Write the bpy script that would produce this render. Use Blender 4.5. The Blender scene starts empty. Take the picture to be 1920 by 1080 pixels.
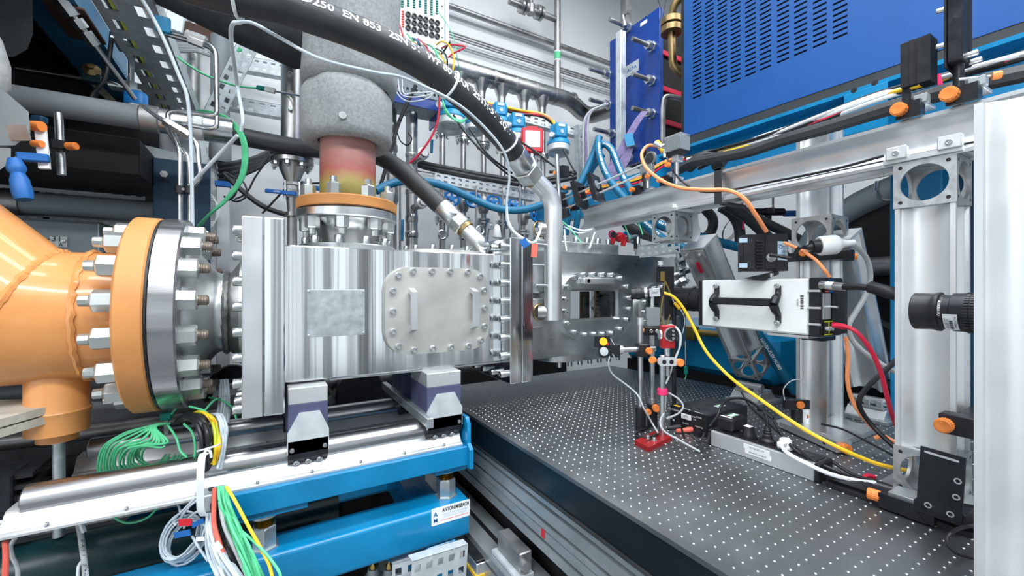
import bpy, math, random
from mathutils import Vector as V, Matrix as MX, Quaternion
random.seed(7)
R = math.radians
S = bpy.context.scene
COL = S.collection
# ---------------------------------------------------------------- camera, light, exposure
TH, F, H0, CZ = R(30.43), 790.0, 538.0, 1.362
cd = bpy.data.cameras.new('camera'); cam = bpy.data.objects.new('camera', cd); COL.objects.link(cam)
cam.location = (0, 0, CZ); cam.rotation_euler = (R(90), 0, -TH)
cd.sensor_width = 36; cd.lens = 36 * F / 1920; cd.shift_y = (H0 - 540) / 1920; cd.clip_start = .02
S.camera = cam
S.view_settings.view_transform = 'Standard'; S.view_settings.look = 'None'
S.view_settings.gamma = 1; S.view_settings.use_curve_mapping = False
S.view_settings.exposure = 0.35
w = bpy.data.worlds.new('world'); S.world = w; w.use_nodes = True
w.node_tree.nodes['Background'].inputs[0].default_value = (.86, .94, 1, 1)
w.node_tree.nodes['Background'].inputs[1].default_value = 1.25
def lamp(x, y, z, sx, sy, e, rz=0, col=(.93, .97, 1)):
    l = bpy.data.lights.new('fill_lamp', 'AREA'); l.shape = 'RECTANGLE'; l.size = sx; l.size_y = sy; l.energy = e; l.color = col
    o = bpy.data.objects.new('fill_lamp', l); COL.objects.link(o); o.location = (x, y, z); o.rotation_euler = (0, 0, rz)
LAMPS = [(-2.2, -.9, 2.9, 46), (-.9, -.75, 3.5, 42), (.55, -.75, 3.5, 46), (2.2, -.75, 3.5, 40), (.2, -1.9, 4.2, 14), (2.0, -1.9, 4.2, 14), (1.2, .45, 4.2, 42), (2.9, .45, 4.2, 36), (-.4, .45, 4.2, 26), (1.6, 1.7, 4.2, 20), (-.5, 1.7, 4.2, 16)]  # unseen lamps added as fill, tuned for light from front and left
for (x, y, z, e_) in LAMPS:
    lamp(x, y, z, 1.4, .34, e_)
def ray(px, py):
    u = (px - 960) / F; q = (H0 - py) / F; s, c = math.sin(TH), math.cos(TH)
    return V((s + u * c, c - u * s, q))
def pD(px, py, d): return V((0, 0, CZ)) + ray(px, py) * d
def pX(px, py, x): r = ray(px, py); return pD(px, py, x / r.x)
def pY(px, py, y): r = ray(px, py); return pD(px, py, y / r.y)
def pZ(px, py, z): r = ray(px, py); return pD(px, py, (z - CZ) / r.z)
# ---------------------------------------------------------------- materials
MT = {}
def mat(n, c, ro=.5, me=0, var=.12, sc=14, bump=0, bs=60, st=None, an=0, rv=.1, tr=0, ior=1.45, em=0, coat=0, axis='Z', c2=None):
    m = bpy.data.materials.new(n); m.use_nodes = True; nt = m.node_tree; N = nt.nodes; L = nt.links
    b = N['Principled BSDF']; tc = N.new('ShaderNodeTexCoord'); mp = N.new('ShaderNodeMapping')
    L.new(tc.outputs['Object'], mp.inputs['Vector'])
    if st: mp.inputs['Scale'].default_value = st
    nz = N.new('ShaderNodeTexNoise'); nz.inputs['Scale'].default_value = sc; nz.inputs['Detail'].default_value = 6
    L.new(mp.outputs[0], nz.inputs['Vector'])
    cr = N.new('ShaderNodeValToRGB'); e = cr.color_ramp.elements
    e[0].position = .3; e[1].position = .7
    c2 = c2 or tuple(min(1, x * (1 + var)) for x in c)
    e[0].color = tuple(x * (1 - var) for x in c) + (1,); e[1].color = tuple(c2) + (1,)
    L.new(nz.outputs['Fac'], cr.inputs[0]); L.new(cr.outputs[0], b.inputs['Base Color'])
    mr = N.new('ShaderNodeMapRange'); mr.inputs[1].default_value = .3; mr.inputs[2].default_value = .7
    mr.inputs[3].default_value = max(.02, ro - rv); mr.inputs[4].default_value = min(1, ro + rv)
    L.new(nz.outputs['Fac'], mr.inputs[0]); L.new(mr.outputs[0], b.inputs['Roughness'])
    b.inputs['Metallic'].default_value = me; b.inputs['IOR'].default_value = ior
    b.inputs['Transmission Weight'].default_value = tr; b.inputs['Coat Weight'].default_value = coat
    if an:
        b.inputs['Anisotropic'].default_value = an; b.inputs['Anisotropic Rotation'].default_value = .25; tg = N.new('ShaderNodeTangent'); tg.direction_type = 'RADIAL'; tg.axis = axis
        L.new(tg.outputs[0], b.inputs['Tangent'])
    if em: b.inputs['Emission Color'].default_value = c + (1,); b.inputs['Emission Strength'].default_value = em
    if bump:
        n2 = N.new('ShaderNodeTexNoise'); n2.inputs['Scale'].default_value = bs; n2.inputs['Detail'].default_value = 3
        L.new(mp.outputs[0], n2.inputs['Vector']); bp = N.new('ShaderNodeBump'); bp.inputs['Strength'].default_value = bump; bp.inputs['Distance'].default_value = .004
        L.new(n2.outputs['Fac'], bp.inputs['Height']); L.new(bp.outputs[0], b.inputs['Normal'])
    MT[n] = m; return m
mat('brushed', (.72, .74, .75), .125, 1, .08, 3, .10, 6, (3.2, 3.2, .05), .93, .02)
mat('steel', (.58, .60, .61), .3, 1, .15, 10, .05, 60)
mat('mill', (.62, .64, .64), .34, 1, .2, 9, .08, 8)
mat('cover', (.62, .61, .58), .5, .85, .09, 8, .04, 90)
mat('pipe', (.43, .43, .42), .33, 1, .22, 7, .04, 40)
mat('dullpipe', (.36, .36, .36), .45, .9, .3, 12, .05, 40)
mat('shaft', (.45, .45, .46), .3, 1, .12, 4, .03, 60, (.3, 8, 8))
mat('railalu', (.62, .635, .645), .42, .6, .05, 6)
mat('alu', (.70, .72, .735), .38, .9, .06, 8, .02, 90)
mat('alu2', (.72, .74, .75), .42, .7, .04, 8)
mat('cast', (.52, .54, .55), .45, .9, .12, 60, .08, 120)
mat('frame', (.44, .48, .50), .42, .7, .12, 8)
mat('zinc', (.50, .54, .56), .42, .8, .2, 40)
mat('galv', (.52, .57, .59), .5, .6, .16, 30)
mat('galvw', (.62, .67, .69), .5, .4, .1, 30)
mat('nut', (.60, .63, .62), .36, .9, .12, 30)
mat('thread', (.32, .27, .23), .5, .9, .2, 30)
mat('orange', (.70, .285, .085), .34, 0, .13, 5, .06, 30, coat=.3, c2=(.76, .34, .11))
mat('flangeorange', (.62, .265, .08), .5, 0, .12, 9, .03, 40)
mat('knob', (.86, .25, .05), .45, 0, .08, 20)
mat('blue', (.002, .20, .42), .33, 0, .16, 7, .02, 30, coat=.15)
mat('cabblue', (.002, .075, .29), .5, 0, .05, 5)
mat('hxblue', (.008, .05, .28), .28, 0, .08, 4)
mat('darkblue', (.006, .04, .085), .4, 0, .2, 6)
mat('hoseblue', (.005, .14, .27), .45, 0, .1, 30)
mat('valveblue', (.02, .25, .68), .35, 0, .1, 20)
mat('instblue', (.01, .26, .50), .4, 0, .06, 20)
mat('tagblue', (.01, .12, .40), .5, 0, .06, 20)
mat('purple', (.085, .09, .17), .5, .1, .06, 20)
mat('black', (.012, .013, .015), .42, 0, .2, 30)
mat('blackmetal', (.018, .02, .025), .38, .3, .2, 40)
mat('matteblack', (.008, .009, .011), .6, 0, .3, 12)
mat('tableside', (.005, .010, .014), .32, 0, .15, 5)
mat('tabletop', (.20, .215, .225), .42, .85, .2, 4.5, .03, 300)
mat('rubber', (.030, .033, .036), .48, 0, .2, 20, .05, 200)
mat('clothgrey', (.25, .265, .27), .95, 0, .2, 110, .3, 260)
mat('clothdark', (.035, .04, .044), .95, 0, .3, 20, .3, 200)
mat('lagging', (.42, .43, .43), .8, 0, .2, 40, .6, 60)
mat('wall', (.76, .78, .80), .7, 0, .04, 2, .10, 8)
mat('streakdark', (.018, .02, .024), .6, 0, .05, 2)  # near black, so the wall piers mirror as dark streaks in the steel
mat('concrete', (.17, .18, .185), .85, 0, .25, 14, .15, 60)
mat('paintgrey', (.19, .215, .23), .5, 0, .08, 6)
mat('girderblue', (.02, .14, .27), .4, 0, .3, 5)  # dark blue lightened in colour to make up for the poorly lit underside
mat('darkgrey', (.03, .035, .038), .6, 0, .2, 8)
mat('dark', (.006, .006, .007), .7, 0, .3, 8)
mat('boxgrey', (.25, .30, .33), .5, 0, .04, 6)
mat('white', (.82, .84, .84), .42, 0, .03, 8)
mat('camwhite', (.84, .87, .86), .34, 0, .02, 8)
mat('paper', (.80, .82, .83), .6, 0, .03, 20)
mat('stickerblue', (.42, .55, .66), .5, 0, .03, 20)
mat('ink', (.01, .01, .012), .6, 0, 0, 10)
mat('inkwhite', (.85, .87, .87), .5, 0, 0, 10)
mat('red', (.62, .015, .03), .4, 0, .1, 20)
mat('redmetal', (.42, .02, .025), .35, .4, .1, 20)
mat('pink', (.85, .03, .16), .5, 0, .08, 30)
mat('redsoft', (.80, .14, .10), .5, 0, .1, 20)
mat('yellow', (.88, .52, .02), .4, 0, .06, 20)
mat('yellowgreen', (.55, .62, .03), .4, 0, .2, 20)
mat('green', (.10, .56, .27), .42, 0, .12, 20)
mat('teal', (.0, .22, .17), .45, 0, .1, 20)
mat('darkgreen', (.008, .12, .05), .5, 0, .2, 20)
mat('cordorange', (.88, .31, .12), .42, 0, .06, 20)
mat('cordwhite', (.78, .82, .84), .42, 0, .05, 20)
mat('tubing', (.62, .70, .76), .35, 0, .06, 20, tr=.15)
mat('cordgrey', (.40, .42, .43), .45, 0, .08, 20)
mat('cordred', (.62, .02, .06), .4, 0, .08, 20)
mat('brownwire', (.30, .06, .03), .5, 0, .1, 20)
mat('strap', (.22, .18, .33), .85, 0, .25, 60)
mat('brass', (.50, .36, .12), .35, 1, .15, 20)
mat('bronze', (.30, .21, .10), .4, .9, .2, 20)
mat('glass', (.95, .98, 1), .02, 0, 0, 5, tr=1, rv=0)
mat('lensglass', (.02, .03, .05), .06, 0, 0, 5, rv=.02, coat=.6)
mat('lampwhite', (.9, .95, 1), .4, 0, 0, 5, em=4)
mat('wood', (.48, .46, .40), .7, 0, .12, 9, st=(1, 8, 8))
mat('brown', (.07, .035, .025), .6, 0, .2, 10)
mat('foam', (.40, .37, .24), .9, 0, .2, 40, .5, 90)
mat('greenpipe', (.004, .03, .035), .35, 0, .2, 8)
def ramp_mat(n, stops, ro, z0, z1):
    m = mat(n, (.5, .5, .5), ro, 0, .1, 30, .08, 60); nt = m.node_tree; N = nt.nodes; L = nt.links
    sp = N.new('ShaderNodeSeparateXYZ'); tc = N['Texture Coordinate']; L.new(tc.outputs['Object'], sp.inputs[0])
    nz = N.new('ShaderNodeTexNoise'); nz.inputs['Scale'].default_value = 25; L.new(tc.outputs['Object'], nz.inputs['Vector'])
    ad = N.new('ShaderNodeMath'); ad.operation = 'MULTIPLY_ADD'; ad.inputs[1].default_value = .04; L.new(nz.outputs['Fac'], ad.inputs[0]); L.new(sp.outputs['Z'], ad.inputs[2])
    mr = N.new('ShaderNodeMapRange'); mr.inputs[1].default_value = z0 + .02; mr.inputs[2].default_value = z1 + .02; L.new(ad.outputs[0], mr.inputs[0])
    cr = N.new('ShaderNodeValToRGB'); e = cr.color_ramp.elements
    while len(e) < len(stops): e.new(.5)
    for i, (p, c) in enumerate(stops): e[i].position = p; e[i].color = c + (1,)
    L.new(mr.outputs[0], cr.inputs[0]); L.new(cr.outputs[0], N['Principled BSDF'].inputs['Base Color'])
ramp_mat('heatpaint', [(0, (.22, .19, .05)), (.42, (.30, .25, .06)), (.62, (.36, .10, .08)), (1, (.46, .24, .22))], .4, 0, .21)
# ---------------------------------------------------------------- mesh builder
def frame_of(d):
    d = V(d).normalized(); a = V((0, 0, 1)) if abs(d.z) < .9 else V((1, 0, 0))
    u = a.cross(d).normalized(); return u, d.cross(u), d
def spline(pts, res=6, closed=False):
    P = [V(p) for p in pts]; n = len(P)
    if n < 3: return P
    out = []
    for i in range(n if closed else n - 1):
        if closed: a, b, c, d = P[i - 1], P[i], P[(i + 1) % n], P[(i + 2) % n]
        else: b, c = P[i], P[i + 1]; a = P[i - 1] if i else b * 2 - c; d = P[i + 2] if i + 2 < n else c * 2 - b
        for k in range(res):
            t = k / res; out.append(.5 * (2 * b + (c - a) * t + (2 * a - 5 * b + 4 * c - d) * t * t + (3 * b - a - 3 * c + d) * t ** 3))
    if not closed: out.append(P[-1])
    return out
def bends(pts, r, k=5):
    """polyline with rounded corners"""
    P = [V(p) for p in pts]; out = [P[0]]
    for i in range(1, len(P) - 1):
        a = (P[i - 1] - P[i]); b = (P[i + 1] - P[i]); q = min(r, a.length * .48, b.length * .48)
        s, e = P[i] + a.normalized() * q, P[i] + b.normalized() * q
        for j in range(k + 1):
            t = j / k; out.append(s * (1 - t) ** 2 + P[i] * 2 * t * (1 - t) + e * t * t)
    return out + [P[-1]]
class G:
    def __init__(s): s.v = []; s.f = []
    def add(s, vs, fs):
        o = len(s.v); s.v += [V(p) for p in vs]; s.f += [tuple(i + o for i in f) for f in fs]; return s
    def box(s, c, d, b=0, rot=None):
        hx, hy, hz = d[0] / 2, d[1] / 2, d[2] / 2; b = min(b, hx * .9, hy * .9, hz * .9); vs = []; fs = []
        if b <= 0:
            vs = [V((x, y, z)) for x in (-hx, hx) for y in (-hy, hy) for z in (-hz, hz)]
            fs = [(0, 1, 3, 2), (4, 6, 7, 5), (0, 4, 5, 1), (2, 3, 7, 6), (0, 2, 6, 4), (1, 5, 7, 3)]
        else:
            ix = {}
            for x in (-1, 1):
                for y in (-1, 1):
                    for z in (-1, 1):
                        for a in range(3):
                            ix[x, y, z, a] = len(vs)
                            vs.append(V((x * (hx - (b if a != 0 else 0)), y * (hy - (b if a != 1 else 0)), z * (hz - (b if a != 2 else 0)))))
            for a in range(3):
                for q in (-1, 1):
                    lo = [(-1, -1), (1, -1), (1, 1), (-1, 1)]; f = []
                    for p in lo:
                        k = list(p); k.insert(a, q); f.append(ix[k[0], k[1], k[2], a])
                    if (q < 0) ^ (a == 1): f.reverse()
                    fs.append(tuple(f))
            for a in range(3):
                o1, o2 = [k for k in range(3) if k != a]
                for q1 in (-1, 1):
                    for q2 in (-1, 1):
                        def I(e, ax):
                            k = [0, 0, 0]; k[a] = e; k[o1] = q1; k[o2] = q2; return ix[k[0], k[1], k[2], ax]
                        fs.append((I(-1, o1), I(1, o1), I(1, o2), I(-1, o2)))
            for x in (-1, 1):
                for y in (-1, 1):
                    for z in (-1, 1): fs.append((ix[x, y, z, 0], ix[x, y, z, 1], ix[x, y, z, 2]))
        if rot is not None: vs = [rot @ p for p in vs]
        return s.add([p + V(c) for p in vs], fs)
    def bx(s, x0, x1, y0, y1, z0, z1, b=0): return s.box(((x0 + x1) / 2, (y0 + y1) / 2, (z0 + z1) / 2), (abs(x1 - x0), abs(y1 - y0), abs(z1 - z0)), b)
    def bar(s, p, q, w, h, b=0, up=(0, 0, 1)):
        p, q = V(p), V(q); d = (q - p); u = d.normalized(); side = V(up).cross(u)
        side = side.normalized() if side.length > 1e-4 else V((1, 0, 0)); t = u.cross(side)
        return s.box((p + q) / 2, (d.length, w, h), b, MX((u, side, t)).transposed())
    def lathe(s, p, d, prof, n=20, ph=0):
        u, v, dd = frame_of(d); p = V(p); vs = []; fs = []; m = len(prof)
        for (h, r) in prof:
            for k in range(n):
                a = 2 * math.pi * k / n + ph; vs.append(p + dd * h + (u * math.cos(a) + v * math.sin(a)) * max(r, 1e-5))
        for i in range(m - 1):
            for k in range(n): fs.append((i * n + k, i * n + (k + 1) % n, (i + 1) * n + (k + 1) % n, (i + 1) * n + k))
        if prof[0][1] > 1e-4: fs.append(tuple(reversed(range(n))))
        if prof[-1][1] > 1e-4: fs.append(tuple(range((m - 1) * n, m * n)))
        return s.add(vs, fs)
    def ringl(s, p, d, prof, n=24):
        """closed profile lathe (annulus)"""
        u, v, dd = frame_of(d); p = V(p); vs = []; fs = []; m = len(prof)
        for (h, r) in prof:
            for k in range(n):
                a = 2 * math.pi * k / n; vs.append(p + dd * h + (u * math.cos(a) + v * math.sin(a)) * r)
        for i in range(m):
            j = (i + 1) % m
            for k in range(n): fs.append((i * n + k, i * n + (k + 1) % n, j * n + (k + 1) % n, j * n + k))
        return s.add(vs, fs)
    def cyl(s, p, q, r, r2=None, n=16, b=0):
        d = V(q) - V(p); r2 = r if r2 is None else r2
        pr = [(0, r), (d.length, r2)] if not b else [(0, r - b), (b, r), (d.length - b, r2), (d.length, r2 - b)]
        return s.lathe(p, d, pr, n)
    def tube(s, pts, r, n=8, ends=True, closed=False):
        P = [V(p) for p in pts]; m = len(P); rs = r if isinstance(r, (list, tuple)) else [r] * m; vs = []; fs = []
        t0 = (P[1] - P[0]).normalized(); u = frame_of(t0)[0]
        for i in range(m):
            if closed: t = P[(i + 1) % m] - P[i - 1]
            else: t = P[min(i + 1, m - 1)] - P[max(i - 1, 0)]
            t = t.normalized() if t.length > 1e-9 else t0
            u = u - t * u.dot(t); u = u.normalized() if u.length > 1e-6 else frame_of(t)[0]; v = t.cross(u)
            for k in range(n):
                a = 2 * math.pi * k / n; vs.append(P[i] + (u * math.cos(a) + v * math.sin(a)) * rs[i])
        for i in range(m if closed else m - 1):
            j = (i + 1) % m
            for k in range(n): fs.append((i * n + k, i * n + (k + 1) % n, j * n + (k + 1) % n, j * n + k))
        if ends and not closed: fs += [tuple(reversed(range(n))), tuple(range((m - 1) * n, m * n))]
        return s.add(vs, fs)
    def prism(s, poly, o, u, v, t):
        """polygon (u,v coords) extruded by vector t from plane o"""
        o, u, v, t = V(o), V(u), V(v), V(t); n = len(poly)
        vs = [o + u * a + v * b for a, b in poly] + [o + u * a + v * b + t for a, b in poly]
        fs = [tuple(reversed(range(n))), tuple(range(n, 2 * n))] + [(i, (i + 1) % n, (i + 1) % n + n, i + n) for i in range(n)]
        if u.cross(v).dot(t) < 0: fs = [tuple(reversed(f)) for f in fs]
        return s.add(vs, fs)
    def holed(s, outer, hole, o, u, v, t, back=1, rim=True):
        """plate with one hole: outer and hole are equal-length loops"""
        o, u, v, t = V(o), V(u), V(v), V(t); n = len(outer)
        L = [[o + u * (a * kb) + v * (b * kb) + t * k for a, b in lp] for k, kb in ((0, 1), (1, back)) for lp in (outer, hole)]
        if back != 1: L[3] = [o + u * a + v * b + t for a, b in hole]
        vs = sum(L, []); fs = []
        for i in range(n):
            j = (i + 1) % n
            fs += [(j, i, n + i, n + j), (2 * n + i, 2 * n + j, 3 * n + j, 3 * n + i), (n + j, n + i, 3 * n + i, 3 * n + j)]
            if rim: fs.append((i, j, 2 * n + j, 2 * n + i))
        if u.cross(v).dot(t) < 0: fs = [tuple(reversed(f)) for f in fs]
        return s.add(vs, fs)
    def mesh(s, name, off=(0, 0, 0), ang=38):
        me = bpy.data.meshes.new(name); o = V(off)
        me.from_pydata([tuple(p - o) for p in s.v], [], s.f); me.update()
        me.shade_smooth(); me.set_sharp_from_angle(angle=R(ang)); return me
def rrect(w, h, r, k=5):
    out = []
    for cx, cy, a0 in ((w / 2 - r, h / 2 - r, 0), (-w / 2 + r, h / 2 - r, 90), (-w / 2 + r, -h / 2 + r, 180), (w / 2 - r, -h / 2 + r, 270)):
        for i in range(k + 1): a = R(a0 + 90 * i / k); out.append((cx + r * math.cos(a), cy + r * math.sin(a)))
    return out
def ngon(r, n, ph=0, c=(0, 0)): return [(c[0] + r * math.cos(2 * math.pi * i / n + ph), c[1] + r * math.sin(2 * math.pi * i / n + ph)) for i in range(n)]
def sqloop(w, h, n):
    out = []
    for i in range(n):
        a = 2 * math.pi * i / n + math.pi / 4; x, y = math.cos(a), math.sin(a); k = max(abs(x), abs(y)); out.append((x / k * w / 2, y / k * h / 2))
    return out
def circloop(r, n, c=(0, 0)): return ngon(r, n, math.pi / 4, c)
# ---------------------------------------------------------------- scene objects
def meta(o, label=None, cat=None, group=None, kind=None):
    for k, q in (('label', label), ('category', cat), ('group', group), ('kind', kind)):
        if q: o[k] = q
    return o
def thing(name, label, cat, loc=(0, 0, 0), group=None):
    o = bpy.data.objects.new(name, None); COL.objects.link(o); o.location = V(loc); o.empty_display_size = .05
    return meta(o, label, cat, group, 'thing')
def org(o):
    p = V((0, 0, 0))
    while o is not None: p += o.location; o = o.parent
    return p
def part(name, g, m, parent, label=None, kind=None, ang=38):
    """a mesh in world coordinates, hung under its thing or part"""
    me = g.mesh(name, org(parent), ang); me.materials.append(MT[m]); o = bpy.data.objects.new(name, me); COL.objects.link(o); o.parent = parent
    return meta(o, label, kind=kind)
def solo(name, g, m, label=None, cat=None, group=None, kind=None, ang=38):
    xs = [p.x for p in g.v]; ys = [p.y for p in g.v]; z = min(p.z for p in g.v)
    c = V(((min(xs) + max(xs)) / 2, (min(ys) + max(ys)) / 2, z))
    me = g.mesh(name, c, ang); me.materials.append(MT[m]); o = bpy.data.objects.new(name, me); COL.objects.link(o); o.location = c
    return meta(o, label, cat, group, kind)
def place(name, me, parent, pos, d=(0, 0, 1), sc=1, roll=0):
    """one more piece sharing mesh data; z of the mesh along d"""
    o = bpy.data.objects.new(name, me); COL.objects.link(o); o.parent = parent
    u, v, dd = frame_of(d); q = MX((u, v, dd)).transposed().to_quaternion() @ Quaternion((0, 0, 1), roll)
    o.location = V(pos) - org(parent); o.rotation_euler = q.to_euler()
    o.scale = (sc,) * 3 if not isinstance(sc, (tuple, list)) else sc
    return o
def shared(name, g, m, ang=38):
    me = g.mesh(name, (0, 0, 0), ang); me.materials.append(MT[m]); return me
def dup(root, loc, rz=0, label=None):
    r = root.copy(); COL.objects.link(r); r.location = V(loc); r.rotation_euler = (0, 0, rz)
    if label: r['label'] = label
    for ch in root.children:
        c = ch.copy(); COL.objects.link(c); c.parent = r
        for g in ch.children: d = g.copy(); COL.objects.link(d); d.parent = c
    return r
def text_mesh(txt, size, al='CENTER', bold=0):
    c = bpy.data.curves.new('lettering', 'FONT'); c.body = txt; c.size = size; c.align_x = al; c.align_y = 'CENTER'; c.offset = bold; c.resolution_u = 2
    o = bpy.data.objects.new('lettering', c); COL.objects.link(o); dg = bpy.context.evaluated_depsgraph_get(); dg.update()
    me = o.evaluated_get(dg).to_mesh(); vs = [V(v.co) for v in me.vertices]; fs = [tuple(p.vertices) for p in me.polygons]
    bpy.data.objects.remove(o); bpy.data.curves.remove(c); return vs, fs
def letters(txt, size, o, u, v, parent, m='ink', bold=0, al='CENTER', name='lettering', fit=0):
    vs, fs = text_mesh(txt, size, al, bold)
    if fit: k = fit / (max(p.x for p in vs) - min(p.x for p in vs)); vs = [V((p.x * k, p.y, 0)) for p in vs]
    o, u, v = V(o), V(u).normalized(), V(v).normalized(); nrm = u.cross(v) * .0006
    g = G(); g.add([o + u * p.x + v * p.y + nrm for p in vs], fs); return part(name, g, m, parent)
# shared fasteners
SCREW = shared('screw', G().lathe((0, 0, 0), (0, 0, 1), [(0, 1), (1.45, 1), (1.6, .88), (1.6, .58), (.8, .5), (.8, 0)], 12), 'steel')
NUT = shared('nut', G().lathe((0, 0, 0), (0, 0, 1), [(0, 1.06), (.12, 1.06), (.12, 1), (1.55, 1), (1.7, .86)], 6), 'nut', 25)
STUD = shared('stud', G().lathe((0, 0, 0), (0, 0, 1), [(0, .5)] + [(.12 * i + (.06 if i % 2 else 0), .5 if i % 2 else .44) for i in range(1, 9)] + [(1.05, .42), (1.1, .36)], 10), 'thread')
STUDZ = shared('stud', G().lathe((0, 0, 0), (0, 0, 1), [(0, .5), (.2, .5), (.24, .56), (.3, .5), (1.05, .47), (1.1, .4)], 8), 'nut')
def nuts(parent, pts, d, r, h=1, stud=True, st=None):
    for p in pts:
        o = place('nut', NUT, parent, p, d, (r, r, r * h), random.random())
        if stud:
            k = bpy.data.objects.new('stud', st or STUD); COL.objects.link(k); k.parent = o; k.location = (0, 0, 1.6)
def screws(parent, pts, d, r, h=1):
    for p in pts: place('screw', SCREW, parent, p, d, (r, r, r * h), random.random())
def circle(c, d, r, n, ph=0):
    u, v, dd = frame_of(d); return [V(c) + (u * math.cos(2 * math.pi * i / n + ph) + v * math.sin(2 * math.pi * i / n + ph)) * r for i in range(n)]
# ================================================================ room
def struct(name, g, m): return solo(name, g, m, kind='structure')
struct('floor', G().bx(-3, 5, -2.6, 3.15, -.1, 0), 'concrete')
struct('ceiling', G().bx(-3, 5, -2.6, 3.15, 4.4, 4.5), 'wall')
struct('wall_back', G().bx(-3, 5, 3.05, 3.15, 0, 4.4), 'wall')
g = G().bx(-3, 5, -2.6, -2.5, 0, .35); g.bx(-3, 5, -2.6, -2.5, 3.1, 4.4)
WX = [-3, -2.6, -2.3, -1.9, -1.75, -1.45, -1.0, -.8, -.55, -.25, .08, .18, .26, .29, .37, .47, .58, .66, .84, .88, .96, 1.08, 1.26, 1.32, 1.40, 1.44, 1.62, 1.74, 1.86, 1.90, 2.02, 2.08, 2.24, 2.29, 2.40, 2.50, 2.66, 2.74, 2.9, 2.98, 3.1, 3.4, 3.6, 4.2, 4.4, 5]
for i in range(0, len(WX) - 1, 2): g.bx(WX[i], WX[i + 1], -2.6, -2.5, .35, 3.1)  # invented window slits, spaced to streak the steel reflections and add front fill
struct('wall_front', g, 'streakdark')
g = G().bx(-3.1, -3, -2.6, 3.15, 0, .5); g.bx(-3.1, -3, -2.6, 3.15, 2.9, 4.4)
for q0, q1 in ((-2.6, -2.3), (-1.2, -1.0), (.1, .3), (1.2, 3.15)): g.bx(-3.1, -3, q0, q1, .5, 2.9)  # piers leave openings added to let in soft light from the left
struct('wall_left', g, 'wall')
struct('wall_right', G().bx(5, 5.1, -2.6, 3.15, 0, 4.4), 'wall')
for i, (x, y, z, e_) in enumerate(LAMPS):
    t = thing('fill_light', 'flat white fill light added above the frame and out of view', 'light', (x, y, z + .01), 'added fill lights')
    part('housing', G().bx(x - .74, x + .74, y - .2, y + .2, z + .02, z + .10, .01), 'white', t)
    for q in (-.6, .6): part('hanger', G().cyl((x + q, y, z + .1), (x + q, y, 4.4), .006, n=6), 'steel', t)
YC, ZC = 1.4885, 1.288
# ================================================================ orange air pipe
t = thing('air_supply_pipe', 'orange painted thick steel pipe elbow bolted to the round steel flange', 'pipe', (-.45, YC, 1.05))
ROT = math.tan(R(22.5)); g = G(); vs = []; n = 40; rp = .162
xm = -.505
for x in (-.29, -.34, -.365, -.372, -.376, -.385, -.39):
    rr = rp - .012 if x > -.34 else rp
    vs.append([V((x, YC + rr * math.cos(2 * math.pi * k / n), ZC + rr * math.sin(2 * math.pi * k / n))) for k in range(n)])
vs.append([V((xm + rp * math.sin(2 * math.pi * k / n) * ROT, YC + rp * math.cos(2 * math.pi * k / n), ZC + rp * math.sin(2 * math.pi * k / n))) for k in range(n)])
d = V((-.707, 0, .707)); far = [p + d * 1.0 for p in vs[-1]]
vs.append(far)
g.add(sum(vs, []), [(i * n + k, (i + 1) * n + k, (i + 1) * n + (k + 1) % n, i * n + (k + 1) % n) for i in range(len(vs) - 1) for k in range(n)])
part('pipe_body', g, 'orange', t)
def bead(loop, r, j=.0008):
    return G().tube([p + V((random.uniform(-j, j), random.uniform(-j, j), random.uniform(-j, j))) for p in loop], [r * random.uniform(.8, 1.25) for _ in loop], 6, closed=True)
mid = []
for k in range(240):
    a = 2 * math.pi * k / 240; mid.append(V((xm + rp * math.sin(a) * ROT, YC + rp * math.cos(a), ZC + rp * math.sin(a))))
part('weld_bead', bead(mid, .0075), 'orange', t)
part('weld_bead', bead([V((-.378 + .0015 * math.sin(k * 1.9), YC + rp * math.cos(k * .0698), ZC + rp * math.sin(k * .0698))) for k in range(90)], .007), 'orange', t)
part('flange_ring', G().lathe((-.292, YC, ZC), (1, 0, 0), [(0, .15), (0, .252), (.006, .26), (.052, .26), (.056, .256), (.056, .1)], 64), 'flangeorange', t)
sp = pY(102, 718, YC); sx = sp.x + .012; sy = YC - .02
part('drain_stub', G().lathe((sx, sy, 1.2), (0, 0, -1), [(0, .058), (.135, .058), (.142, .062), (.15, .060), (.156, .058), (.195, .058), (.197, .03)], 28), 'orange', t)
part('stub_plug', G().lathe((sx, sy, 1.006), (0, 0, -1), [(0, .038), (.022, .038), (.023, .01)], 24), 'orange', t)
part('drain_rod', G().lathe((sx + .002, sy, .985), (0, 0, -1), [(0, .017), (.008, .017), (.008, .0115), (.24, .0115)], 14), 'zinc', t, 'thin bare steel rod')
nuts(t, circle((-.292, YC, ZC), (-1, 0, 0), .218, 16, .2), (-1, 0, 0), .026, .85, st=STUDZ)
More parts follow.
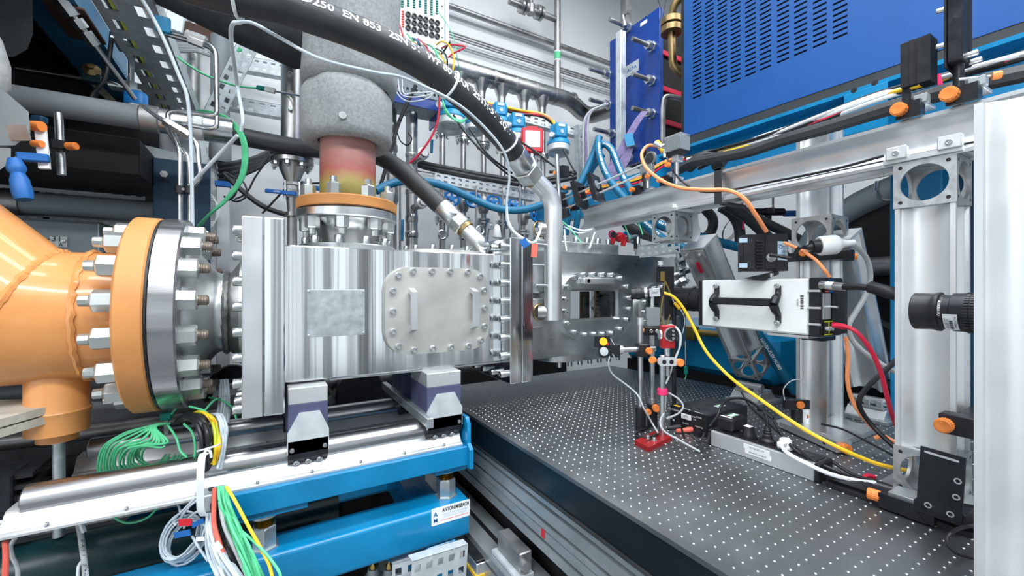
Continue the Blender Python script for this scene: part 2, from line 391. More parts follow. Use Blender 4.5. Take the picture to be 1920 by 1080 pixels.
# ================================================================ round steel flange and reducer
t = thing('steel_reducer', 'round dark steel flange and welded neck between orange pipe and steel box', 'flange', (-.15, YC, 1.03))
part('flange_disc', G().lathe((-.231, YC, ZC), (1, 0, 0), [(0, .1), (0, .256), (.003, .26), (.049, .26), (.053, .256), (.053, .1)], 64), 'shaft', t)
part('neck', G().lathe((-.18, YC, ZC), (1, 0, 0), [(0, .185), (.012, .178), (.03, .16), (.062, .118), (.072, .113), (.088, .113)], 48), 'mill', t)
part('weld_bead', bead([V((-.094, YC + .115 * math.cos(k * .0698), ZC + .115 * math.sin(k * .0698))) for k in range(90)], .007), 'pipe', t)
part('flared_collar', G().lathe((-.092, YC, ZC), (1, 0, 0), [(0, .113), (.01, .118), (.032, .152), (.0435, .154)], 48), 'pipe', t)
nuts(t, circle((-.178, YC, ZC), (1, 0, 0), .218, 16, .2), (1, 0, 0), .026, .85)
solo('flange_gasket', G().lathe((-.236, YC, ZC), (1, 0, 0), [(0, .1), (0, .257), (.005, .257), (.005, .1)], 64), 'black', 'thin black gasket squeezed between orange flange and steel flange', 'gasket')
# ================================================================ main steel housing
t = thing('combustor_housing', 'long brushed steel box housing with bolted square end plates', 'housing', (.36, YC, 1.03))
part('housing_box', G().bx(.045, .72, 1.3, 1.677, 1.0995, 1.4765, .003), 'brushed', t)
part('bottom_strip', G().bx(.16, .72, 1.303, 1.67, 1.0935, 1.0995, .001), 'steel', t)
part('end_plate', G().bx(-.0487, -.0028, 1.236, 1.741, 1.034, 1.539, .003), 'alu', t)
part('end_plate', G().bx(-.0018, .0453, 1.236, 1.741, 1.034, 1.539, .003), 'brushed', t)
part('flange_plate', G().bx(.7197, .765, 1.236, 1.741, 1.031, 1.531, .003), 'brushed', t)
part('flange_plate', G().bx(.766, .8128, 1.236, 1.741, 1.031, 1.531, .003), 'brushed', t)
zz = [1.055 + i * .0643 for i in range(8)]
screws(t, [V((-.0487, y, z)) for z in zz for y in (1.262, )] + [V((-.0487, y, z)) for z in (1.505, 1.06) for y in (1.33, 1.40, 1.47)], (-1, 0, 0), .0125, 1.0)
screws(t, [V((.7197, 1.266, 1.062 + i * .0628)) for i in range(8)] + [V((.7197, y, z)) for z in (1.503, 1.058) for y in (1.335, 1.405, 1.475, 1.545)], (-1, 0, 0), .0125, 1.25)
t = thing('access_cover', 'dull rounded steel cover plate with two pull handles on the housing front', 'cover', (.485, 1.29, 1.154))
part('cover_plate', G().prism(rrect(.348, .27, .072), (.485, 1.3, 1.288), (1, 0, 0), (0, 0, 1), (0, -.024, 0)), 'cover', t)
cs = [(800,470),(882,445),(988,445),(1090,447),(1187,450),(1258,475),(1280,552),(1283,653),(1283,755),(1263,832),(1192,865),(1095,872),(993,880),(887,888),(800,868),(770,785),(770,670),(770,557)]
screws(t, [pY(480 + a / 3, 360 + b / 3, 1.276) for a, b in cs], (0, -1, 0), .0095, .75)
for a in (1.0, 0):
    x = pY(772, 590, 1.27).x if a else pY(887, 590, 1.27).x
    z0, z1 = (pY(772, 540, 1.27).z, pY(772, 624, 1.27).z)
    g = G(); pr = [(0, 0), (.034, .012), (.034, -.012 + (z0 - z1)), (0, z0 - z1), (0, z0 - z1 - .014), (.022, z0 - z1 - .022), (.022, .022), (0, .014)]
    g.prism(pr, (x - .008, 1.277, z1), (0, -1, 0), (0, 0, 1), (.018, 0, 0))
    h = part('pull_handle', g, 'alu', t, ang=20)
    for zz_ in (z1 + .008, z0 - .008): place('screw', SCREW, h, (x + .001, 1.273, zz_), (0, -1, 0), (.004, .004, .003))
t = thing('blank_plate', 'grey blank metal plate with four corner rivets on the housing', 'plate', (.179, 1.299, 1.221))
part('sheet', G().bx(.101, .2568, 1.2965, 1.3, 1.221, 1.3546, .0008), 'zinc', t)
rv = shared('rivet', G().lathe((0, 0, 0), (0, 0, 1), [(0, 1), (.4, .8), (.6, .3), (.62, 0)], 8), 'nut')
for x in (.106, .2515):
    for z in (1.2265, 1.349): place('rivet', rv, t, (x, 1.2965, z), (0, -1, 0), .0032)
# ================================================================ second chamber
t = thing('window_chamber', 'grey steel test chamber with bolted lid behind the optical table stands', 'chamber', (1.2, YC, 1.03))
a, b = pY(1070, 542, 1.30), pY(1163, 598, 1.30); wa = (a.x - .004, b.x + .004, b.z - .004, a.z + .004)
g = G()
for y0, y1, (xa, xb_, za, zb_) in ((1.30, 1.335, wa), (1.642, 1.677, (wa[0] - .02, wa[1] + .16, wa[2] - .02, wa[3] + .02))):
    for q in ((.8128, xa, 1.095, 1.497), (xb_, 1.6, 1.095, 1.497), (xa, xb_, 1.095, za), (xa, xb_, zb_, 1.497)): g.bx(q[0], q[1], y0, y1, q[2], q[3])
g.bx(.8128, 1.6, 1.335, 1.642, 1.095, 1.13); g.bx(.8128, 1.6, 1.335, 1.642, 1.46, 1.497); g.bx(.8128, .84, 1.335, 1.642, 1.13, 1.46); g.bx(1.57, 1.6, 1.335, 1.642, 1.13, 1.46)
part('chamber_body', g, 'mill', t)
part('end_plate', G().bx(1.6, 1.68, 1.27, 1.70, 1.09, 1.50, .004), 'mill', t)
part('lid', G().bx(.90, 1.33, 1.345, 1.63, 1.497, 1.545, .003), 'zinc', t)
screws(t, [V((.935 + i * .06, 1.375, 1.545)) for i in range(7)] + [V((.935 + i * .06, 1.60, 1.545)) for i in range(7)], (0, 0, 1), .0125, 1.2)
part('bottom_flange', G().prism(rrect(.42, .34, .1), (1.16, YC, 1.095), (1, 0, 0), (0, 1, 0), (0, 0, -.03)), 'mill', t)
screws(t, [V((1.0 + i * .052, 1.335, 1.066)) for i in range(7)], (0, 0, -1), .0105, 1.2)
for z in (1.40, 1.275): part('side_bar', G().bx(.8128, .90, 1.27, 1.30, z - .06, z + .045, .003), 'mill', t)
# window flange
a, b = pY(1049, 575, 1.28), pY(1182, 575, 1.28); zt, zb = pY(1110, 511, 1.28).z, pY(1110, 636, 1.28).z
wx, wz = (a.x + b.x) / 2, (zt + zb) / 2; ww, wh = b.x - a.x, zt - zb
t = thing('window_flange', 'rounded steel flange framing a rectangular glass window on the chamber', 'window', (wx, 1.29, zb))
k = 6
out = rrect(ww, wh, .1, k); o1 = pY(1070, 542, 1.265); o2 = pY(1163, 598, 1.265)
ow, oh = o2.x - o1.x, o1.z - o2.z; oc = ((o1.x + o2.x) / 2 - wx, (o1.z + o2.z) / 2 - wz)
inn = [(p[0] + oc[0], p[1] + oc[1]) for p in rrect(ow, oh, .008, k)]
part('flange_frame', G().holed(out, inn, (wx, 1.3, wz), (1, 0, 0), (0, 0, 1), (0, -.034, 0)), 'mill', t)
part('glass_pane', G().bx(wx + oc[0] - ow / 2, wx + oc[0] + ow / 2, 1.292, 1.298, wz + oc[1] - oh / 2, wz + oc[1] + oh / 2), 'glass', t)
part('pocket_lip', G().holed(rrect(ow, oh, .008, k), rrect(ow - .016, oh - .016, .006, k), (wx + oc[0], 1.29, wz + oc[1]), (1, 0, 0), (0, 0, 1), (0, -.006, 0)), 'steel', t)
cs = [(347,483),(402,466),(455,465),(507,466),(556,467),(607,486),(642,532),(655,595),(655,657),(641,717),(605,770),(556,794),(508,798),(459,800),(408,803),(350,790),(307,740),(293,672),(293,604),(305,536)]
screws(t, [pY(960 + p / 3, 360 + q / 3, 1.266) for p, q in cs], (0, -1, 0), .0105, 1.0)
h0, h1 = pY(1093, 528, 1.25), pY(1150, 528, 1.25)
h = part('pull_handle', G().bx(h0.x, h1.x, 1.242, 1.268, h0.z - .01, h0.z + .016, .004), 'alu', t)
place('bore', shared('bore', G().lathe((0, 0, 0), (0, 0, 1), [(0, 1), (.1, 1), (.1, .8), (0, .6)], 12), 'black'), h, (h0.x + .022, 1.2415, h0.z + .003), (0, -1, 0), (.008, .008, .01))
# inside of the window: mirror holder and nozzle pins
t = thing('mirror_mount', 'small steel mirror holder seen inside the chamber window', 'holder', (wx, 1.44, 1.13))
q = pY(1094, 572, 1.44)
part('holder_plate', G().bx(q.x - .018, q.x + .036, 1.442, 1.45, 1.13, q.z + .06, .002), 'bronze', t)
part('mirror', G().bx(q.x, q.x + .028, 1.438, 1.442, q.z - .033, q.z + .035, .001), 'steel', t)
for i in range(6): place('pin', SCREW, t, (q.x + .088, 1.45, q.z - .05 + i * .019), (0, -1, 0), (.008, .008, .004))
part('pin_post', G().bx(q.x + .076, q.x + .10, 1.45, 1.462, 1.13, q.z + .065, .002), 'bronze', t); part('nozzle', G().lathe((q.x + .15, 1.47, q.z + .0), (-.3, -1, 0), [(-.05, .05), (0, .055), (.004, .055), (.004, .048), (-.03, .03)], 24), 'pipe', t)
# round port
c = pY(1232, 580, 1.28)
t = thing('round_port', 'round bolted steel port on the chamber behind the camera lens', 'port', (c.x, 1.29, c.z - .11))
part('port_ring', G().ringl((c.x, 1.3, c.z), (0, -1, 0), [(0, .118), (.022, .118), (.026, .112), (.026, .075), (0, .07)], 40), 'mill', t)
part('port_glass', G().lathe((c.x, 1.298, c.z), (0, -1, 0), [(0, .074), (.004, .074), (.004, 0)], 32), 'pipe', t)
screws(t, circle((c.x, 1.274, c.z), (0, -1, 0), .097, 14, .1), (0, -1, 0), .0105, 1.0)
# ================================================================ vertical inlet on top
vx = .241
t = thing('top_inlet_flange', 'steel neck with bolted silver flange standing on the housing top', 'flange', (vx, YC, 1.4765))
part('base_ring', G().lathe((vx, YC, 1.4765), (0, 0, 1), [(0, .15), (.016, .15), (.019, .147), (.019, .08)], 48), 'mill', t)
part('neck', G().lathe((vx, YC, 1.4955), (0, 0, 1), [(0, .094), (.035, .094), (.06, .099), (.084, .118)], 48), 'pipe', t)
part('flange_disc', G().lathe((vx, YC, 1.578), (0, 0, 1), [(0, .1), (0, .153), (.003, .156), (.024, .156), (.027, .153), (.027, .1)], 64), 'steel', t)
screws(t, circle((vx, YC, 1.4955), (0, 0, 1), .128, 10, .25), (0, 0, 1), .0125, 1.2)
nuts(t, circle((vx, YC, 1.578), (0, 0, -1), .129, 8, .3), (0, 0, -1), .0215, .95, st=STUDZ)
t = thing('heated_riser_pipe', 'olive and reddish heat stained pipe with orange flange above the housing', 'pipe', (vx, YC, 1.606))
part('pipe_body', G().lathe((vx, YC, 1.63), (0, 0, 1), [(0, .094), (.02, .088), (.22, .087), (.26, .087)], 48), 'heatpaint', t)
part('flange_ring', G().lathe((vx, YC, 1.609), (0, 0, 1), [(0, .09), (0, .153), (.003, .156), (.03, .156), (.034, .152), (.034, .08)], 64), 'flangeorange', t)
part('gasket', G().lathe((vx, YC, 1.605), (0, 0, 1), [(0, .1), (0, .152), (.004, .152), (.004, .1)], 48), 'black', t)
nuts(t, circle((vx, YC, 1.643), (0, 0, 1), .129, 8, .3), (0, 0, 1), .0215, .95, st=STUDZ)
# ================================================================ rails
def rail(y, x0, x1, label, zc=.907, zb=.857):
    t = thing('linear_rail', label, 'rail', ((x0 + x1) / 2, y, zb), 'linear rails under the housing')
    part('shaft', G().cyl((x0, y, zc), (x1, y, zc), .033, n=32, b=.003), 'shaft', t)
    hp_ = [(.062, 0), (.062, .005), (.058, .0075), (.055, .0065), (.052, .0085), (.049, .0085), (.030, .036), (.022, .042)]
    pr = hp_ + [(-a, b) for a, b in hp_[::-1]]
    part('rail_base', G().prism(pr, (x0 - .02, y, zb), (0, 1, 0), (0, 0, 1), (x1 - x0 + .02, 0, 0)), 'railalu', t)
    screws(t, [V((x0 + .05 + i * .125, y - .055, zb + .0065)) for i in range(int((x1 - x0 - .05) / .125) + 1)], (0, 0, 1), .0042, 1.2)
    return t
rail(1.30, -.44, .545, 'front round steel linear rail on its bright aluminium base')
rail(1.612, -.42, .545, 'rear round steel linear rail beneath the steel housing')
# supports between housing and rails
def support(x0, x1, y0, y1, label, zt=1.094):
    t = thing('housing_support', label, 'support', ((x0 + x1) / 2, (y0 + y1) / 2, .9), 'support blocks under the housing')
    part('top_block', G().bx(x0, x1, y0, y1, 1.05, zt, .002), 'alu2', t)
    part('insulating_block', G().bx(x0, x1, y0, y1, .945, 1.05, .001), 'purple', t)
    xm_ = (x0 + x1) / 2; w_ = (x1 - x0) / 2 + .002
    zb_, zt_ = .922, 1.028
    if y0 < 1.4:
        part('end_plate', G().prism([(-w_, 0), (w_, 0), (w_, .055), (w_ * .55, zt_ - zb_), (-w_ * .45, zt_ - zb_), (-w_, .055)], (xm_, y0 - .001, zb_), (1, 0, 0), (0, 0, 1), (0, -.006, 0)), 'galvw', t)
        screws(t, [V((xm_ - w_ * .78, y0 - .007, zb_ + .012)), V((xm_ + w_ * .78, y0 - .007, zb_ + .012))], (0, -1, 0), .0058, 1)
    part('bearing_block', G().prism([(-.055, -.002), (-.03, -.024), (.0, -.024), (.03, -.024), (.055, -.002), (.055, .045), (-.055, .045)], (x0, (y0 + y1) / 2 if y0 > 1.4 else 1.30, .91), (0, 1, 0), (0, 0, 1), (x1 - x0, 0, 0)), 'blackmetal', t)
    if y0 < 1.4: screws(t, [V((xm_ + q * .028, 1.258, .895)) for q in (-1, 0, 1)], (0, -1, -.9), .0075, .4)
    return t
support(.053, .150, 1.252, 1.42, 'block support with hexagonal plate nearest the orange pipe')
support(.432, .545, 1.252, 1.42, 'block support with hexagonal plate beside the optical table')
support(.053, .150, 1.53, 1.67, 'dark block support on the rear rail under the housing')
support(.432, .545, 1.53, 1.67, 'dark block support on the rear rail by the table')
solo('cross_bar', G().bar((.425, 1.2, .957), (.425, 1.76, .957), .02, .03, .002), 'frame', 'dark steel cross bar running between front and rear supports', 'bar')
# ================================================================ blue steel frame
t = thing('blue_rail_frame', 'bright blue welded steel frame directly under the two rails', 'frame', (.2, 1.45, .79))
for y0, y1 in ((1.225, 1.36), (1.545, 1.68)):
    part('beam', G().bx(-.12, .565, y0, y1, .795, .8565, .003), 'blue', t)
    part('foot_strip', G().bx(-.12, .10, y0 + .012, y1 - .012, .777, .795, .002) if y0 < 1.4 else G().bx(-.12, .5, y0 + .02, y1 - .02, .79, .795), 'blue', t)
part('foot_strip', G().bx(.455, .56, 1.24, 1.345, .777, .795, .002), 'blue', t)
part('cross_beam', G().bx(-.10, -.02, 1.36, 1.545, .80, .85, .003), 'blue', t)
part('cross_beam', G().bx(.46, .54, 1.36, 1.545, .80, .85, .003), 'blue', t)
part('end_plate', G().prism([(1.205, .79), (1.225, .79), (1.37, .79), (1.37, .925), (1.33, .945), (1.24, .945), (1.225, .925), (1.225, .865), (1.205, .85)], (.555, 0, 0), (0, 1, 0), (0, 0, 1), (.012, 0, 0)), 'blue', t)
for x in (.02, .13, .23, .33, .43, .52):
    g = G()
    for i in range(6): g.lathe((x + (i - 2.5) * .005, 1.229, .852 + random.uniform(-.001, .001)), (0, -.6, .6), [(0, .005), (.003, .004), (.004, 0)], 6)
    part('weld_bead', g, 'blue', t)
def jack(x, y, z0, z1, label):
    t = thing('levelling_screw', label, 'levelling screw', (x, y, z0), 'levelling screws of the blue frame')
    part('hex_base', G().lathe((x, y, z0), (0, 0, 1), [(0, .036), (.004, .036), (.004, .03), (.055, .03), (.058, .026)], 6), 'nut', t, ang=25)
    n_ = 9; pr = [(0, .02)]
    for i in range(n_): h = (z1 - z0 - .058) * (i + .5) / n_; pr += [(h, .0235), (h + .002, .019)]
    part('threaded_stem', G().lathe((x, y, z0 + .056), (0, 0, 1), pr + [(z1 - z0 - .056, .02)], 16), 'brass', t)
    part('washer', G().cyl((x, y, z1 - .006), (x, y, z1), .032, n=20), 'nut', t)
jack(.505, 1.28, .69, .778, 'short hexagonal levelling screw near the lettered sticker')
jack(.0, 1.265, .69, .778, 'short hexagonal levelling screw beside the hanging wires')
t = thing('blue_base_frame', 'heavy blue square tube frame below carrying a white lettered sticker', 'frame', (.2, 1.4, 0))
part('front_tube', G().prism(rrect(.112, .11, .012, 4), (-.35, 1.27, .635), (0, 1, 0), (0, 0, 1), (.906, 0, 0)), 'blue', t)
part('rear_tube', G().bx(-.35, .556, 1.62, 1.72, .58, .69, .013), 'blue', t)
part('cross_tube', G().bx(.40, .50, 1.32, 1.63, .585, .675, .01), 'blue', t)
part('cross_tube', G().bx(-.12, -.02, 1.32, 1.63, .585, .675, .01), 'blue', t)
part('leg', G().bx(.42, .52, 1.222, 1.318, 0, .58, .008), 'blue', t)
part('leg', G().bx(-.33, -.23, 1.222, 1.318, 0, .58, .008), 'blue', t)
part('gusset', G().prism([(0, 0), (-.14, 0), (-.04, -.10), (0, -.10)], (.42, 1.275, .58), (1, 0, 0), (0, 0, 1), (0, .012, 0)), 'blue', t)
s0, s1 = pY(809, 972, 1.2135), pY(881, 950, 1.2135)
st_ = part('sticker', G().prism(rrect(s1.x - s0.x, .052, .004), ((s0.x + s1.x) / 2, 1.2142, (s0.z + s1.z) / 2), (1, 0, 0), (0, 0, 1), (0, -.0009, 0)), 'paper', t, 'white maker sticker')
ux, uz = (1, 0, 0), (0, 0, 1); cx, cz, sw = (s0.x + s1.x) / 2, (s0.z + s1.z) / 2, s1.x - s0.x
letters('ANTON MIEBACH', .0165, (cx + sw * .12, 1.2132, cz + .014), ux, uz, st_, 'ink', .0004, fit=sw * .70)
letters('APPARATE- UND MASCHINENBAU', .0066, (cx + sw * .11, 1.2132, cz + .001), ux, uz, st_, 'stickerblue', fit=sw * .68)
letters('TELEFON 02 20 3 . 69 57 60', .0066, (cx + sw * .08, 1.2132, cz - .007), ux, uz, st_, 'stickerblue', fit=sw * .6)
letters('A', .02, (cx - sw * .40, 1.2132, cz + .006), ux, uz, st_, 'tagblue', .0004); letters('M', .018, (cx - sw * .40, 1.2132, cz - .012), ux, uz, st_, 'tagblue', .0004)
part('red_line', G().bx(cx - sw * .27, cx + sw * .46, 1.2130, 1.2134, cz - .0165, cz - .015), 'redsoft', st_)
# ================================================================ optical table
t = thing('optical_table', 'wide steel optical breadboard table with threaded holes and black sides', 'table', (1.2, .7, .8))
poly = [(.64, -.4), (2.1, -.4), (2.0, .3), (1.752, 1.835), (.64, 1.835)]
part('tabletop', G().prism(poly, (0, 0, .89), (1, 0, 0), (0, 1, 0), (0, 0, .01)), 'tabletop', t)
part('table_core', G().prism([(.643, -.397), (2.09, -.397), (1.99, .3), (1.747, 1.832), (.643, 1.832)], (0, 0, .807), (1, 0, 0), (0, 1, 0), (0, 0, .083)), 'tableside', t)
part('bottom_seal', G().prism([(.638, -.4), (2.09, -.4), (1.99, .3), (1.75, 1.836), (.638, 1.836)], (0, 0, .80), (1, 0, 0), (0, 1, 0), (0, 0, .007)), 'rubber', t)
HOLE = shared('threaded_hole', G().lathe((0, 0, 0), (0, 0, 1), [(.0004, 1), (.0011, .8), (.0003, .5), (.0001, 0)], 8), 'alu')
pts = []
x = .665
while x < 1.9:
    y = -.2 + .0125
    while y < 1.82:
        if x < 1.99 - (y - .3) * .162 - .02 and (V((x, y, .9)) - V((0, 0, CZ))).length < 2.6: pts.append((x, y))
        y += .025
    x += .025
def vis(p):
    d = math.sin(TH) * p[0] + math.cos(TH) * p[1]; u = (math.cos(TH) * p[0] - math.sin(TH) * p[1]) / d
    return d > .3 and abs(u) < 1.25 and (.462 / d) < .72
pts = sorted([p for p in pts if vis(p)], key=lambda p: p[0] ** 2 + p[1] ** 2)
for p in pts[:300]: place('threaded_hole', HOLE, t, (p[0], p[1], .9), (0, 0, 1), (.0023, .0023, 1))
g = G()
for p in pts[300:]: g.lathe((p[0], p[1], .9), (0, 0, 1), [(.0004, .0028), (.0011, .0023), (.0001, .0012)], 6)
part('far_threaded_holes', g, 'alu', t, kind='stuff')
# table stand of aluminium profile
t = thing('table_stand', 'grey slotted aluminium profile stand carrying the optical table', 'stand', (.7, .7, 0))
def profile(p, q, w_, h_, name, slots=2, face='x'):
    g = G(); p, q = V(p), V(q); d = q - p; pr = []
    sl = .0055; dp = .014; e = [-w_ / 2]
    for i in range(slots): cx_ = -w_ / 2 + w_ * (i + .5) / slots; e += [cx_ - sl, cx_ + sl]
    e.append(w_ / 2); pts_ = []
    for i in range(0, len(e), 2):
        pts_ += [(e[i], h_ / 2), (e[i + 1], h_ / 2)]
        if i + 2 < len(e): pts_ += [(e[i + 1], h_ / 2 - dp), (e[i + 2], h_ / 2 - dp)]
    poly = pts_ + [(w_ / 2, -h_ / 2), (-w_ / 2, -h_ / 2)]
    up = V((0, 0, 1)) if abs(d.normalized().z) < .9 else V((0, 1, 0))
    sd = V((-1, 0, 0)) if face == 'x' else V((0, -1, 0))
    g.prism(poly, p, up, sd, d); return part(name, g, 'frame', t)
profile((.675, -.5, .755), (.675, 1.80, .755), .085, .06, 'upper_rail', 2)
profile((.675, -.5, .68), (.675, 1.80, .68), .06, .06, 'upper_rail', 1)
profile((.63, -.5, .50), (.63, 1.80, .50), .12, .11, 'lower_rail', 2)
part('slot_strip', G().bx(.625, .64, -.5, 1.8, .5595, .5605), 'black', t)
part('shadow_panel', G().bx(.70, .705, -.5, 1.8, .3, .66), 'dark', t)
part('top_sheet', G().bx(.66, 1.7, -.4, 1.8, .797, .80), 'blackmetal', t)
profile((.62, .66, 0), (.62, .66, .72), .05, .05, 'post', 1)
part('post_cap', G().bx(.59, .65, .632, .688, .72, .726, .002), 'black', t)
part('angle_bracket', G().prism([(0, 0), (.04, 0), (0, -.05)], (.655, .60, .715), (0, -1, 0), (0, 0, 1), (-.04, 0, 0)), 'alu', t)
screws(t, [V((.614, .588, .70)), V((.614, .575, .70))], (-1, 0, 0), .006, .6)
part('leg', G().bx(.66, .74, 1.6, 1.68, 0, .42), 'frame', t)
part('leg', G().bx(1.5, 1.58, 1.5, 1.58, 0, .797), 'frame', t)
part('leg', G().bx(1.8, 1.88, -.3, -.22, 0, .797), 'frame', t)
# ================================================================ big aluminium profiles
def x95poly(h=.0475):
    a = [(-h, h), (-h * .83, h), (-h * .80, h * .86), (-h * .66, h * .80), (-h * .50, h * .64), (-h * .2, h * .58), (h * .2, h * .58), (h * .50, h * .64), (h * .66, h * .80), (h * .80, h * .86), (h * .83, h)]
    out = []
    for i in range(4):
        c_, s_ = (1, 0, -1, 0)[i], (0, -1, 0, 1)[i]
        out += [(x * c_ - y * s_, x * s_ + y * c_) for x, y in a]
    return out[::-1]
X95 = x95poly()
def bigprofile(p, q, u, v): return G().prism(X95, p, u, v, V(q) - V(p))
def vprofile(x, y, z0, z1): return bigprofile((x, y, z0), (x, y, z1), (1, 0, 0), (0, 1, 0))
def cubeshell(c, s, ax, r=.39, n=32):
    """hollow cube of six bored plates; ax = three edge directions"""
    g = G(); c = V(c); h = s / 2; t_ = .006
    for i in range(3):
        n_, u, v = V(ax[i]), V(ax[(i + 1) % 3]), V(ax[(i + 2) % 3])
        for q in (-1, 1): g.holed(sqloop(s, s, n), circloop(r * s, n), c + n_ * h * q, u, v, n_ * (-t_ * q), (s - 2 * t_) / s, False)
    return g
DOT = shared('screw_hole', G().lathe((0, 0, 0), (0, 0, 1), [(.0002, 1), (.0004, .8), (.0003, 0)], 8), 'black')
def cubeholes(parent, c, s, ax, faces, rd=.004):
    c = V(c); h = s / 2
    for i, q in faces:
        n_, u, v = V(ax[i]) * q, V(ax[(i + 1) % 3]), V(ax[(i + 2) % 3])
        for a in (-.38, .38):
            for b in (-.38, .38): place('screw_hole', DOT, parent, c + n_ * h + u * a * s + v * b * s, n_, (rd, rd, 1))
AX = ((1, 0, 0), (0, 1, 0), (0, 0, 1))
# --- middle column
mx, my = 1.5535, .6735
t = thing('profile_column', 'tall aluminium profile column with bored cube joint behind the white camera', 'column', (mx, my, .9))
part('lower_profile', vprofile(mx, my, .922, 1.472), 'alu', t)
cb = part('cube_joint', cubeshell((mx, my, 1.529), .114, AX), 'cast', t); cubeholes(cb, (mx, my, 1.529), .114, AX, [(0, -1), (1, -1)])
part('upper_profile', vprofile(mx, my, 1.586, 1.875), 'alu', t)
part('base_plate', G().bx(1.45, 1.66, .56, .76, .902, .922, .002), 'alu', t)
for y in (.59, .655): part('clamp_foot', G().bx(1.655, 1.685, y - .014, y + .014, .9, .918, .002), 'alu', t)
letters('LINOS', .014, (1.515, .6255, .965), (1, 0, 0), (0, 0, 1), t)
# --- big column on the right
bx_, by_ = 1.2475, .3265
t = thing('profile_column', 'wide aluminium profile column with bored cube joints at top and bottom', 'column', (bx_, by_, .9))
part('main_profile', vprofile(bx_, by_, 1.014, 1.533), 'alu2', t)
for z in (.965, 1.583):
    cb = part('cube_joint', cubeshell((bx_, by_, z), .099, AX), 'cast', t); cubeholes(cb, (bx_, by_, z), .099, AX, [(0, -1), (1, -1)])
part('top_plate', G().bx(1.192, 1.30, .268, .392, 1.633, 1.645, .001), 'alu', t)
for y in (.285, .368):
    j = part('clamp_jaw', G().bx(1.185, 1.20, y - .018, y + .018, 1.640, 1.668, .002), 'alu2', t)
    place('screw', SCREW, j, (1.185, y, 1.653), (-1, 0, 0), (.006, .006, .002))
part('base_plate', G().bx(1.17, 1.31, .24, .41, .9, .9155, .002), 'alu', t)
# --- nearest column
t = thing('profile_column', 'nearest aluminium profile column filling the right edge beside the black lens', 'column', (.868, .126, .9))
part('main_profile', vprofile(.868, .126, .9, 1.607), 'alu2', t)
tg_ = part('type_label', G().bx(.8195, .8205, .095, .12, 1.588, 1.597), 'alu', t, 'small printed type label')
letters('X-AT-TM', .006, (.8193, .1075, 1.5925), (0, -1, 0), (0, 0, 1), tg_)
# --- horizontal beam
pa, pb = V((1.2325, 0, 1.6775)), V((1.3095, 1.52, 1.6775)); bd = (pb - pa).normalized(); bs_ = V((0, 0, 1)).cross(bd)
t = thing('profile_beam', 'long horizontal aluminium profile beam crossing above the white camera', 'beam', (1.24, .76, 1.63))
part('beam_profile', bigprofile(pa, pb, bs_, (0, 0, 1)), 'alu', t)
part('slot_strip', G().bar(pa + V((-.03, .1, -.030)), pa + (pb - pa) * .66 + V((-.03, 0, -.030)), .008, .005), 'black', t)
def xb(y): return 1.185 + .0507 * y
# cube under the beam and diagonal strut
c1 = V((1.2865, 1.033, 1.5775)); DX = V((.567, 0, -.824)); NX = V((.824, 0, .567)); YX = V((0, 1, 0))
t = thing('beam_cube', 'bored aluminium cube hanging under the beam above the chamber', 'bracket', (1.2865, 1.033, 1.528))
cb = part('cube_joint', cubeshell(c1, .099, AX), 'cast', t); cubeholes(cb, c1, .099, AX, [(0, -1), (1, -1)])
part('inner_plug', G().cyl((1.2865, 1.033, 1.5775), (1.2865, .995, 1.5775), .034, n=24), 'cast', t)
part('clamp_plate', G().bx(1.228, 1.365, .97, 1.105, 1.627, 1.64, .002), 'alu', t)
part('clamp_jaw', G().bx(1.232, 1.25, .985, 1.0, 1.64, 1.655, .002), 'alu2', t)
part('side_wedge', G().prism([(0, -.0495), (.025, -.0495), (.045, -.02), (.03, .0495), (0, .0495)], (1.336, .984, 1.5775), (1, 0, 0), (0, 0, 1), (0, .098, 0)), 'alu2', t)
part('hinge_knuckle', G().cyl((1.385, 1.0, 1.573), (1.385, 1.07, 1.573), .018, n=18), 'cast', t)
def strut(p0, p1, d, n, label, cube=True):
    t = thing('diagonal_strut', label, 'strut', (p1[0], p1[1], .98), 'slanted braces')
    off = n * .0475 + YX * .0475
    part('strut_profile', bigprofile(V(p0) + off, V(p1) + off, n, YX), 'alu', t)
    part('end_plate', G().prism([(-.0475, -.0475), (.0475, -.0475), (.0475, .0475), (-.0475, .0475)], V(p0) + off, n, YX, -d * .008), 'alu2', t)
    part('bolt_plate', G().prism([(0, 0), (.095, 0), (.095, .03), (0, .03)], V(p0) - n * .004, YX, d, -n * .006), 'cast', t)
    screws(t, [V(p0) - n * .010 + YX * y + d * .015 for y in (.02, .075)], -n, .007, .8)
    return t
t = strut((1.355, .95, 1.497), (1.648, .95, 1.071), DX, NX, 'slanted aluminium brace with red sticker hanging under the beam cube')
cc = V((1.648, .95, 1.071)) + NX * .0475 + YX * .0475 + DX * .05
ax1 = (-NX, -YX, DX); cb = part('cube_joint', cubeshell(cc, .099, ax1), 'cast', t); cubeholes(cb, cc, .099, ax1, [(0, 1), (1, 1)])
st_ = part('red_sticker', G().prism(rrect(.05, .018, .008), V((1.355, .95, 1.497)) + DX * .075 + YX * .05 - NX * .001, DX, -YX, NX * -.0008), 'cordred', t, 'red sticker')
letters('VACOM', .011, V((1.355, .95, 1.497)) + DX * .075 + YX * .05 - NX * .0022, DX, -YX, st_)
letters('TOM11', .014, V((1.355, .95, 1.497)) + DX * .036 + YX * .052 - NX * .0005, -YX, -DX, t)
D2 = V((.4317, 0, -.902)); N2 = V((.902, 0, .4317))
strut((1.578, .60, 1.505), (1.8226, .60, 1.0), D2, N2, 'slanted grey aluminium brace beside the grey cable behind the camera')
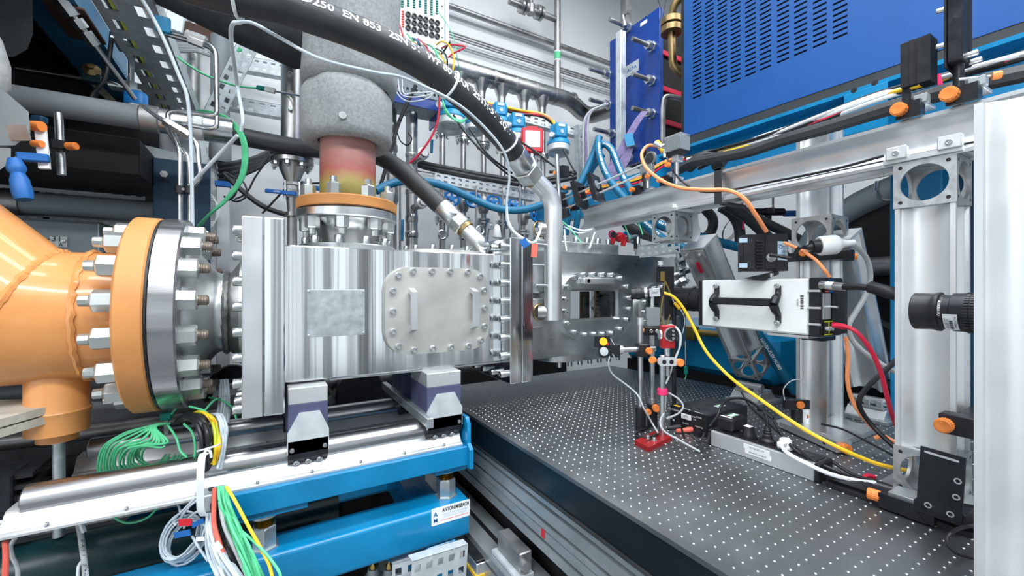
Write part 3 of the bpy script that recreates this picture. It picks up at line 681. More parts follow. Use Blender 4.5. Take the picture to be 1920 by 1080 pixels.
def foot(x, y, label):
    t = thing('strut_foot', label, 'foot', (x, y, .9), 'hinged feet of the slanted braces')
    part('base_plate', G().bx(x - .08, x + .08, y - .07, y + .07, .9, .915, .002), 'cast', t)
    part('wedge_block', G().prism([(-.065, 0), (.065, 0), (.04, .028), (-.04, .028)], (x, y + .055, .915), (1, 0, 0), (0, 0, 1), (0, -.11, 0)), 'cast', t)
    part('hinge_plate', G().bx(x - .045, x + .045, y - .05, y + .05, .943, .951, .001), 'alu', t)
    for q in (-.035, 0, .035): part('hinge_lug', G().bx(x - .043, x - .02, y + q - .009, y + q + .009, .951, .972, .002), 'alu', t)
    part('hinge_barrel', G().cyl((x - .02, y - .05, .967), (x - .02, y + .05, .967), .0135, n=14), 'cast', t)
foot(1.70, .975, 'grey hinged foot under the first slanted brace on the table')
foot(1.85, .64, 'grey hinged foot under the slanted brace near the red cable')
# ================================================================ white high speed camera
CX = 1.275
t = thing('high_speed_camera', 'white high speed camera with black carry handle pointing at the round port', 'camera', (1.34, .76, 1.232))
y0, y1 = pX(1516, 570, CX).y, pX(1309, 570, CX).y; zt, zb = pX(1516, 522, CX).z, pX(1516, 629, CX).z
part('housing', G().bx(CX, CX + .125, y0, y1 - .012, zb, zt, .005), 'camwhite', t)
part('front_frame', G().bx(CX + .001, CX + .124, y1 - .012, y1, zb + .002, zt - .002, .002), 'black', t)
yr = pX(1539, 570, CX).y
part('rear_frame', G().bx(CX - .001, CX + .127, yr, y0, zb - .002, zt + .002, .003), 'blackmetal', t)
part('rear_panel', G().bx(CX + .01, CX + .05, yr - .002, yr, zb + .045, zt - .04), 'alu2', t)
part('connector_bay', G().bx(CX + .012, CX + .07, yr - .004, yr, zt - .035, zt - .004, .001), 'black', t)
part('connector_bay', G().bx(CX + .012, CX + .06, yr - .004, yr, zb + .004, zb + .038, .001), 'black', t)
part('side_fins', G().bx(CX + .055, CX + .125, yr - .012, yr, zb + .003, zt - .01, .002), 'black', t)
for z in (zb + .004, zb + .039): part('yellow_outline', G().bx(CX + .01, CX + .062, yr - .0052, yr - .004, z - .0012, z + .0012), 'yellowgreen', t)
part('yellow_outline', G().bx(CX + .033, CX + .0355, yr - .0052, yr - .004, zb + .004, zb + .039), 'yellowgreen', t)
for z, m_ in ((zt - .004, 'tagblue'), (zt - .036, 'tagblue')): part('blue_outline', G().bx(CX + .034, CX + .06, yr - .0052, yr - .004, z - .0015, z + .0015), m_, t)
part('red_mark', G().bx(CX + .013, CX + .03, yr - .0052, yr - .004, zt - .037, zt - .034), 'redsoft', t)
part('rear_knob', G().cyl((CX + .05, yr, (zt + zb) / 2), (CX + .05, yr - .02, (zt + zb) / 2), .004, n=10), 'steel', t)
for z in (zt - .034, (zt + zb) / 2 - .002, zb + .031): part('clip', G().bx(CX - .004, CX + .012, yr + .0, yr + .03, z - .003, z + .003, .001), 'alu2', t)
for a, b in ((.022, .011), (.04, .011)): part('socket', G().cyl((CX + a, yr - .004, zb + .02), (CX + a, yr - .012, zb + .02), .006, n=12), 'alu2', t)
h = part('carry_handle', G().bx(CX - .042, CX - .03, pX(1445, 570, CX - .036).y, pX(1337, 570, CX - .036).y, 1.362 - .055, 1.362 - .033, .003), 'blackmetal', t)
for px in (1346, 1461):
    yy = pX(px, 570, CX).y; zc_ = (zt + zb) / 2 + .004; g = G()
    for s_ in (-1, 1):
        g.tube(spline([(CX - .030, yy, zc_), (CX - .018, yy, zc_ + s_ * .018), (CX - .006, yy, zc_ + s_ * .03), (CX - .005, yy, zc_ + s_ * .054)], 4), [.012, .012, .012, .0115, .011, .0105, .01, .009, .0085, .008, .0078, .0075, .0075], 8)
    hh = part('handle_foot', g, 'blackmetal', t)
    for s_ in (-1, 1): place('thumb_screw', SCREW, hh, (CX - .010, yy, zc_ + s_ * .052), (-1, 0, 0), (.007, .007, .005))
st_ = part('barcode_sticker', G().bx(CX - .0006, CX, pX(1512, 570, CX).y, pX(1493, 570, CX).y, 1.30, 1.34), 'camwhite', t)
g = G(); z = 1.302
while z < 1.338:
    wz_ = random.choice((.0012, .002, .003)); g.bx(CX - .0012, CX - .0007, pX(1507, 570, CX).y, pX(1501, 570, CX).y, z, z + wz_); z += wz_ + random.choice((.001, .0018))
part('barcode', g, 'darkgrey', st_, kind='stuff')
letters('1284-SA', .006, (CX - .001, pX(1496, 570, CX).y, 1.318), (0, 0, 1), (0, 1, 0), st_, 'darkgrey')
part('foot_plate', G().bx(CX + .0, CX + .19, y0, y0 + .11, zb - .010, zb - .002, .001), 'alu', t)
part('support_arm', G().bx(CX + .15, 1.507, y0 + .03, y0 + .09, zb - .03, zb - .010, .002), 'blackmetal', t)
# camera lens toward the port
lx, lz = CX + .07, 1.316
t = thing('camera_lens', 'thick black lens on the front of the white camera', 'lens', (lx, y1 + .07, lz - .04))
part('barrel', G().lathe((lx, y1, lz), (0, 1, 0), [(0, .036), (.02, .036), (.022, .042), (.05, .042), (.052, .038), (.062, .038), (.064, .0425), (.105, .0425), (.107, .039), (.16, .039), (.16, .033), (.150, .03)], 32), 'black', t)
part('silver_ring', G().ringl((lx, y1 + .004, lz), (0, 1, 0), [(0, .0362), (0, .037), (.008, .037), (.008, .0362)], 32), 'steel', t)
part('front_glass', G().lathe((lx, y1 + .149, lz), (0, 1, 0), [(0, .031), (.006, .02), (.008, 0)], 24), 'lensglass', t)
# large black lens by the nearest column
lx, lz = 1.035, 1.318
def ly(px): return pX(px, 582, lx - .033).y
t = thing('uv_lens', 'large black camera lens with white barcode sticker between two columns', 'lens', (lx, .2, lz - .036))
ya = ly(1702); L_ = lambda px: ya - ly(px)
part('lens_hood', G().lathe((lx, ya, lz), (0, -1, 0), [(.004, .028), (0, .031), (.002, .0335), (.02, .0325), (.028, .0325), (.031, .0345), (.036, .0345), (.038, .031), (.042, .030)], 40), 'black', t)
part('barrel', G().lathe((lx, ya - .038, lz), (0, -1, 0), [(0, .0295), (L_(1775) - .038, .0298), (L_(1776) - .037, .033), (L_(1800) - .036, .0335), (.13, .0335)], 40), 'blackmetal', t)
g = G()
for i in range(44):
    a = 2 * math.pi * i / 44
    for k in range(3):
        c = V((lx, ya - L_(1800) - .006 - k * .0075, lz)) + V((math.cos(a), 0, math.sin(a))) * .0335
        g.box(c, (.003, .006, .003), 0, MX.Rotation(-a, 3, 'Y'))
part('grip_ribs', g, 'rubber', t, kind='stuff')
part('front_glass', G().lathe((lx, ya - .006, lz), (0, 1, 0), [(0, .0285), (.003, .02), (.004, 0)], 24), 'lensglass', t)
part('camera_body', G().bx(lx - .033, lx + .04, .02, ya - .135, lz - .036, lz + .036, .004), 'blackmetal', t)
part('mount_arm', G().bx(.9155, lx - .033, .06, .12, lz - .02, lz + .02, .002), 'blackmetal', t)
g = G(); a0, a1 = R(-32), R(-6) ; vs = []; n_ = 8
def onb(yv, ang, r): return V((lx - math.cos(ang) * r, yv, lz + math.sin(ang) * r))
def wrap(y_0, y_1, ang0, ang1, r, n_=10):
    vs = [onb(y_, ang0 + (ang1 - ang0) * i / n_, r) for i in range(n_ + 1) for y_ in (y_0, y_1)]
    return G().add(vs, [(2 * i, 2 * i + 1, 2 * i + 3, 2 * i + 2) for i in range(n_)])
ys0, ys1 = ya - L_(1764) - .002, ya - L_(1796) + .001
st_ = part('white_sticker', wrap(ys0, ys1, R(-62), R(-4), .0339), 'paper', t, 'white sticker')
g = G(); a = -56
while a < -22:
    k_ = random.choice((1.2, 2.2, 3.4)); gg = wrap(ys0 + (ys1 - ys0) * .42, ys0 + (ys1 - ys0) * .66, R(a), R(a + k_), .0341, 2); g.add(gg.v, gg.f); a += k_ + random.choice((1, 2))
part('barcode', g, 'ink', st_, kind='stuff')
def wraptext(txt, size, y_, ang_c, r, parent, m_, flip=1):
    vs, fs = text_mesh(txt, size); g = G(); g.add([onb(y_ - p.y * 1, ang_c + p.x / r * flip, r) for p in vs], fs); return part('lettering', g, m_, parent)
wraptext('UV-NIKKOR', .0052, ya - L_(1762) + .002, R(14), .0341, t, 'inkwhite')
wraptext('UV 105 mm', .0042, ys0 + (ys1 - ys0) * .14, R(-34), .0342, st_, 'ink')
wraptext('K26000 132', .0042, ys0 + (ys1 - ys0) * .3, R(-36), .0342, st_, 'ink')
wraptext('0-4000771-79', .004, ys0 + (ys1 - ys0) * .82, R(-30), .0342, st_, 'ink')
# ================================================================ rail carriers with orange knobs
def knob(parent, p, d, r, l, teeth=16, shape='knob'):
    pr = []
    for i in range(teeth * 2): rr = r if i % 2 else r * .93; pr.append((rr * math.cos(math.pi * i / teeth), rr * math.sin(math.pi * i / teeth)))
    u, v, dd = frame_of(d); g = G().prism(pr, p, u, v, dd * l); g.lathe(V(p) + dd * l, d, [(0, r * .86), (.0015, r * .8), (.0012, r * .5), (.0004, 0)], 16)
    return part('knob', g, 'knob', parent)
def carrier(px, py, label, kr=.0085, w_=.034, kd=(-1, 0, 0)):
    p = pX(px, py, 1.2); y = pX(px, py, xb(p.y) - .012).y; x = xb(y)
    p = pX(px, py, x - .02)
    t = thing('rail_carrier', label, 'clamp', (x - .004, p.y, p.z - .02), 'orange knob clamps on the beam')
    part('clamp_body', G().prism([(-.016, -.020), (.014, -.014), (.014, .016), (-.016, .014)], (x - .001, p.y + .008, p.z), (1, 0, 0), (0, 0, 1), (0, -w_, 0)), 'blackmetal', t)
    part('clamp_jaw', G().bx(x + .012, x + .07, p.y + .006 - w_, p.y + .004, max(p.z + .008, 1.7255), max(p.z + .008, 1.7255) + .008, .001), 'alu', t)
    part('jaw_block', G().bx(x - .006, x + .014, p.y - w_, p.y + .004 - w_ * .55, p.z + .008, p.z + .026, .001), 'frame', t)
    knob(t, (x - .017, p.y, p.z), kd, kr, .016)
    return t, V((x, p.y, p.z))
ca, pa_ = carrier(1070, 388, 'small orange knob clamp on the far end of the beam', .008)
cb_, pb_ = carrier(1187, 356, 'orange knob clamp under the small round lens mount', .009)
cc_, pc_ = carrier(1239, 338, 'orange knob clamp under the grey connector box', .0095)
cd_, pd_ = carrier(1687, 206, 'orange knob clamp under the black finned heat sink', .014, .04)
ce_, pe_ = carrier(1782, 178, 'orange knob clamp under the tall black rectangular housing', .0145, .045)
# column clamp
t = thing('column_clamp', 'black clamp with ribbed orange knob on the wide column', 'clamp', (1.19, .29, 1.05))
q0 = pX(1775, 797, 1.165)
part('clamp_body', G().bx(1.165, 1.1995, q0.y - .04, q0.y + .012, q0.z - .018, q0.z + .022, .002), 'blackmetal', t)
part('side_block', G().bx(1.1995, 1.30, q0.y - .045, .278, q0.z - .018, q0.z + .022, .002), 'blackmetal', t)
knob(t, (1.165, q0.y + .002, q0.z), (-1, 0, 0), .0145, .014, 22)
# heat sink and black housing
x = xb(.4) + .045; p0 = pX(1690, 160, x - .02)
t = thing('heat_sink', 'black finned heat sink standing on the beam right of the blue cabinet', 'heat sink', (x, p0.y, 1.735))
z0, z1 = pX(1690, 165, x - .02).z, pX(1690, 82, x - .02).z; yy0, yy1 = pX(1718, 120, x - .02).y, pX(1688, 120, x - .02).y
part('core', G().bx(x - .02, x - .005, yy0, yy1, z0, z1, .001), 'black', t)
for i in range(7): part('fin', G().bx(x - .018 + i * .007, x - .0155 + i * .007, yy0 - .022, yy0, z0, z1), 'black', t)
part('split_line', G().bx(x - .0215, x - .02, yy0 + .003, yy0 + .012, z0, z1, .0005), 'black', t)
part('stand', G().bx(x - .012, x + .004, yy1 - .012, yy1, 1.735, z0, .001), 'blackmetal', t)
p0 = pX(1795, 100, x - .02)
t = thing('detector_housing', 'tall black rectangular housing with steel thumb screws on the beam', 'housing', (x, p0.y, 1.735))
yA, yB = pX(1805, 100, x - .025).y, pX(1775, 100, x - .025).y; zb_ = pX(1780, 118, x - .025).z
part('case', G().bx(x - .025, x + .04, yA, yB, zb_, 2.05, .002), 'blackmetal', t)
part('left_plate', G().bx(x - .027, x + .03, yB, yB + .004, zb_ - .008, 2.05, .001), 'black', t)
part('side_ridge', G().bx(x + .012, x + .014, yA - .002, yA, zb_, 2.05), 'black', t)
part('stem', G().cyl((x, (yA + yB) / 2, 1.735), (x, (yA + yB) / 2, zb_), .009, n=12), 'blackmetal', t)
for (a, b) in ((-.002, .012), (.022, .004), (-.002, .165), (.022, .157)): place('thumb_screw', SCREW, t, (x + a, yA, zb_ + b), (0, -1, 0), (.006, .006, .011))
for b in (.12, .045): place('thumb_screw', SCREW, t, (x - .015, yB + .004, zb_ + b), (-.3, 1, 0), (.005, .005, .009))
place('screw_hole', DOT, t, (x - .0252, (yA + yB) / 2, zb_ + .09), (-1, 0, 0), (.004, .004, 1))
knob(t, (x + .03, yA - .03, zb_ - .035), (.4, -1, 0), .008, .012)
part('clamp_rod', G().cyl((x - .01, yA + .01, zb_ - .035), (x + .03, yA - .03, zb_ - .035), .003, n=8), 'steel', t)
# grey connector box
p = pX(1260, 272, xb(pb_.y)); x = xb(p.y) + .01; p = pX(1260, 272, x - .03)
t = thing('detector_box', 'small grey screwed box with connectors on a post above the beam', 'box', (x, p.y, 1.735))
yA, yB = pX(1276, 270, x - .03).y, pX(1245, 270, x - .03).y; zt_, zb_ = pX(1260, 256, x - .03).z, pX(1260, 283, x - .03).z
bx2 = part('case', G().bx(x - .03, x + .02, yA, yB, zb_, zt_, .002), 'paintgrey', t)
for y_ in (yA + .006, yB - .006):
    for z_ in (zb_ + .006, zt_ - .006): place('screw', SCREW, bx2, (x - .03, y_, z_), (-1, 0, 0), (.002, .002, .001))
part('top_cover', G().bx(x - .029, x + .02, yA, yB, zt_, zt_ + .006, .001), 'alu', t)
part('lower_block', G().bx(x - .026, x + .015, yA + .004, yB - .004, zb_ - .012, zb_, .001), 'black', t)
part('post_clamp', G().bx(x - .018, x + .012, p.y - .014, p.y + .012, zb_ - .035, zb_ - .012, .001), 'alu', t)
part('post', G().cyl((x - .005, p.y, 1.72), (x - .005, p.y, zb_ - .012), .0085, n=14), 'steel', t)
part('connector', G().lathe((x - .01, yB, zb_ + .028), (-.2, 1, .35), [(0, .007), (.012, .007), (.012, .009), (.02, .009), (.02, .006), (.035, .006)], 12), 'steel', t)
part('connector', G().lathe((x - .02, yB + .02, zb_ + .03), (-.6, .6, .6), [(0, .007), (.012, .007), (.013, .009), (.03, .009), (.03, .005)], 12), 'steel', t)
knob(t, (x - .02, p.y + .02, 1.79), (-1, 0, 0), .0095, .014)
# small round lens mount on post
p = pX(1213, 306, xb(pb_.y)); x = xb(p.y) + .005; p = pX(1213, 300, x)
t = thing('lens_mount', 'small grey round lens mount with a post holder on the beam', 'lens mount', (x, p.y, 1.735))
zc_ = pX(1217, 297, x).z
part('ring_plate', G().prism(ngon(.026, 20), (x, p.y - .012, zc_), (0, 1, 0), (0, 0, 1), (.01, 0, 0)), 'paintgrey', t)
part('lens', G().lathe((x, p.y - .012, zc_), (-1, 0, 0), [(0, .02), (.002, .019), (.002, .006), (.003, .005), (.003, 0)], 18), 'darkgrey', t)
part('adjuster_block', G().bx(x, x + .014, p.y + .0, p.y + .022, zc_ + .012, zc_ + .036, .003), 'blackmetal', t)
part('plate', G().bx(x - .002, x + .014, p.y - .025, p.y + .035, zc_ - .05, zc_ - .022, .002), 'frame', t)
part('post', G().cyl((x + .005, p.y, 1.735), (x + .005, p.y, zc_ - .05), .009, n=14), 'steel', t)
part('holder', G().cyl((x + .005, p.y + .014, 1.735), (x + .005, p.y + .014, zc_ - .055), .012, n=14), 'black', t)
knob(t, (x - .008, p.y - .015, 1.775), (-1, 0, 0), .008, .012)
# cage system: two rods between plates
A, B = pD(1062, 372, 1.92), pD(1206, 308, 1.72); e1 = (B - A).normalized()
t = thing('optical_cage', 'black cage of plates and twin rods over the far end of the beam', 'cage', (A.x, A.y, A.z - .05))
for q in (V((0, 0, 0)), V((0, 0, -.045))):
    part('cage_rod', G().cyl(A + e1 * -.02 + q, B + q * .8, .0045, n=10), 'frame', t)
for f_, m_ in ((-.04, 'black'), (.06, 'black'), (.14, 'blackmetal')):
    c = A + e1 * f_ + V((0, 0, -.012)); u_, v_, w2 = frame_of(e1)
    part('cage_plate', G().holed(sqloop(.10, .115, 24), circloop(.032, 24), c, u_, v_, e1 * .02), m_, t)
c = A + e1 * .155 + V((0, 0, .0)); part('iris', G().lathe(c, e1, [(0, .022), (.003, .02), (.003, .006), (.002, 0)], 20), 'paintgrey', t)
part('shelf_plate', G().bar(A + V((-.03, .05, .05)), A + V((.12, -.10, .045)), .05, .005), 'blackmetal', t)
c = A + e1 * .15
part('post', G().cyl((c.x, c.y, 1.735), (c.x, c.y, c.z - .05), .0085, n=14), 'steel', t)
knob(t, pD(1102, 360, 1.80), (-.8, -.5, 0), .008, .014); knob(t, pD(1060, 352, 1.86), (-.8, -.5, 0), .0085, .014); knob(t, pD(1042, 325, 1.88), (-.8, -.5, 0), .0085, .014); knob(t, pD(1060, 316, 1.92), (-.8, -.5, 0), .009, .014)
a = pD(1030, 322, 1.9)
part('cross_rod', G().cyl(a, a + V((.09, -.05, 0)), .008, n=12), 'blackmetal', t)
part('rod_clamp', G().bx(a.x + .035, a.x + .075, a.y - .05, a.y - .01, a.z - .025, a.z + .025, .002), 'black', t)
# tall thin rod
a, b = pD(1044, 290, 1.82), pD(1053, 470, 1.82)
t = thing('steel_post', 'tall thin bare steel post beside the bent steel tube', 'post', (b.x, b.y, 1.545))
part('rod', G().cyl((b.x, b.y, 1.545), a, .0095, n=14), 'steel', t)
part('rod_clamp', G().bx(b.x - .02, b.x + .02, b.y - .022, b.y + .022, 1.66, 1.70, .002), 'black', t)
knob(t, (b.x - .02, b.y - .012, 1.68), (-.8, -.5, 0), .011, .018)
# ================================================================ small posts on the table
def rodpost(px, py, ztop, label, hz=.976, hr=.0165, r=.0085, kp=None):
    p = pZ(px, py, .9); t = thing('post_assembly', label, 'post', p, 'steel posts on the optical table')
    part('post_holder', G().lathe(p, (0, 0, 1), [(0, hr), (.002, hr), (hz - .902, hr), (hz - .9, hr - .002)], 20), 'black', t)
    part('post', G().cyl((p.x, p.y, .92), (p.x, p.y, ztop), r, n=16, b=.001), 'steel', t)
    return t, p
p1t, p1 = rodpost(1201, 806, pZ(1201, 806, .9).z + .36, 'steel post in black holder carrying the horizontal mirror rod')
knob(p1t, p1 + V((.012, -.016, .062)), (-.3, -1, 0), .0095, .012)
part('post_cap', G().cyl(p1 + V((0, 0, .34)), p1 + V((0, 0, .362)), .0105, n=16), 'alu', p1t)
p2t, p2 = rodpost(1223, 799, 1.30, 'steel post in black holder carrying the small grey camera')
knob(p2t, p2 + V((-.004, -.016, .066)), (-.6, -1, 0), .012, .012)
part('collar', G().cyl(p2 + V((0, 0, .076)), p2 + V((0, 0, .092)), .0125, n=16), 'steel', p2t)
# mirror rod
d1 = pZ(1201, 806, .9); dd1 = math.sin(TH) * d1.x + math.cos(TH) * d1.y
a, b = pD(1160, 656, dd1 - .03), pD(1229, 654, dd1 - .02)
t = thing('mirror_holder', 'horizontal steel rod holding a small black mirror block', 'mirror', (a.x, a.y, a.z - .03))
part('rod', G().cyl(a, b, .0085, n=16, b=.001), 'steel', t)
e2 = (b - a).normalized()
part('rod_collar', G().cyl(a, a + e2 * .012, .014, n=16), 'alu', t)
part('mirror_block', G().bar(a - e2 * .062, a, .03, .042, .002), 'black', t)
m0 = pD(1132, 659, dd1 - .07); mdir = V((0, -.9, .2))
part('silver_mirror', G().lathe(m0, (-.35, -.9, .2), [(0, .0135), (.004, .013), (.0045, 0)], 20), 'alu2', t)
m1 = pD(1129, 640, dd1 - .05)
part('upper_plate', G().box(m1, (.05, .008, .036), .001, MX.Rotation(R(-20), 3, 'Z')), 'blackmetal', t)
part('yellow_filter', G().lathe(m1 + V((-.001, -.006, 0)), (-.3, -.95, .1), [(0, .013), (.003, .0125), (.003, 0)], 20), 'yellow', t)
part('red_dot', G().lathe(m1 + V((.014, -.009, -.008)), (-.3, -.95, .1), [(0, .005), (.003, .003)], 10), 'red', t)
for q in ((.028, -.006, .01), (.03, -.01, -.035)): part('adjuster_pin', G().cyl(m1 + V(q), m1 + V(q) + V((.006, -.012, -.022)), .0025, n=8), 'steel', t)
cl = pD(1205, 656, dd1 - .025)
t = thing('post_clamp', 'black crossed post clamp with round orange knob on the first post', 'clamp', (cl.x, cl.y, cl.z - .02))
part('clamp_body', G().box(cl, (.036, .036, .04), .002, MX.Rotation(R(-25), 3, 'Z')), 'black', t)
knob(t, cl + V((.002, -.02, .0)), (-.25, -1, 0), .0105, .01)
# small camera with c-mount lens
d2 = math.sin(TH) * p2.x + math.cos(TH) * p2.y
c0 = pD(1217, 549, d2)
t = thing('small_camera', 'tiny grey box camera with silver ringed black lens', 'camera', (c0.x, c0.y, 1.29))
A_, B_ = pD(1185, 552, d2), pD(1217, 549, d2); e3 = (A_ - B_).normalized(); e3 = (e3 + V((0, .4, 0))).normalized()
part('lens', G().lathe(B_, e3, [(0, .016), (.004, .017), (.006, .0185), (.016, .019), (.017, .0175), (.024, .0175), (.025, .0205), (.04, .0205), (.041, .019), (.05, .0185), (.056, .0185), (.058, .015), (.05, 0)], 24), 'black', t)
part('silver_ring', G().ringl(B_ + e3 * .006, e3, [(0, .0186), (0, .0198), (.009, .0198), (.009, .0186)], 24), 'steel', t)
bc = pD(1228, 549, d2)
bx3 = part('case', G().bar(B_, B_ - e3 * .034, .03, .027, .001), 'alu', t)
part('rear_plate', G().bar(B_ - e3 * .034, B_ - e3 * .044, .031, .026, .001), 'black', t)
sd = e3.cross(V((0, 0, 1))).normalized()
letters('allied', .009, B_ - e3 * .017 - sd * -.0153 * (1 if sd.y < 0 else -1), -e3, (0, 0, 1), bx3)
part('mount_pin', G().cyl((p2.x, p2.y, 1.255), (p2.x, p2.y, c0.z - .012), .0065, n=12), 'alu', t)
g0 = pD(1224, 594, d2 - .02)
t = thing('camera_bracket', 'grey angled bracket with orange knob and black two hole block below the small camera', 'bracket', (g0.x, g0.y, 1.2))
part('angle_plate', G().box(g0, (.046, .01, .062), .002, MX.Rotation(R(-25), 3, 'Z')), 'paintgrey', t)
q = pD(1219, 620, d2 - .02)
bk = part('hole_block', G().box(q, (.05, .03, .028), .002, MX.Rotation(R(-25), 3, 'Z')), 'black', t)
for s_ in (-.010, .010): place('bore', SCREW, bk, q + V((s_ * .9, -.016 - s_ * .4, 0)), (-.42, -.9, 0), (.006, .006, .002))
knob(t, q + V((-.024, .008, .002)), (-.9, .4, 0), .010, .014)
# red kinematic mount on red base
pb4 = [pZ(a, b, .9) for a, b in ((1190, 834), (1216, 848), (1260, 826), (1232, 814))]
t = thing('red_base_post', 'steel post with pink velcro band on a red slotted base plate', 'post', (pb4[0] + pb4[2]) / 2)
rb = part('base_plate', G().prism([(p.x, p.y) for p in pb4], (0, 0, .9), (1, 0, 0), (0, 1, 0), (0, 0, .013)), 'redmetal', t)
cen = (pb4[0] + pb4[2]) / 2; sl = pb4[1] - pb4[0]; sl = sl.normalized(); lg = (pb4[2] - pb4[1]).normalized()
part('slot', G().prism(rrect(.05, .006, .0029), cen + V((0, 0, .0132)) - lg * .014, lg, V((0, 0, 1)).cross(lg), (0, 0, .0006)), 'matteblack', rb)
for q in (cen - lg * .012 + sl * .012, cen - lg * .016 - sl * .012):
    place('screw', SCREW, rb, (q.x, q.y, .913), (0, 0, 1), (.0055, .0055, .006)); part('washer', G().cyl((q.x, q.y, .9131), (q.x, q.y, .9145), .008, n=14), 'nut', rb)
p3 = pZ(1242, 823, .9)
part('post', G().cyl((p3.x, p3.y, .905), (p3.x, p3.y, 1.155), .0088, n=16, b=.001), 'steel', t)
d3 = math.sin(TH) * p3.x + math.cos(TH) * p3.y; q = pD(1243, 734, d3)
part('velcro_band', G().lathe((p3.x, p3.y, q.z - .0095), (0, 0, 1), [(0, .0135), (.002, .0155), (.008, .0145), (.014, .0158), (.019, .0135)], 16), 'pink', t, 'pink velcro band')
q = pD(1251, 631, d3 + .01)
t = thing('red_mount', 'red square mount with black round disc on a short post', 'mount', (q.x, q.y, q.z - .12))
RZ = MX.Rotation(R(-28), 3, 'Z')
part('mount_body', G().box(q, (.042, .022, .07), .002, RZ), 'redmetal', t)
nd = RZ @ V((0, -1, 0)); qq = q + nd * .011 + RZ @ V((.006, 0, .008))
part('grey_disc', G().lathe(qq, nd, [(0, .021), (.003, .021), (.003, 0)], 24), 'alu', t)
part('black_disc', G().lathe(qq + nd * .003 + RZ @ V((.003, 0, 0)), nd, [(0, .0195), (.004, .019), (.0045, 0)], 24), 'black', t)
for s_ in (-.011, 0, .011): place('stud', SCREW, t, qq + nd * .0075 + RZ @ V((.003, 0, s_)), nd, (.004, .004, .004))
part('post', G().cyl(q + V((0, 0, -.035)), q + V((0, 0, -.12)), .0088, n=16), 'steel', t)
part('rear_disc', G().lathe(q - nd * .0 + RZ @ V((-.021, 0, .006)), RZ @ V((-1, 0, 0)), [(0, .015), (.004, .014), (.005, 0)], 18), 'alu', t)
q = pD(1243, 676, d3)
t = thing('double_clamp', 'small silver twin post clamp with two orange knobs', 'clamp', (q.x, q.y, q.z - .012))
part('clamp_body', G().prism(rrect(.06, .024, .011, 6), q + V((.002, -.012, 0)), (.88, -.47, 0), (0, 0, 1), (-.01, -.014, 0)), 'alu2', t)
knob(t, q + V((-.028, .012, .003)), (-.9, -.3, 0), .0105, .012); knob(t, q + V((.027, -.035, -.002)), (-.3, -1, 0), .012, .012)
for s_ in (-.012, .01): place('bore', DOT, t, q + V((.002 + s_ * .88 - .0101, -.0262 - s_ * .47, 0)), (-.5, -.85, 0), (.007, .007, 1))
# black slide plate in front of the port
q0 = pD(1232, 500, 1.58); q1 = pD(1264, 545, 1.58)
t = thing('aperture_slide', 'flat black slide plate with brass slot in front of the round port', 'slide', ((q0.x + q1.x) / 2, q0.y, .9))
e4 = V((q1.x - q0.x, q1.y - q0.y, 0)).normalized(); W4 = math.hypot(q1.x - q0.x, q1.y - q0.y)
part('plate', G().prism([(0, -.10), (.02, -.10), (.02, 0), (W4, 0), (W4, -.23), (.045, -.23), (.045, -.1), (0, -.04), (0, .0)][::-1] if 0 else [(0, 0), (W4, 0), (W4, -.2), (.03, -.2), (.03, -.06), (0, -.06)], (q0.x, q0.y, q0.z), e4, (0, 0, 1), V((0, 0, 1)).cross(e4) * .008), 'matteblack', t)
part('brass_slot', G().prism([(.012, -.018), (.028, -.018), (.028, -.055), (.012, -.055)], V((q0.x, q0.y, q0.z)) - V((0, 0, 1)).cross(e4) * .001, e4, (0, 0, 1), V((0, 0, 1)).cross(e4) * -.002), 'brass', t)
c = pD(1239, 493, 1.58); part('white_knob', G().lathe((c.x, c.y, q0.z), (0, 0, 1), [(0, .004), (.006, .004), (.006, .010), (.012, .010), (.012, .007), (.016, .007), (.016, .010), (.02, .010)], 12), 'white', t)
for (a, b) in (((1247, 527), (1236, 600)), ((1247, 527), (1256, 548)), ((1238, 590), (1245, 612)), ((1256, 590), (1249, 612))): part('brass_arm', G().bar(pD(*a, 1.55), pD(*b, 1.55), .006, .004), 'brass', t)
part('stand_rod', G().cyl((q1.x, q1.y, .9), (q1.x, q1.y, q0.z - .1), .008, n=10), 'blackmetal', t)
# ================================================================ power supply, strip, plugs
t = thing('power_supply', 'black laboratory power supply with a white needle meter', 'power supply', (1.26, .875, .9))
part('case', G().bx(1.168, 1.38, .808, .94, .903, .968, .003), 'blackmetal', t)
f = part('front_panel', G().bx(1.163, 1.168, .806, .942, .901, .970, .001), 'black', t)
for y in (.83, .92): part('rubber_foot', G().cyl((1.19, y, .9), (1.19, y, .903), .008, n=8), 'rubber', t)
X0 = 1.1625; ya_ = lambda px, py: pX(px, py, X0)
a, b = ya_(1278, 774), ya_(1296, 789)
mt_ = part('meter', G().bx(X0 - .003, X0 + .001, b.y, a.y, b.z, a.z, .0008), 'paper', f, 'white needle meter')
def mk(txt, size, px, py, m_='inkwhite'): letters(txt, size, ya_(px, py) + V((-.0006, 0, 0)), (0, -1, 0), (0, 0, 1), f, m_)
mk('VOLTCRAFT', .0085, 1263, 768); mk('0-15V', .006, 1302, 782); mk('MODEL', .006, 1311, 783); mk('OUTPUT', .006, 1286, 794); mk('VOLTAGE', .006, 1311, 801); mk('8 A', .006, 1303, 787); mk('CURRENT', .005, 1262, 785)
g = G(); arc = []
c = (a + b) / 2; X1 = X0 - .0034
g.tube([V((X1, c.y + .011 * math.cos(R(q)), c.z - .008 + .012 * math.sin(R(q)))) for q in range(30, 151, 15)], .0004, 4); g.tube([V((X1, c.y, c.z - .008)), V((X1, c.y + .006, c.z + .003))], .0004, 4)
part('meter_scale', g, 'ink', f)
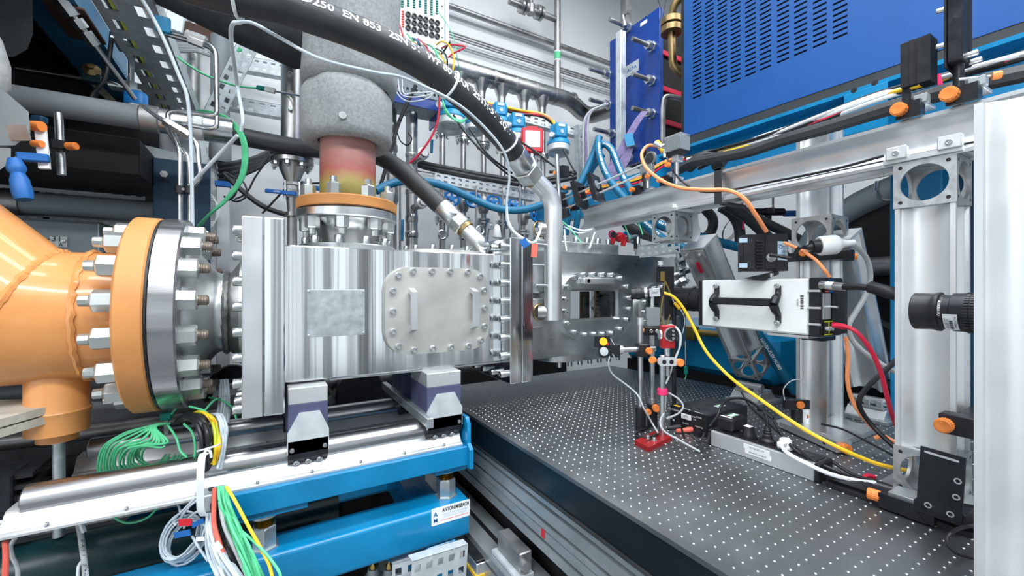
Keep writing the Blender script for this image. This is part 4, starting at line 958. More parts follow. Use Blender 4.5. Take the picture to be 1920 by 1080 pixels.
part('switch', G().bx(X0 - .004, X0, .918, .930, .922, .938, .001), 'black', f); part('switch_mark', G().bx(X0 - .0046, X0 - .004, .921, .927, .922, .928), 'stickerblue', f)
part('turn_knob', G().cyl(ya_(1311, 812), ya_(1311, 812) + V((-.016, 0, 0)), .0105, n=16), 'black', f)
q = ya_(1298, 805); part('red_plug', G().lathe(q, (-1, .55, -.1), [(0, .0075), (.012, .0085), (.016, .0075), (.03, .0065), (.05, .0055), (.052, .003)], 12), 'redsoft', t, 'red banana plug')
q = ya_(1276, 800); part('black_plug', G().lathe(q, (-1, .55, -.1), [(0, .0075), (.012, .0085), (.016, .0075), (.03, .0065), (.042, .0055), (.044, .003)], 12), 'rubber', t)
part('yellow_sticker', G().bx(1.17, 1.185, .915, .936, .968, .9686), 'yellow', t, 'yellow sticker')
for y in (.888, .845): part('white_sticker', G().bx(1.168, 1.174, y - .016, y + .013, .968, .9686), 'paper', t, 'white sticker')
def greensticker(parent, x, y, z, s_=1):
    st = part('inspection_sticker', G().bx(x - .02 * s_, x + .02 * s_, y - .009 * s_, y + .009 * s_, z, z + .0005), 'paper', parent, 'white inspection sticker')
    part('green_ring', G().ringl((x, y, z + .0005), (0, 0, 1), [(0, .007 * s_), (0, .0105 * s_), (.0004, .0105 * s_), (.0004, .007 * s_)], 20), 'green', st)
greensticker(t, 1.30, .855, .968)
# strip
ya2, yb2 = pX(1330, 820, 1.122).y, pX(1537, 888, 1.122).y
t = thing('power_strip', 'silver and black multi socket power strip lying on the optical table', 'power strip', (1.155, (ya2 + yb2) / 2, .9))
part('aluminium_body', G().bx(1.122, 1.187, yb2 + .012, ya2 - .004, .9, .944, .002), 'alu2', t)
part('socket_insert', G().bx(1.130, 1.181, yb2 + .012, ya2 - .004, .944, .9475, .001), 'black', t)
part('end_cap', G().bx(1.121, 1.188, yb2 - .0, yb2 + .012, .9, .946, .003), 'black', t); part('end_cap', G().bx(1.121, 1.188, ya2 - .004, ya2 + .006, .9, .946, .003), 'black', t)
for i in range(4):
    y = ya2 - .045 - i * .052
    part('socket', G().ringl((1.1555, y, .9475), (0, 0, 1), [(0, .019), (0, .0225), (.003, .0225), (.003, .019)], 24), 'black', t)
for k, (txt, dz, dy) in enumerate((('192.168.255.170', .032, 0), ('24:A4:3C:10:2B:37', .0195, -.004))):
    yq = pX(1418, 850, 1.122).y + dy; st = part('address_label', G().bx(1.1212, 1.122, yq - .034, yq + .034, .9 + dz - .006, .9 + dz + .006), 'paper', t, 'white address label'); letters(txt, .0062, (1.1209, yq, .9 + dz), (0, -1, 0), (0, 0, 1), st)
part('dark_label', G().bx(1.135, 1.17, yb2 + .03, yb2 + .075, .9475, .948), 'darkgrey', t)
y = ya2 - .045
t = thing('mains_adapter', 'black wall plug adapter with green sticker on the power strip', 'adapter', (1.157, y, .9475))
part('case', G().bx(1.125, 1.20, y - .024, y + .026, .954, .992, .006), 'black', t); part('plug_foot', G().cyl((1.1555, y, .948), (1.1555, y, .955), .018, n=20), 'black', t); greensticker(t, 1.165, y, .992, .9)
part('white_sticker', G().bx(1.13, 1.138, y - .016, y + .016, .992, .9926), 'paper', t)
y -= .052
t = thing('black_plug', 'flat black plug with white sticker beside the adapter', 'plug', (1.1555, y, .9475)); part('body', G().lathe((1.1555, y, .948), (0, 0, 1), [(0, .0185), (.008, .0185), (.012, .016), (.026, .014), (.028, .01)], 20), 'black', t); part('sticker', G().bx(1.147, 1.166, y - .007, y + .011, .976, .9766), 'paper', t)
y -= .05
t = thing('black_plug', 'upright ribbed black plug with its cord rising from the strip', 'plug', (1.1555, y, .9475)); part('body', G().lathe((1.1555, y, .948), (0, 0, 1), [(0, .0185), (.006, .0185), (.012, .012), (.02, .0115), (.022, .0095), (.026, .0095), (.028, .0105), (.03, .009), (.034, .0095), (.036, .008), (.044, .006)], 16), 'black', t)
part('cord_stub', G().tube(spline([(1.1555, y, .985), (1.158, y + .002, 1.01), (1.17, y + .02, 1.025), (1.22, y + .06, 1.01)], 5), .0038, 8), 'black', t)
y -= .045
t = thing('white_plug', 'white angled mains plug in the last socket of the strip', 'plug', (1.1555, y, .9475)); part('body', G().lathe((1.1555, y, .948), (0, 0, 1), [(0, .0185), (.006, .0185), (.01, .015), (.022, .013), (.025, .009)], 16), 'white', t)
part('cord_grip', G().box((1.140, y - .002, .962), (.034, .016, .014), .003), 'white', t)
# ================================================================ holder in front of middle column
p = pZ(1495, 805, .925); p = V((1.462, .70, .922))
q = pZ(1494, 803, .9)
t = thing('wire_holder', 'black post holder with black bar and orange knob before the middle column', 'post', (q.x, q.y, .9))
dq = math.sin(TH) * q.x + math.cos(TH) * q.y; zt_ = pD(1494, 768, dq).z
part('post_holder', G().cyl((q.x, q.y, .9), (q.x, q.y, zt_), .0165, n=20, b=.001), 'black', t)
c = pD(1497, 758, dq - .005); dirb = V((math.cos(TH), -math.sin(TH), 0))
part('bar', G().bar(c - dirb * .048, c + dirb * .048, .012, .03, .001), 'blackmetal', t)
part('pin', G().cyl((q.x, q.y, zt_), (q.x, q.y, c.z - .012), .006, n=10), 'steel', t)
knob(t, c + V((-math.sin(TH), -math.cos(TH), 0)) * .007, (-.5, -.87, 0), .0125, .006); knob(t, pD(1511, 780, dq), (.8, -.5, 0), .0095, .014)
lp = [c + dirb * (-.045) + V((0, 0, .015)), c + dirb * -.048 + V((0, 0, .05)), c + dirb * -.02 + V((0, 0, .078)), c + dirb * .015 + V((0, 0, .076)), c + dirb * .034 + V((0, 0, .045)), c + dirb * .026 + V((0, 0, .015))]
part('wire_loop', G().tube(spline(lp, 6), .0016, 6), 'cordwhite', t, 'thin white wire loop')
# alu carriage and black floor rail
a, b = pZ(1462, 795, .915), pZ(1568, 842, .915)
t = thing('rail_carriage', 'flat aluminium carriage with orange knob in front of the middle column', 'carriage', ((a.x + b.x) / 2, (a.y + b.y) / 2, .9))
e5 = V((b.x - a.x, b.y - a.y, 0)); L5 = e5.length; e5.normalize(); s5 = V((0, 0, 1)).cross(e5)
part('carriage_bar', G().prism([(0, .0), (L5, 0), (L5, .03), (L5 - .055, .03), (L5 - .07, .018), (0, .018)], V((a.x, a.y, .905)), e5, (0, 0, 1), s5 * .045), 'alu', t)
knob(t, pZ(1578, 838, .918), e5, .0135, .02)
part('dark_slot', G().prism([(L5 - .045, .008), (L5 - .035, .008), (L5 - .035, .022), (L5 - .045, .022)], V((a.x, a.y, .905)) - s5 * .0005, e5, (0, 0, 1), s5 * .002), 'black', t)
part('rail_foot', G().prism([(0, 0), (L5, 0), (L5, .005), (0, .005)], V((a.x, a.y, .9)), e5, (0, 0, 1), s5 * .04), 'blackmetal', t)
t = thing('dovetail_rail', 'black dovetail rail lying along the table to the front', 'rail', (1.2, .35, .9))
part('rail_body', G().prism([(0, 0), (.05, 0), (.05, .008), (.04, .011), (.046, .018), (.004, .018), (.01, .011), (0, .008)], (1.215, .9 - .1, .9), (1, 0, 0), (0, 0, 1), (0, -.26, 0)), 'black', t)
part('rail_end', G().bx(1.22, 1.26, .545, .56, .9, .92, .002), 'frame', t)
# front black rail with plate
xr = 1.118; k0 = pX(1652, 940, xr); 
t = thing('front_rail', 'black slotted rail on the table in front of the wide column', 'rail', (xr + .03, .2, .9))
part('rail_body', G().prism([(0, 0), (.05, 0), (.05, .01), (.04, .014), (.05, .022), (0, .022), (.008, .014), (0, .01)], (xr, k0.y + .1, .9), (1, 0, 0), (0, 0, 1), (0, -k0.y - .15, 0)), 'black', t)
t = thing('rail_carrier', 'black rail carriage with ribbed orange knob and shiny top plate', 'clamp', (xr, k0.y - .02, .9), 'carriages on the front rail')
part('carriage_body', G().prism([(-.01, .004), (.012, .004), (.012, .03), (-.01, .034)], (xr - .005, k0.y, .9), (1, 0, 0), (0, 0, 1), (0, -.085, 0)), 'blackmetal', t)
part('top_plate', G().bx(xr - .002, xr + .05, k0.y - .10, k0.y - .012, .9225, .938, .001), 'alu', t)
part('wedge', G().prism([(0, 0), (-.03, 0), (-.012, .022)], (xr - .016, k0.y - .045, .903), (0, 1, 0), (0, 0, 1), (.004, 0, 0)), 'black', t)
knob(t, (xr - .004, k0.y + .0, .922), (-.25, 1, .05), .0115, .02, 18)
x6 = 1.098
cs = [pX(1726, 836, x6), pX(1811, 860, x6), pX(1803, 984, x6), pX(1718, 945, x6)]
t = thing('black_plate', 'upright black metal plate with slot and eyelets on the front rail', 'plate', (x6, cs[2].y, cs[2].z))
bp_ = part('sheet', G().prism([(p.y, p.z) for p in cs], (x6, 0, 0), (0, 1, 0), (0, 0, 1), (.004, 0, 0)), 'blackmetal', t)
ey = shared('eyelet', G().ringl((0, 0, 0), (0, 0, 1), [(0, .6), (0, 1), (.0012, 1), (.0012, .6)], 14), 'alu')
for px, py in ((1796, 902), (1793, 932), (1740, 947), (1782, 964)): place('eyelet', ey, t, pX(px, py, x6 - .0005), (-1, 0, 0), (.0055, .0055, 1))
sa, sb = pX(1733, 846, x6), pX(1799, 866, x6)
part('slot', G().prism(rrect(abs(sa.y - sb.y), .004, .0018), V((x6 - .0004, (sa.y + sb.y) / 2, (sa.z + sb.z) / 2)), (sa - sb).normalized(), (0, 0, 1), (-.0006, 0, 0)), 'alu2', t)
part('foot_bracket', G().bx(x6 + .004, xr + .03, cs[2].y - .005, cs[3].y + .005, .922, .945, .001), 'blackmetal', t)
# LED driver with fins
q0, q1 = pD(1392, 440, 1.25), pD(1478, 508, 1.22)
t = thing('lamp_driver', 'black finned driver box with pale blue type sticker beside the column', 'driver', (q0.x, q0.y, q1.z))
e6 = V((q1.x - q0.x, q1.y - q0.y, 0)).normalized(); W6 = math.hypot(q1.x - q0.x, q1.y - q0.y); n6 = V((0, 0, 1)).cross(e6)
H6 = q0.z - q1.z
part('case', G().prism([(0, 0), (W6, 0), (W6, H6 * .9), (W6 * .98, H6), (W6 * .04, H6), (0, H6 * .96)], (q0.x, q0.y, q1.z), e6, (0, 0, 1), n6 * .05), 'black', t)
o6 = V((q0.x, q0.y, q1.z)); fp = lambda a, b: o6 + e6 * (a * W6) + V((0, 0, b * H6))
for i in range(9): part('fin', G().bar(fp(.29, .12 + i * .085) - n6 * .003, fp(.44, .12 + i * .085) - n6 * .003, .008, .0035), 'blackmetal', t)
for a0_, a1_ in ((.02, .26), (.50, .74)): part('raised_panel', G().prism([(a0_ * W6, .06 * H6), (a1_ * W6, .06 * H6), (a1_ * W6, .93 * H6), (a0_ * W6, .93 * H6)], o6, e6, (0, 0, 1), n6 * -.004), 'black', t)
st = part('type_sticker', G().prism([(.77 * W6, .30 * H6), (.98 * W6, .28 * H6), (.98 * W6, .78 * H6), (.77 * W6, .80 * H6)], o6, e6, (0, 0, 1), n6 * -.001), 'stickerblue', t, 'pale blue type sticker')
letters('CE', .012, fp(.835, .66) - n6 * .0014, (0, 0, 1), -e6, st)
for i in range(4): letters('IN 24V 2.1A', .006, fp(.88 + i * .025, .54) - n6 * .0014, (0, 0, 1), -e6, st)
part('cable_gland', G().lathe(fp(.62, .36) - n6 * .003, -n6, [(0, .013), (.004, .013), (.004, .008), (.012, .006)], 14), 'steel', t)
for b_ in (.84, .16): part('clear_tape', G().prism([(-.01, (b_ - .06) * H6), (.10 * W6, (b_ - .06) * H6), (.10 * W6, (b_ + .06) * H6), (-.01, (b_ + .06) * H6)], o6 - n6 * .005, e6, (0, 0, 1), n6 * -.0006), 'stickerblue', t)
part('lower_bracket', G().prism([(.1 * W6, -.02), (.8 * W6, 0), (.8 * W6, -.01), (.45 * W6, -.028)], o6, e6, (0, 0, 1), n6 * .04), 'black', t)
part('bracket_screw', G().cyl(fp(.64, -.06), fp(.64, -.16), .006, n=10), 'steel', t)
# black cross rail on middle column
a, b = pX(1478, 478, 1.475), pX(1590, 480, 1.475)
t = thing('cross_rail', 'short black rail with two orange knobs across the middle column', 'rail', (1.49, .65, 1.465))
zt_ = 1.472
part('rail_bar', G().bx(1.478, 1.505, .56, .78, 1.445, zt_, .002), 'black', t)
knob(t, pX(1509, 475, 1.478), (-1, 0, 0), .0105, .014); c = V((1.53, .575, 1.458))
part('end_block', G().bx(1.505, 1.61, .60, .6255, 1.445, zt_, .002), 'black', t)
knob(t, (1.60, .612, 1.458), (1, -.25, 0), .013, .022)
# white plug coupling
A, B = pD(1500, 465, 1.14), pD(1590, 456, 1.12); e7 = (B - A).normalized()
t = thing('cable_coupling', 'white and black mains plug coupling hanging in front of the column', 'plug', (A.x, A.y, A.z - .03))
part('black_plug', G().lathe(A + e7 * .015, e7, [(0, .006), (.012, .011), (.014, .018), (.034, .02), (.036, .021)], 16), 'black', t)
part('white_socket', G().lathe(A + e7 * .046, e7, [(0, .024), (.003, .026), (.04, .026), (.044, .024), (.056, .012), (.066, .0095), (.085, .008)], 20), 'white', t)
# ================================================================ hoses, background pipework, cabinet
def path(P): return [pD(*p) for p in P]
def cable(name, label, cat, P, r, m, group=None, res=7, n=8, raw=False):
    pts = spline(P if raw else path(P), res); return solo(name, G().tube(pts, r, n), m, label, cat, group)
# ---- big lettered hose and bent steel tube
tx, ty = pY(1037, 560, 1.235).x, 1.235
HP = [(250, -75, .80), (380, -22, .84), (540, 15, .90), (700, 75, 1.0), (800, 128, 1.10), (880, 192, 1.20), (940, 255, 1.32), (965, 288, 1.385)]
t = thing('hydraulic_hose', 'thick black hydraulic hose with white lettering arching across the top', 'hose', pD(960, 280, 1.38))
hp = spline(path(HP), 10); part('hose', G().tube(hp, .0365, 20), 'rubber', t)
e = hp[-1]; dr = (hp[-1] - hp[-3]).normalized()
tb = V((tx, ty, pY(1037, 470, ty).z)); en = e + dr * .155
part('ferrule', G().lathe(e - dr * .005, dr, [(0, .0365), (.004, .0385), (.07, .0385), (.074, .036)], 24), 'steel', t)
part('hex_nut', G().lathe(e + dr * .07, dr, [(0, .044), (.002, .047), (.05, .047), (.054, .043)], 6), 'nut', t, ang=20)
part('weld_ring', G().lathe(e + dr * .122, dr, [(0, .036), (.012, .037), (.02, .034)], 24), 'bronze', t)
# lettering along the hose
cum = [0]
for i in range(1, len(hp)): cum.append(cum[-1] + (hp[i] - hp[i - 1]).length)
def along(s_):
    for i in range(1, len(hp)):
        if cum[i] >= s_: k = (s_ - cum[i - 1]) / (cum[i] - cum[i - 1]); return hp[i - 1].lerp(hp[i], k), (hp[i] - hp[i - 1]).normalized()
    return hp[-1], dr
def hosetext(txt, s0, size, ang):
    vs, fs = text_mesh(txt, size, 'LEFT', .0006); out = []
    for p in vs:
        c, td = along(s0 + p.x); view = (V((0, 0, CZ)) - c).normalized(); b = (view - td * view.dot(td)).normalized(); up = td.cross(b) * -1
        up = up if up.z > 0 else -up
        a = ang + p.y / .037; out.append(c + (b * math.cos(a) + up * math.sin(a)) * .0371)
    g = G(); g.add(out, fs); return part('lettering', g, 'inkwhite', t)
L0 = min(range(len(hp)), key=lambda i: (hp[i] - pD(545, 16, .9)).length)
hosetext('1 HD250  EN 853  2SN 51  WP 80 BAR  2STH-51  2Q11', cum[L0] - .02, .028, R(50))
t2 = thing('bent_steel_tube', 'wide bent bare steel tube ending open before the chamber window', 'pipe', (tx, ty, 1.2))
zlo = pY(1037, 600, ty).z
tp = [en - dr * .03, en, en + dr * .05]
arc = bends([en - dr * .03, V((tx, ty, en.z + .01)) + V((.0, 0, -.06)), V((tx, ty, zlo))], .22, 10)
part('tube', G().tube(arc, .032, 24), 'alu', t2)
for z in (1.345, 1.16 + .08): pass
for yz in (427, 583):
    q = pY(1012, yz + 2, 1.26); part('stub_pipe', G().cyl((q.x, 1.268, q.z), (tx - .01, ty + .01, q.z), .026, n=18), 'pipe', t2)
    part('weld_ring', G().tube([V((q.x + .004, 1.266, q.z)) + V((math.cos(a * .4) * .027, 0, math.sin(a * .4) * .027)) for a in range(16)], .004, 5, closed=True), 'bronze', t2)
for yy in (460, 536): q = pY(1022, yy, ty); part('nipple', G().cyl((q.x - .045, ty - .005, q.z), (tx - .02, ty, q.z), .007, n=10), 'steel', t2)
# ---- second hose behind
hy = 1.9
hb = [V((-.13, hy, 1.935)), V((.1, hy, 1.925)), V((.30, hy - .02, 1.925))] + path([(705, 292, 1.66), (742, 312, 1.62), (785, 348, 1.6), (828, 388, 1.58)])
t = thing('hydraulic_hose', 'shorter black hose behind the grey insulated riser ending in a steel nut', 'hose', hb[-1])
hq = spline(hb, 8); part('hose', G().tube(hq, .034, 18), 'rubber', t)
e = hq[-1]; dr2 = (hq[-1] - hq[-3]).normalized()
part('ferrule', G().lathe(e, dr2, [(0, .034), (.004, .036), (.075, .036), (.08, .033)], 20), 'steel', t)
part('hex_nut', G().lathe(e + dr2 * .075, dr2, [(0, .04), (.04, .04), (.044, .037)], 6), 'nut', t, ang=20)
part('weld_ring', G().lathe(e + dr2 * .118, dr2, [(0, .034), (.016, .034)], 20), 'bronze', t)
en2 = e + dr2 * .13; fin = V((en2.x + .055, en2.y - .0, 1.49))
part('bent_pipe', G().tube(bends([en2, en2 + dr2 * .09, fin], .12, 8), .03, 18), 'steel', t)
bx_p = fin
t = thing('top_cover_flange', 'oval grey steel cover with screws on the rear housing top', 'cover', (.60, YC, 1.4765))
part('plate', G().prism(rrect(.30, .26, .1, 6), (.565, YC, 1.4765), (1, 0, 0), (0, 1, 0), (0, 0, .014)), 'cover', t)
screws(t, [V((.565 + .13 * math.cos(a * .524), YC + .11 * math.sin(a * .524), 1.4905)) for a in range(12)], (0, 0, 1), .009, 1.2)
# ---- grey insulation jackets
def jacket(prof, c, d, n=40, wob=.006):
    u, v, dd = frame_of(d); vs = []; fs = []; c = V(c)
    for i, (h, r) in enumerate(prof):
        for k in range(n):
            a = 2 * math.pi * k / n; rr = r * (1 + .025 * math.sin(3 * a + h * 9) + .015 * math.sin(7 * a + i)) + random.uniform(-1, 1) * wob * .15
            vs.append(c + dd * h + (u * math.cos(a) + v * math.sin(a)) * rr)
    for i in range(len(prof) - 1):
        for k in range(n): fs.append((i * n + k, i * n + (k + 1) % n, (i + 1) * n + (k + 1) % n, (i + 1) * n + k))
    return G().add(vs, fs)
t = thing('insulation_jacket', 'grey padded cloth jacket wrapped low around the riser pipe with round tag', 'insulation', (vx, YC, 1.83), 'insulation jackets')
part('jacket', jacket([(.0, .09), (-.012, .12), (.0, .139), (.02, .143), (.09, .145), (.15, .142), (.175, .13), (.182, .10)], (vx, YC, 1.838), (.0, 0, 1)), 'clothgrey', t, ang=60)
q = pY(642, 217, YC - .138); part('round_tag', G().lathe((q.x, q.y - .004, q.z), (-.05, -1, 0), [(0, .0115), (.003, .011), (.0035, 0)], 18), 'lagging', t, 'round white tag')
t = thing('insulation_jacket', 'large grey padded cloth jacket on the upper riser behind the lettered hose', 'insulation', (vx, YC, 2.0), 'insulation jackets')
part('jacket', jacket([(.0, .10), (-.015, .125), (.0, .146), (.03, .152), (.12, .15), (.25, .15), (.40, .152), (.42, .14), (.425, .152), (.6, .152), (.8, .15)], (vx + .01, YC, 2.02), (.02, -.0, 1)), 'clothgrey', t, ang=60)
q = pY(672, 40, YC - .15); part('round_tag', G().lathe((q.x, q.y - .004, q.z), (-.05, -1, 0), [(0, .0115), (.003, .011), (.0035, 0)], 18), 'lagging', t, 'round white tag')
t = thing('insulation_jacket', 'dark cloth wrapped branch pipe left of the insulated riser', 'insulation', (-.05, YC + .1, 2.15), 'insulation jackets')
part('jacket', jacket([(.0, .05), (.0, .075), (.02, .085), (.2, .085), (.40, .08), (.5, .08)], pD(575, 92, 1.62), (-.9, .0, .22), 28), 'clothdark', t, ang=60)
# ---- flanged valve column left of the riser (px 548)
vq = pD(548, 330, 1.75); vx2, vy2 = vq.x, vq.y
def zd(py, d=1.75): return pD(548, py, d).z
t = thing('valve_column', 'steel pipe column with bolted flange, cone and blue lever ball valve', 'valve', (vx2, vy2, zd(455)))
part('pipe', G().cyl((vx2, vy2, zd(275)), (vx2, vy2, zd(95)), .042, n=22), 'pipe', t)
for i, py in enumerate((128, 150, 184, 213)): place('bolt', NUT, t, (vx2 - .01, vy2 - .042, zd(py)), (0, -1, 0), (.009, .009, .008))
part('collar', G().cyl((vx2, vy2, zd(285)), (vx2, vy2, zd(265)), .047, n=22), 'pipe', t)
for a, b in ((289, 297), (300, 309)): part('flange', G().cyl((vx2, vy2, zd(b)), (vx2, vy2, zd(a)), .082, n=30, b=.002), 'pipe', t)
nuts(t, circle((vx2, vy2, zd(309)), (0, 0, -1), .068, 8, .3), (0, 0, -1), .011, .8, st=STUDZ)
part('cone', G().lathe((vx2, vy2, zd(309)), (0, 0, -1), [(0, .052), (.02, .048), (.075, .026), (.085, .024)], 22), 'pipe', t)
z0 = zd(347)
part('valve_body', G().lathe((vx2, vy2, z0 + .01), (0, 0, -1), [(0, .03), (.012, .034), (.014, .026), (.05, .026), (.052, .034), (.064, .03)], 8), 'dullpipe', t, ang=25)
for q in (-.026, .026): part('tie_bolt', G().cyl((vx2 + q, vy2 - .02, z0 + .012), (vx2 + q, vy2 - .02, z0 - .062), .0045, n=8), 'nut', t)
part('valve_nut', G().lathe((vx2, vy2 - .026, z0 - .02), (0, -1, 0), [(0, .014), (.012, .014), (.012, .008), (.02, .008)], 6), 'nut', t, ang=20)
L1, L2 = pD(497, 357, 1.70), pD(540, 362, 1.70)
lv = part('lever', G().bar(L2 + V((.03, 0, 0)), L1, .008, .017, .003), 'tagblue', t, 'blue lever'); letters('OPEN', .01, (L1 + L2) / 2 + V((0, -.006, 0)), L2 - L1, (0, 0, 1), lv, 'inkwhite')
part('reducer', G().lathe((vx2, vy2, z0 - .052), (0, 0, -1), [(0, .024), (.03, .02), (.06, .017), (.062, .026), (.078, .026), (.08, .018), (.12, .018)], 16), 'pipe', t)
part('lower_pipe', G().cyl((vx2, vy2, zd(400)), (vx2, vy2, zd(470)), .0185, n=16), 'dullpipe', t)
t = thing('lever_handle', 'blue valve lever just left of the olive riser pipe', 'lever', pD(590, 352, 1.8)); part('grip', G().bar(pD(566, 350, 1.8), pD(612, 355, 1.8), .01, .02, .004), 'tagblue', t); part('spindle', G().cyl(pD(568, 352, 1.8), pD(568, 340, 1.8), .008, n=8), 'steel', t)
# bracket plate behind it
solo('bracket_plate', G().bar(pD(510, 268, 2.2), pD(612, 305, 2.2), .012, .05), 'alu', 'small bare metal bracket plate on the wall behind the valve column', 'bracket')
# ---- two vertical bare pipes behind the shorter hose
def vpipe(px, d, y0, y1, r, m, label, bulges=(), grp='vertical wall pipes'):
    a = pD(px, y0, d); z1 = pD(px, y1, d).z; t = thing('wall_pipe', label, 'pipe', (a.x, a.y, z1), grp)
    part('tube', G().cyl((a.x, a.y, z1), a, r, n=18), m, t)
    for (q, rr, hh) in bulges: z = pD(px, q, d).z; part('fitting', G().lathe((a.x, a.y, z - hh / 2), (0, 0, 1), [(0, r), (hh * .2, rr), (hh * .8, rr), (hh, r)], 18), m, t)
    return t
vpipe(734, 2.45, 200, 470, .030, 'pipe', 'bare steel pipe directly behind the riser flange', ((278, .036, .05), (365, .04, .12)))
t = vpipe(772, 2.4, 212, 470, .033, 'pipe', 'bare steel pipe with angled drain valves left of the handwheels', ((292, .036, .03), (360, .037, .03), (410, .036, .05), (440, .037, .04)))
for (x0, y0, x1, y1, l) in ((775, 302, 800, 283, 0), (738, 345, 752, 327, 0), (776, 390, 797, 376, 0)):
    a, b = pD(x0, y0, 2.38), pD(x1, y1, 2.2); dv = (b - a).normalized()
    part('drain_valve', G().lathe(a, dv, [(0, .02), (.1, .02), (.1, .026), (.13, .026), (.132, .032), (.165, .032), (.168, .02), (.185, .02)], 12), 'pipe', t)
for (px, y0, y1, d) in ((810, 262, 287, 2.3), (720, 343, 372, 2.3), (755, 412, 452, 2.3)):
    solo('blue_lever', G().bar(pD(px, y0, d), pD(px - 1, y1, d), .012, .014, .002, (1, 0, 0)), 'hoseblue', {810: 'upright blue lever beside the angled drain valve', 720: 'upright blue lever under the blue hose end', 755: 'upright blue lever low between the bare pipes'}[px], 'lever', 'small blue valve levers')
vpipe(750, 2.9, 300, 470, .008, 'dullpipe', 'thin dark tube between the two bare pipes', (), 'thin wall tubes')
vpipe(680, 2.9, 380, 470, .02, 'dullpipe', 'dark pipe behind the orange riser flange', (), 'thin wall tubes')
# ---- manifold on the back wall
MY = 2.74
def mz(px, py): return pY(px, py, MY)
a, b = mz(835, 128), mz(1060, 182)
mzc = (a.z + b.z) / 2
t = thing('manifold_pipe', 'wide horizontal steel manifold pipe with tees along the white wall', 'pipe', ((a.x + b.x) / 2, MY, mzc - .07))
c1_, c2_ = mz(1118, 185), mz(1150, 165)
part('header', G().tube(bends([V((a.x, MY, mzc)), V((b.x + .05, MY, mzc)), V((b.x + .22, MY, mzc - .10)), V((b.x + .42, MY - .05, mzc - .02)), V((b.x + .62, MY - .1, mzc + .08))], .12, 6), .066, 22), 'pipe', t)
for px in (885, 921, 961, 999, 1035, 1070): x = pY(px, 160, MY).x; part('weld_band', G().lathe((x, MY, mzc), (1, 0, 0), [(0, .067), (.012, .068), (.024, .067)], 22), 'dullpipe', t)
LINES = [(827, 255), (866, 266), (904, 276), (940, 284), (978, 291), (1015, 300)]
lx_ = []
for px, py in LINES: lx_.append(pY(px, py, MY).x)
for px in (861, 902, 940, 982, 1016):
    x = pY(px, 180, MY).x
    part('tee', G().lathe((x, MY, mzc - .04), (0, 0, -1), [(0, .06), (.04, .048), (.075, .034), (.09, .0315), (.12, .030), (.2, .022), (.26, .021)], 18), 'pipe', t)
nth = ['first', 'second', 'third', 'fourth', 'fifth', 'sixth']
WH = [(847, 372), (887, 375), (926, 379), (966, 384), (1007, 403)]
def handwheel(t, c, r):
    d = V((-.25, -1, .1)).normalized(); u, v, dd = frame_of(d); w_ = part('handwheel', G().tube([V(c) + (u * math.cos(a * .3142) + v * math.sin(a * .3142)) * r for a in range(20)], .010, 6, closed=True), 'valveblue', t, 'blue handwheel')
    g = G()
    for k in range(5):
        a = k * 1.2566 + .3; g.bar(V(c), V(c) + (u * math.cos(a) + v * math.sin(a)) * r, .014, .006, .002, d)
    part('spokes', g, 'valveblue', w_); part('hub', G().lathe(V(c) - dd * .05, d, [(0, .008), (.04, .008), (.04, .018), (.058, .017), (.06, .008)], 10), 'valveblue', w_)
for i, x in enumerate(lx_):
    t = thing('flow_line', '%s upright steel flow line with bolted flanges counted from the left below the manifold' % nth[i], 'pipe', (x, MY, 1.55), 'flow lines')
    Y2 = MY - .02
    part('tube', G().cyl((x, Y2, 1.5), (x, Y2, mzc - .25), .0215, n=14), 'pipe', t)
    zf = pY(*LINES[i], Y2).z
    for dz in (.026, .006): part('flange', G().cyl((x, Y2, zf + dz), (x, Y2, zf + dz + .017), .052, n=20, b=.002), 'steel', t)
    nuts(t, circle((x, Y2, zf + .006), (0, 0, -1), .042, 6, .3), (0, 0, -1), .0095, .8, st=STUDZ)
    if i < 5:
        q = pY(*WH[i], MY - .16); zv = q.z
        part('valve_body', G().lathe((x, Y2, zv - .06), (0, 0, 1), [(0, .03), (.03, .042), (.08, .042), (.12, .03)], 14), 'dullpipe', t)
        part('bonnet', G().cyl((x, Y2, zv), (q.x, q.y + .03, q.z), .022, n=12), 'dullpipe', t)
        handwheel(t, q, .048)
        for dz in (-.115, -.137): part('flange', G().cyl((x, Y2, zv + dz), (x, Y2, zv + dz + .017), .05, n=20, b=.002), 'steel', t)
        nuts(t, circle((x, Y2, zv - .137), (0, 0, -1), .04, 6, .3), (0, 0, -1), .009, .8, st=STUDZ)
        part('small_fitting', G().lathe((x, Y2, zv - .22), (0, 0, -1), [(0, .021), (.01, .03), (.03, .03), (.04, .021)], 12), 'steel', t)
for i, (px, py) in enumerate(((882, 420), (919, 424), (960, 430), (1005, 440), (843, 418))):
    q = pY(px, py, MY - .2); t = thing('pressure_gauge', ['round grey gauge below the second handwheel', 'round grey gauge below the third handwheel', 'round grey gauge below the fourth handwheel', 'round grey gauge beside the bent steel tube', 'round grey gauge below the first handwheel'][i], 'gauge', q, 'round gauges')
    part('bezel', G().lathe(q, (-.25, -1, 0), [(0, .024), (.014, .027), (.02, .024), (.02, .016)], 20), 'zinc', t); part('face', G().lathe(q + V((-.004, -.016, 0)), (-.25, -1, 0), [(0, .018), (.006, .010), (.007, 0)], 16), 'galvw', t)
    part('stem', G().cyl(q + V((.0, .015, 0)), q + V((.0, .04, -.09)), .008, n=8), 'steel', t)
for i, px in enumerate((831, 893, 943, 975)):
    solo('impulse_tube', G().tube(bends([pD(px, 348, 2.62), pD(px, 352, 2.5), pD(px - 1, 470, 2.5)], .03), .006, 8), 'dullpipe', '%s thin impulse tube hanging from the white slotted tray' % nth[i], 'tube', 'thin impulse tubes')
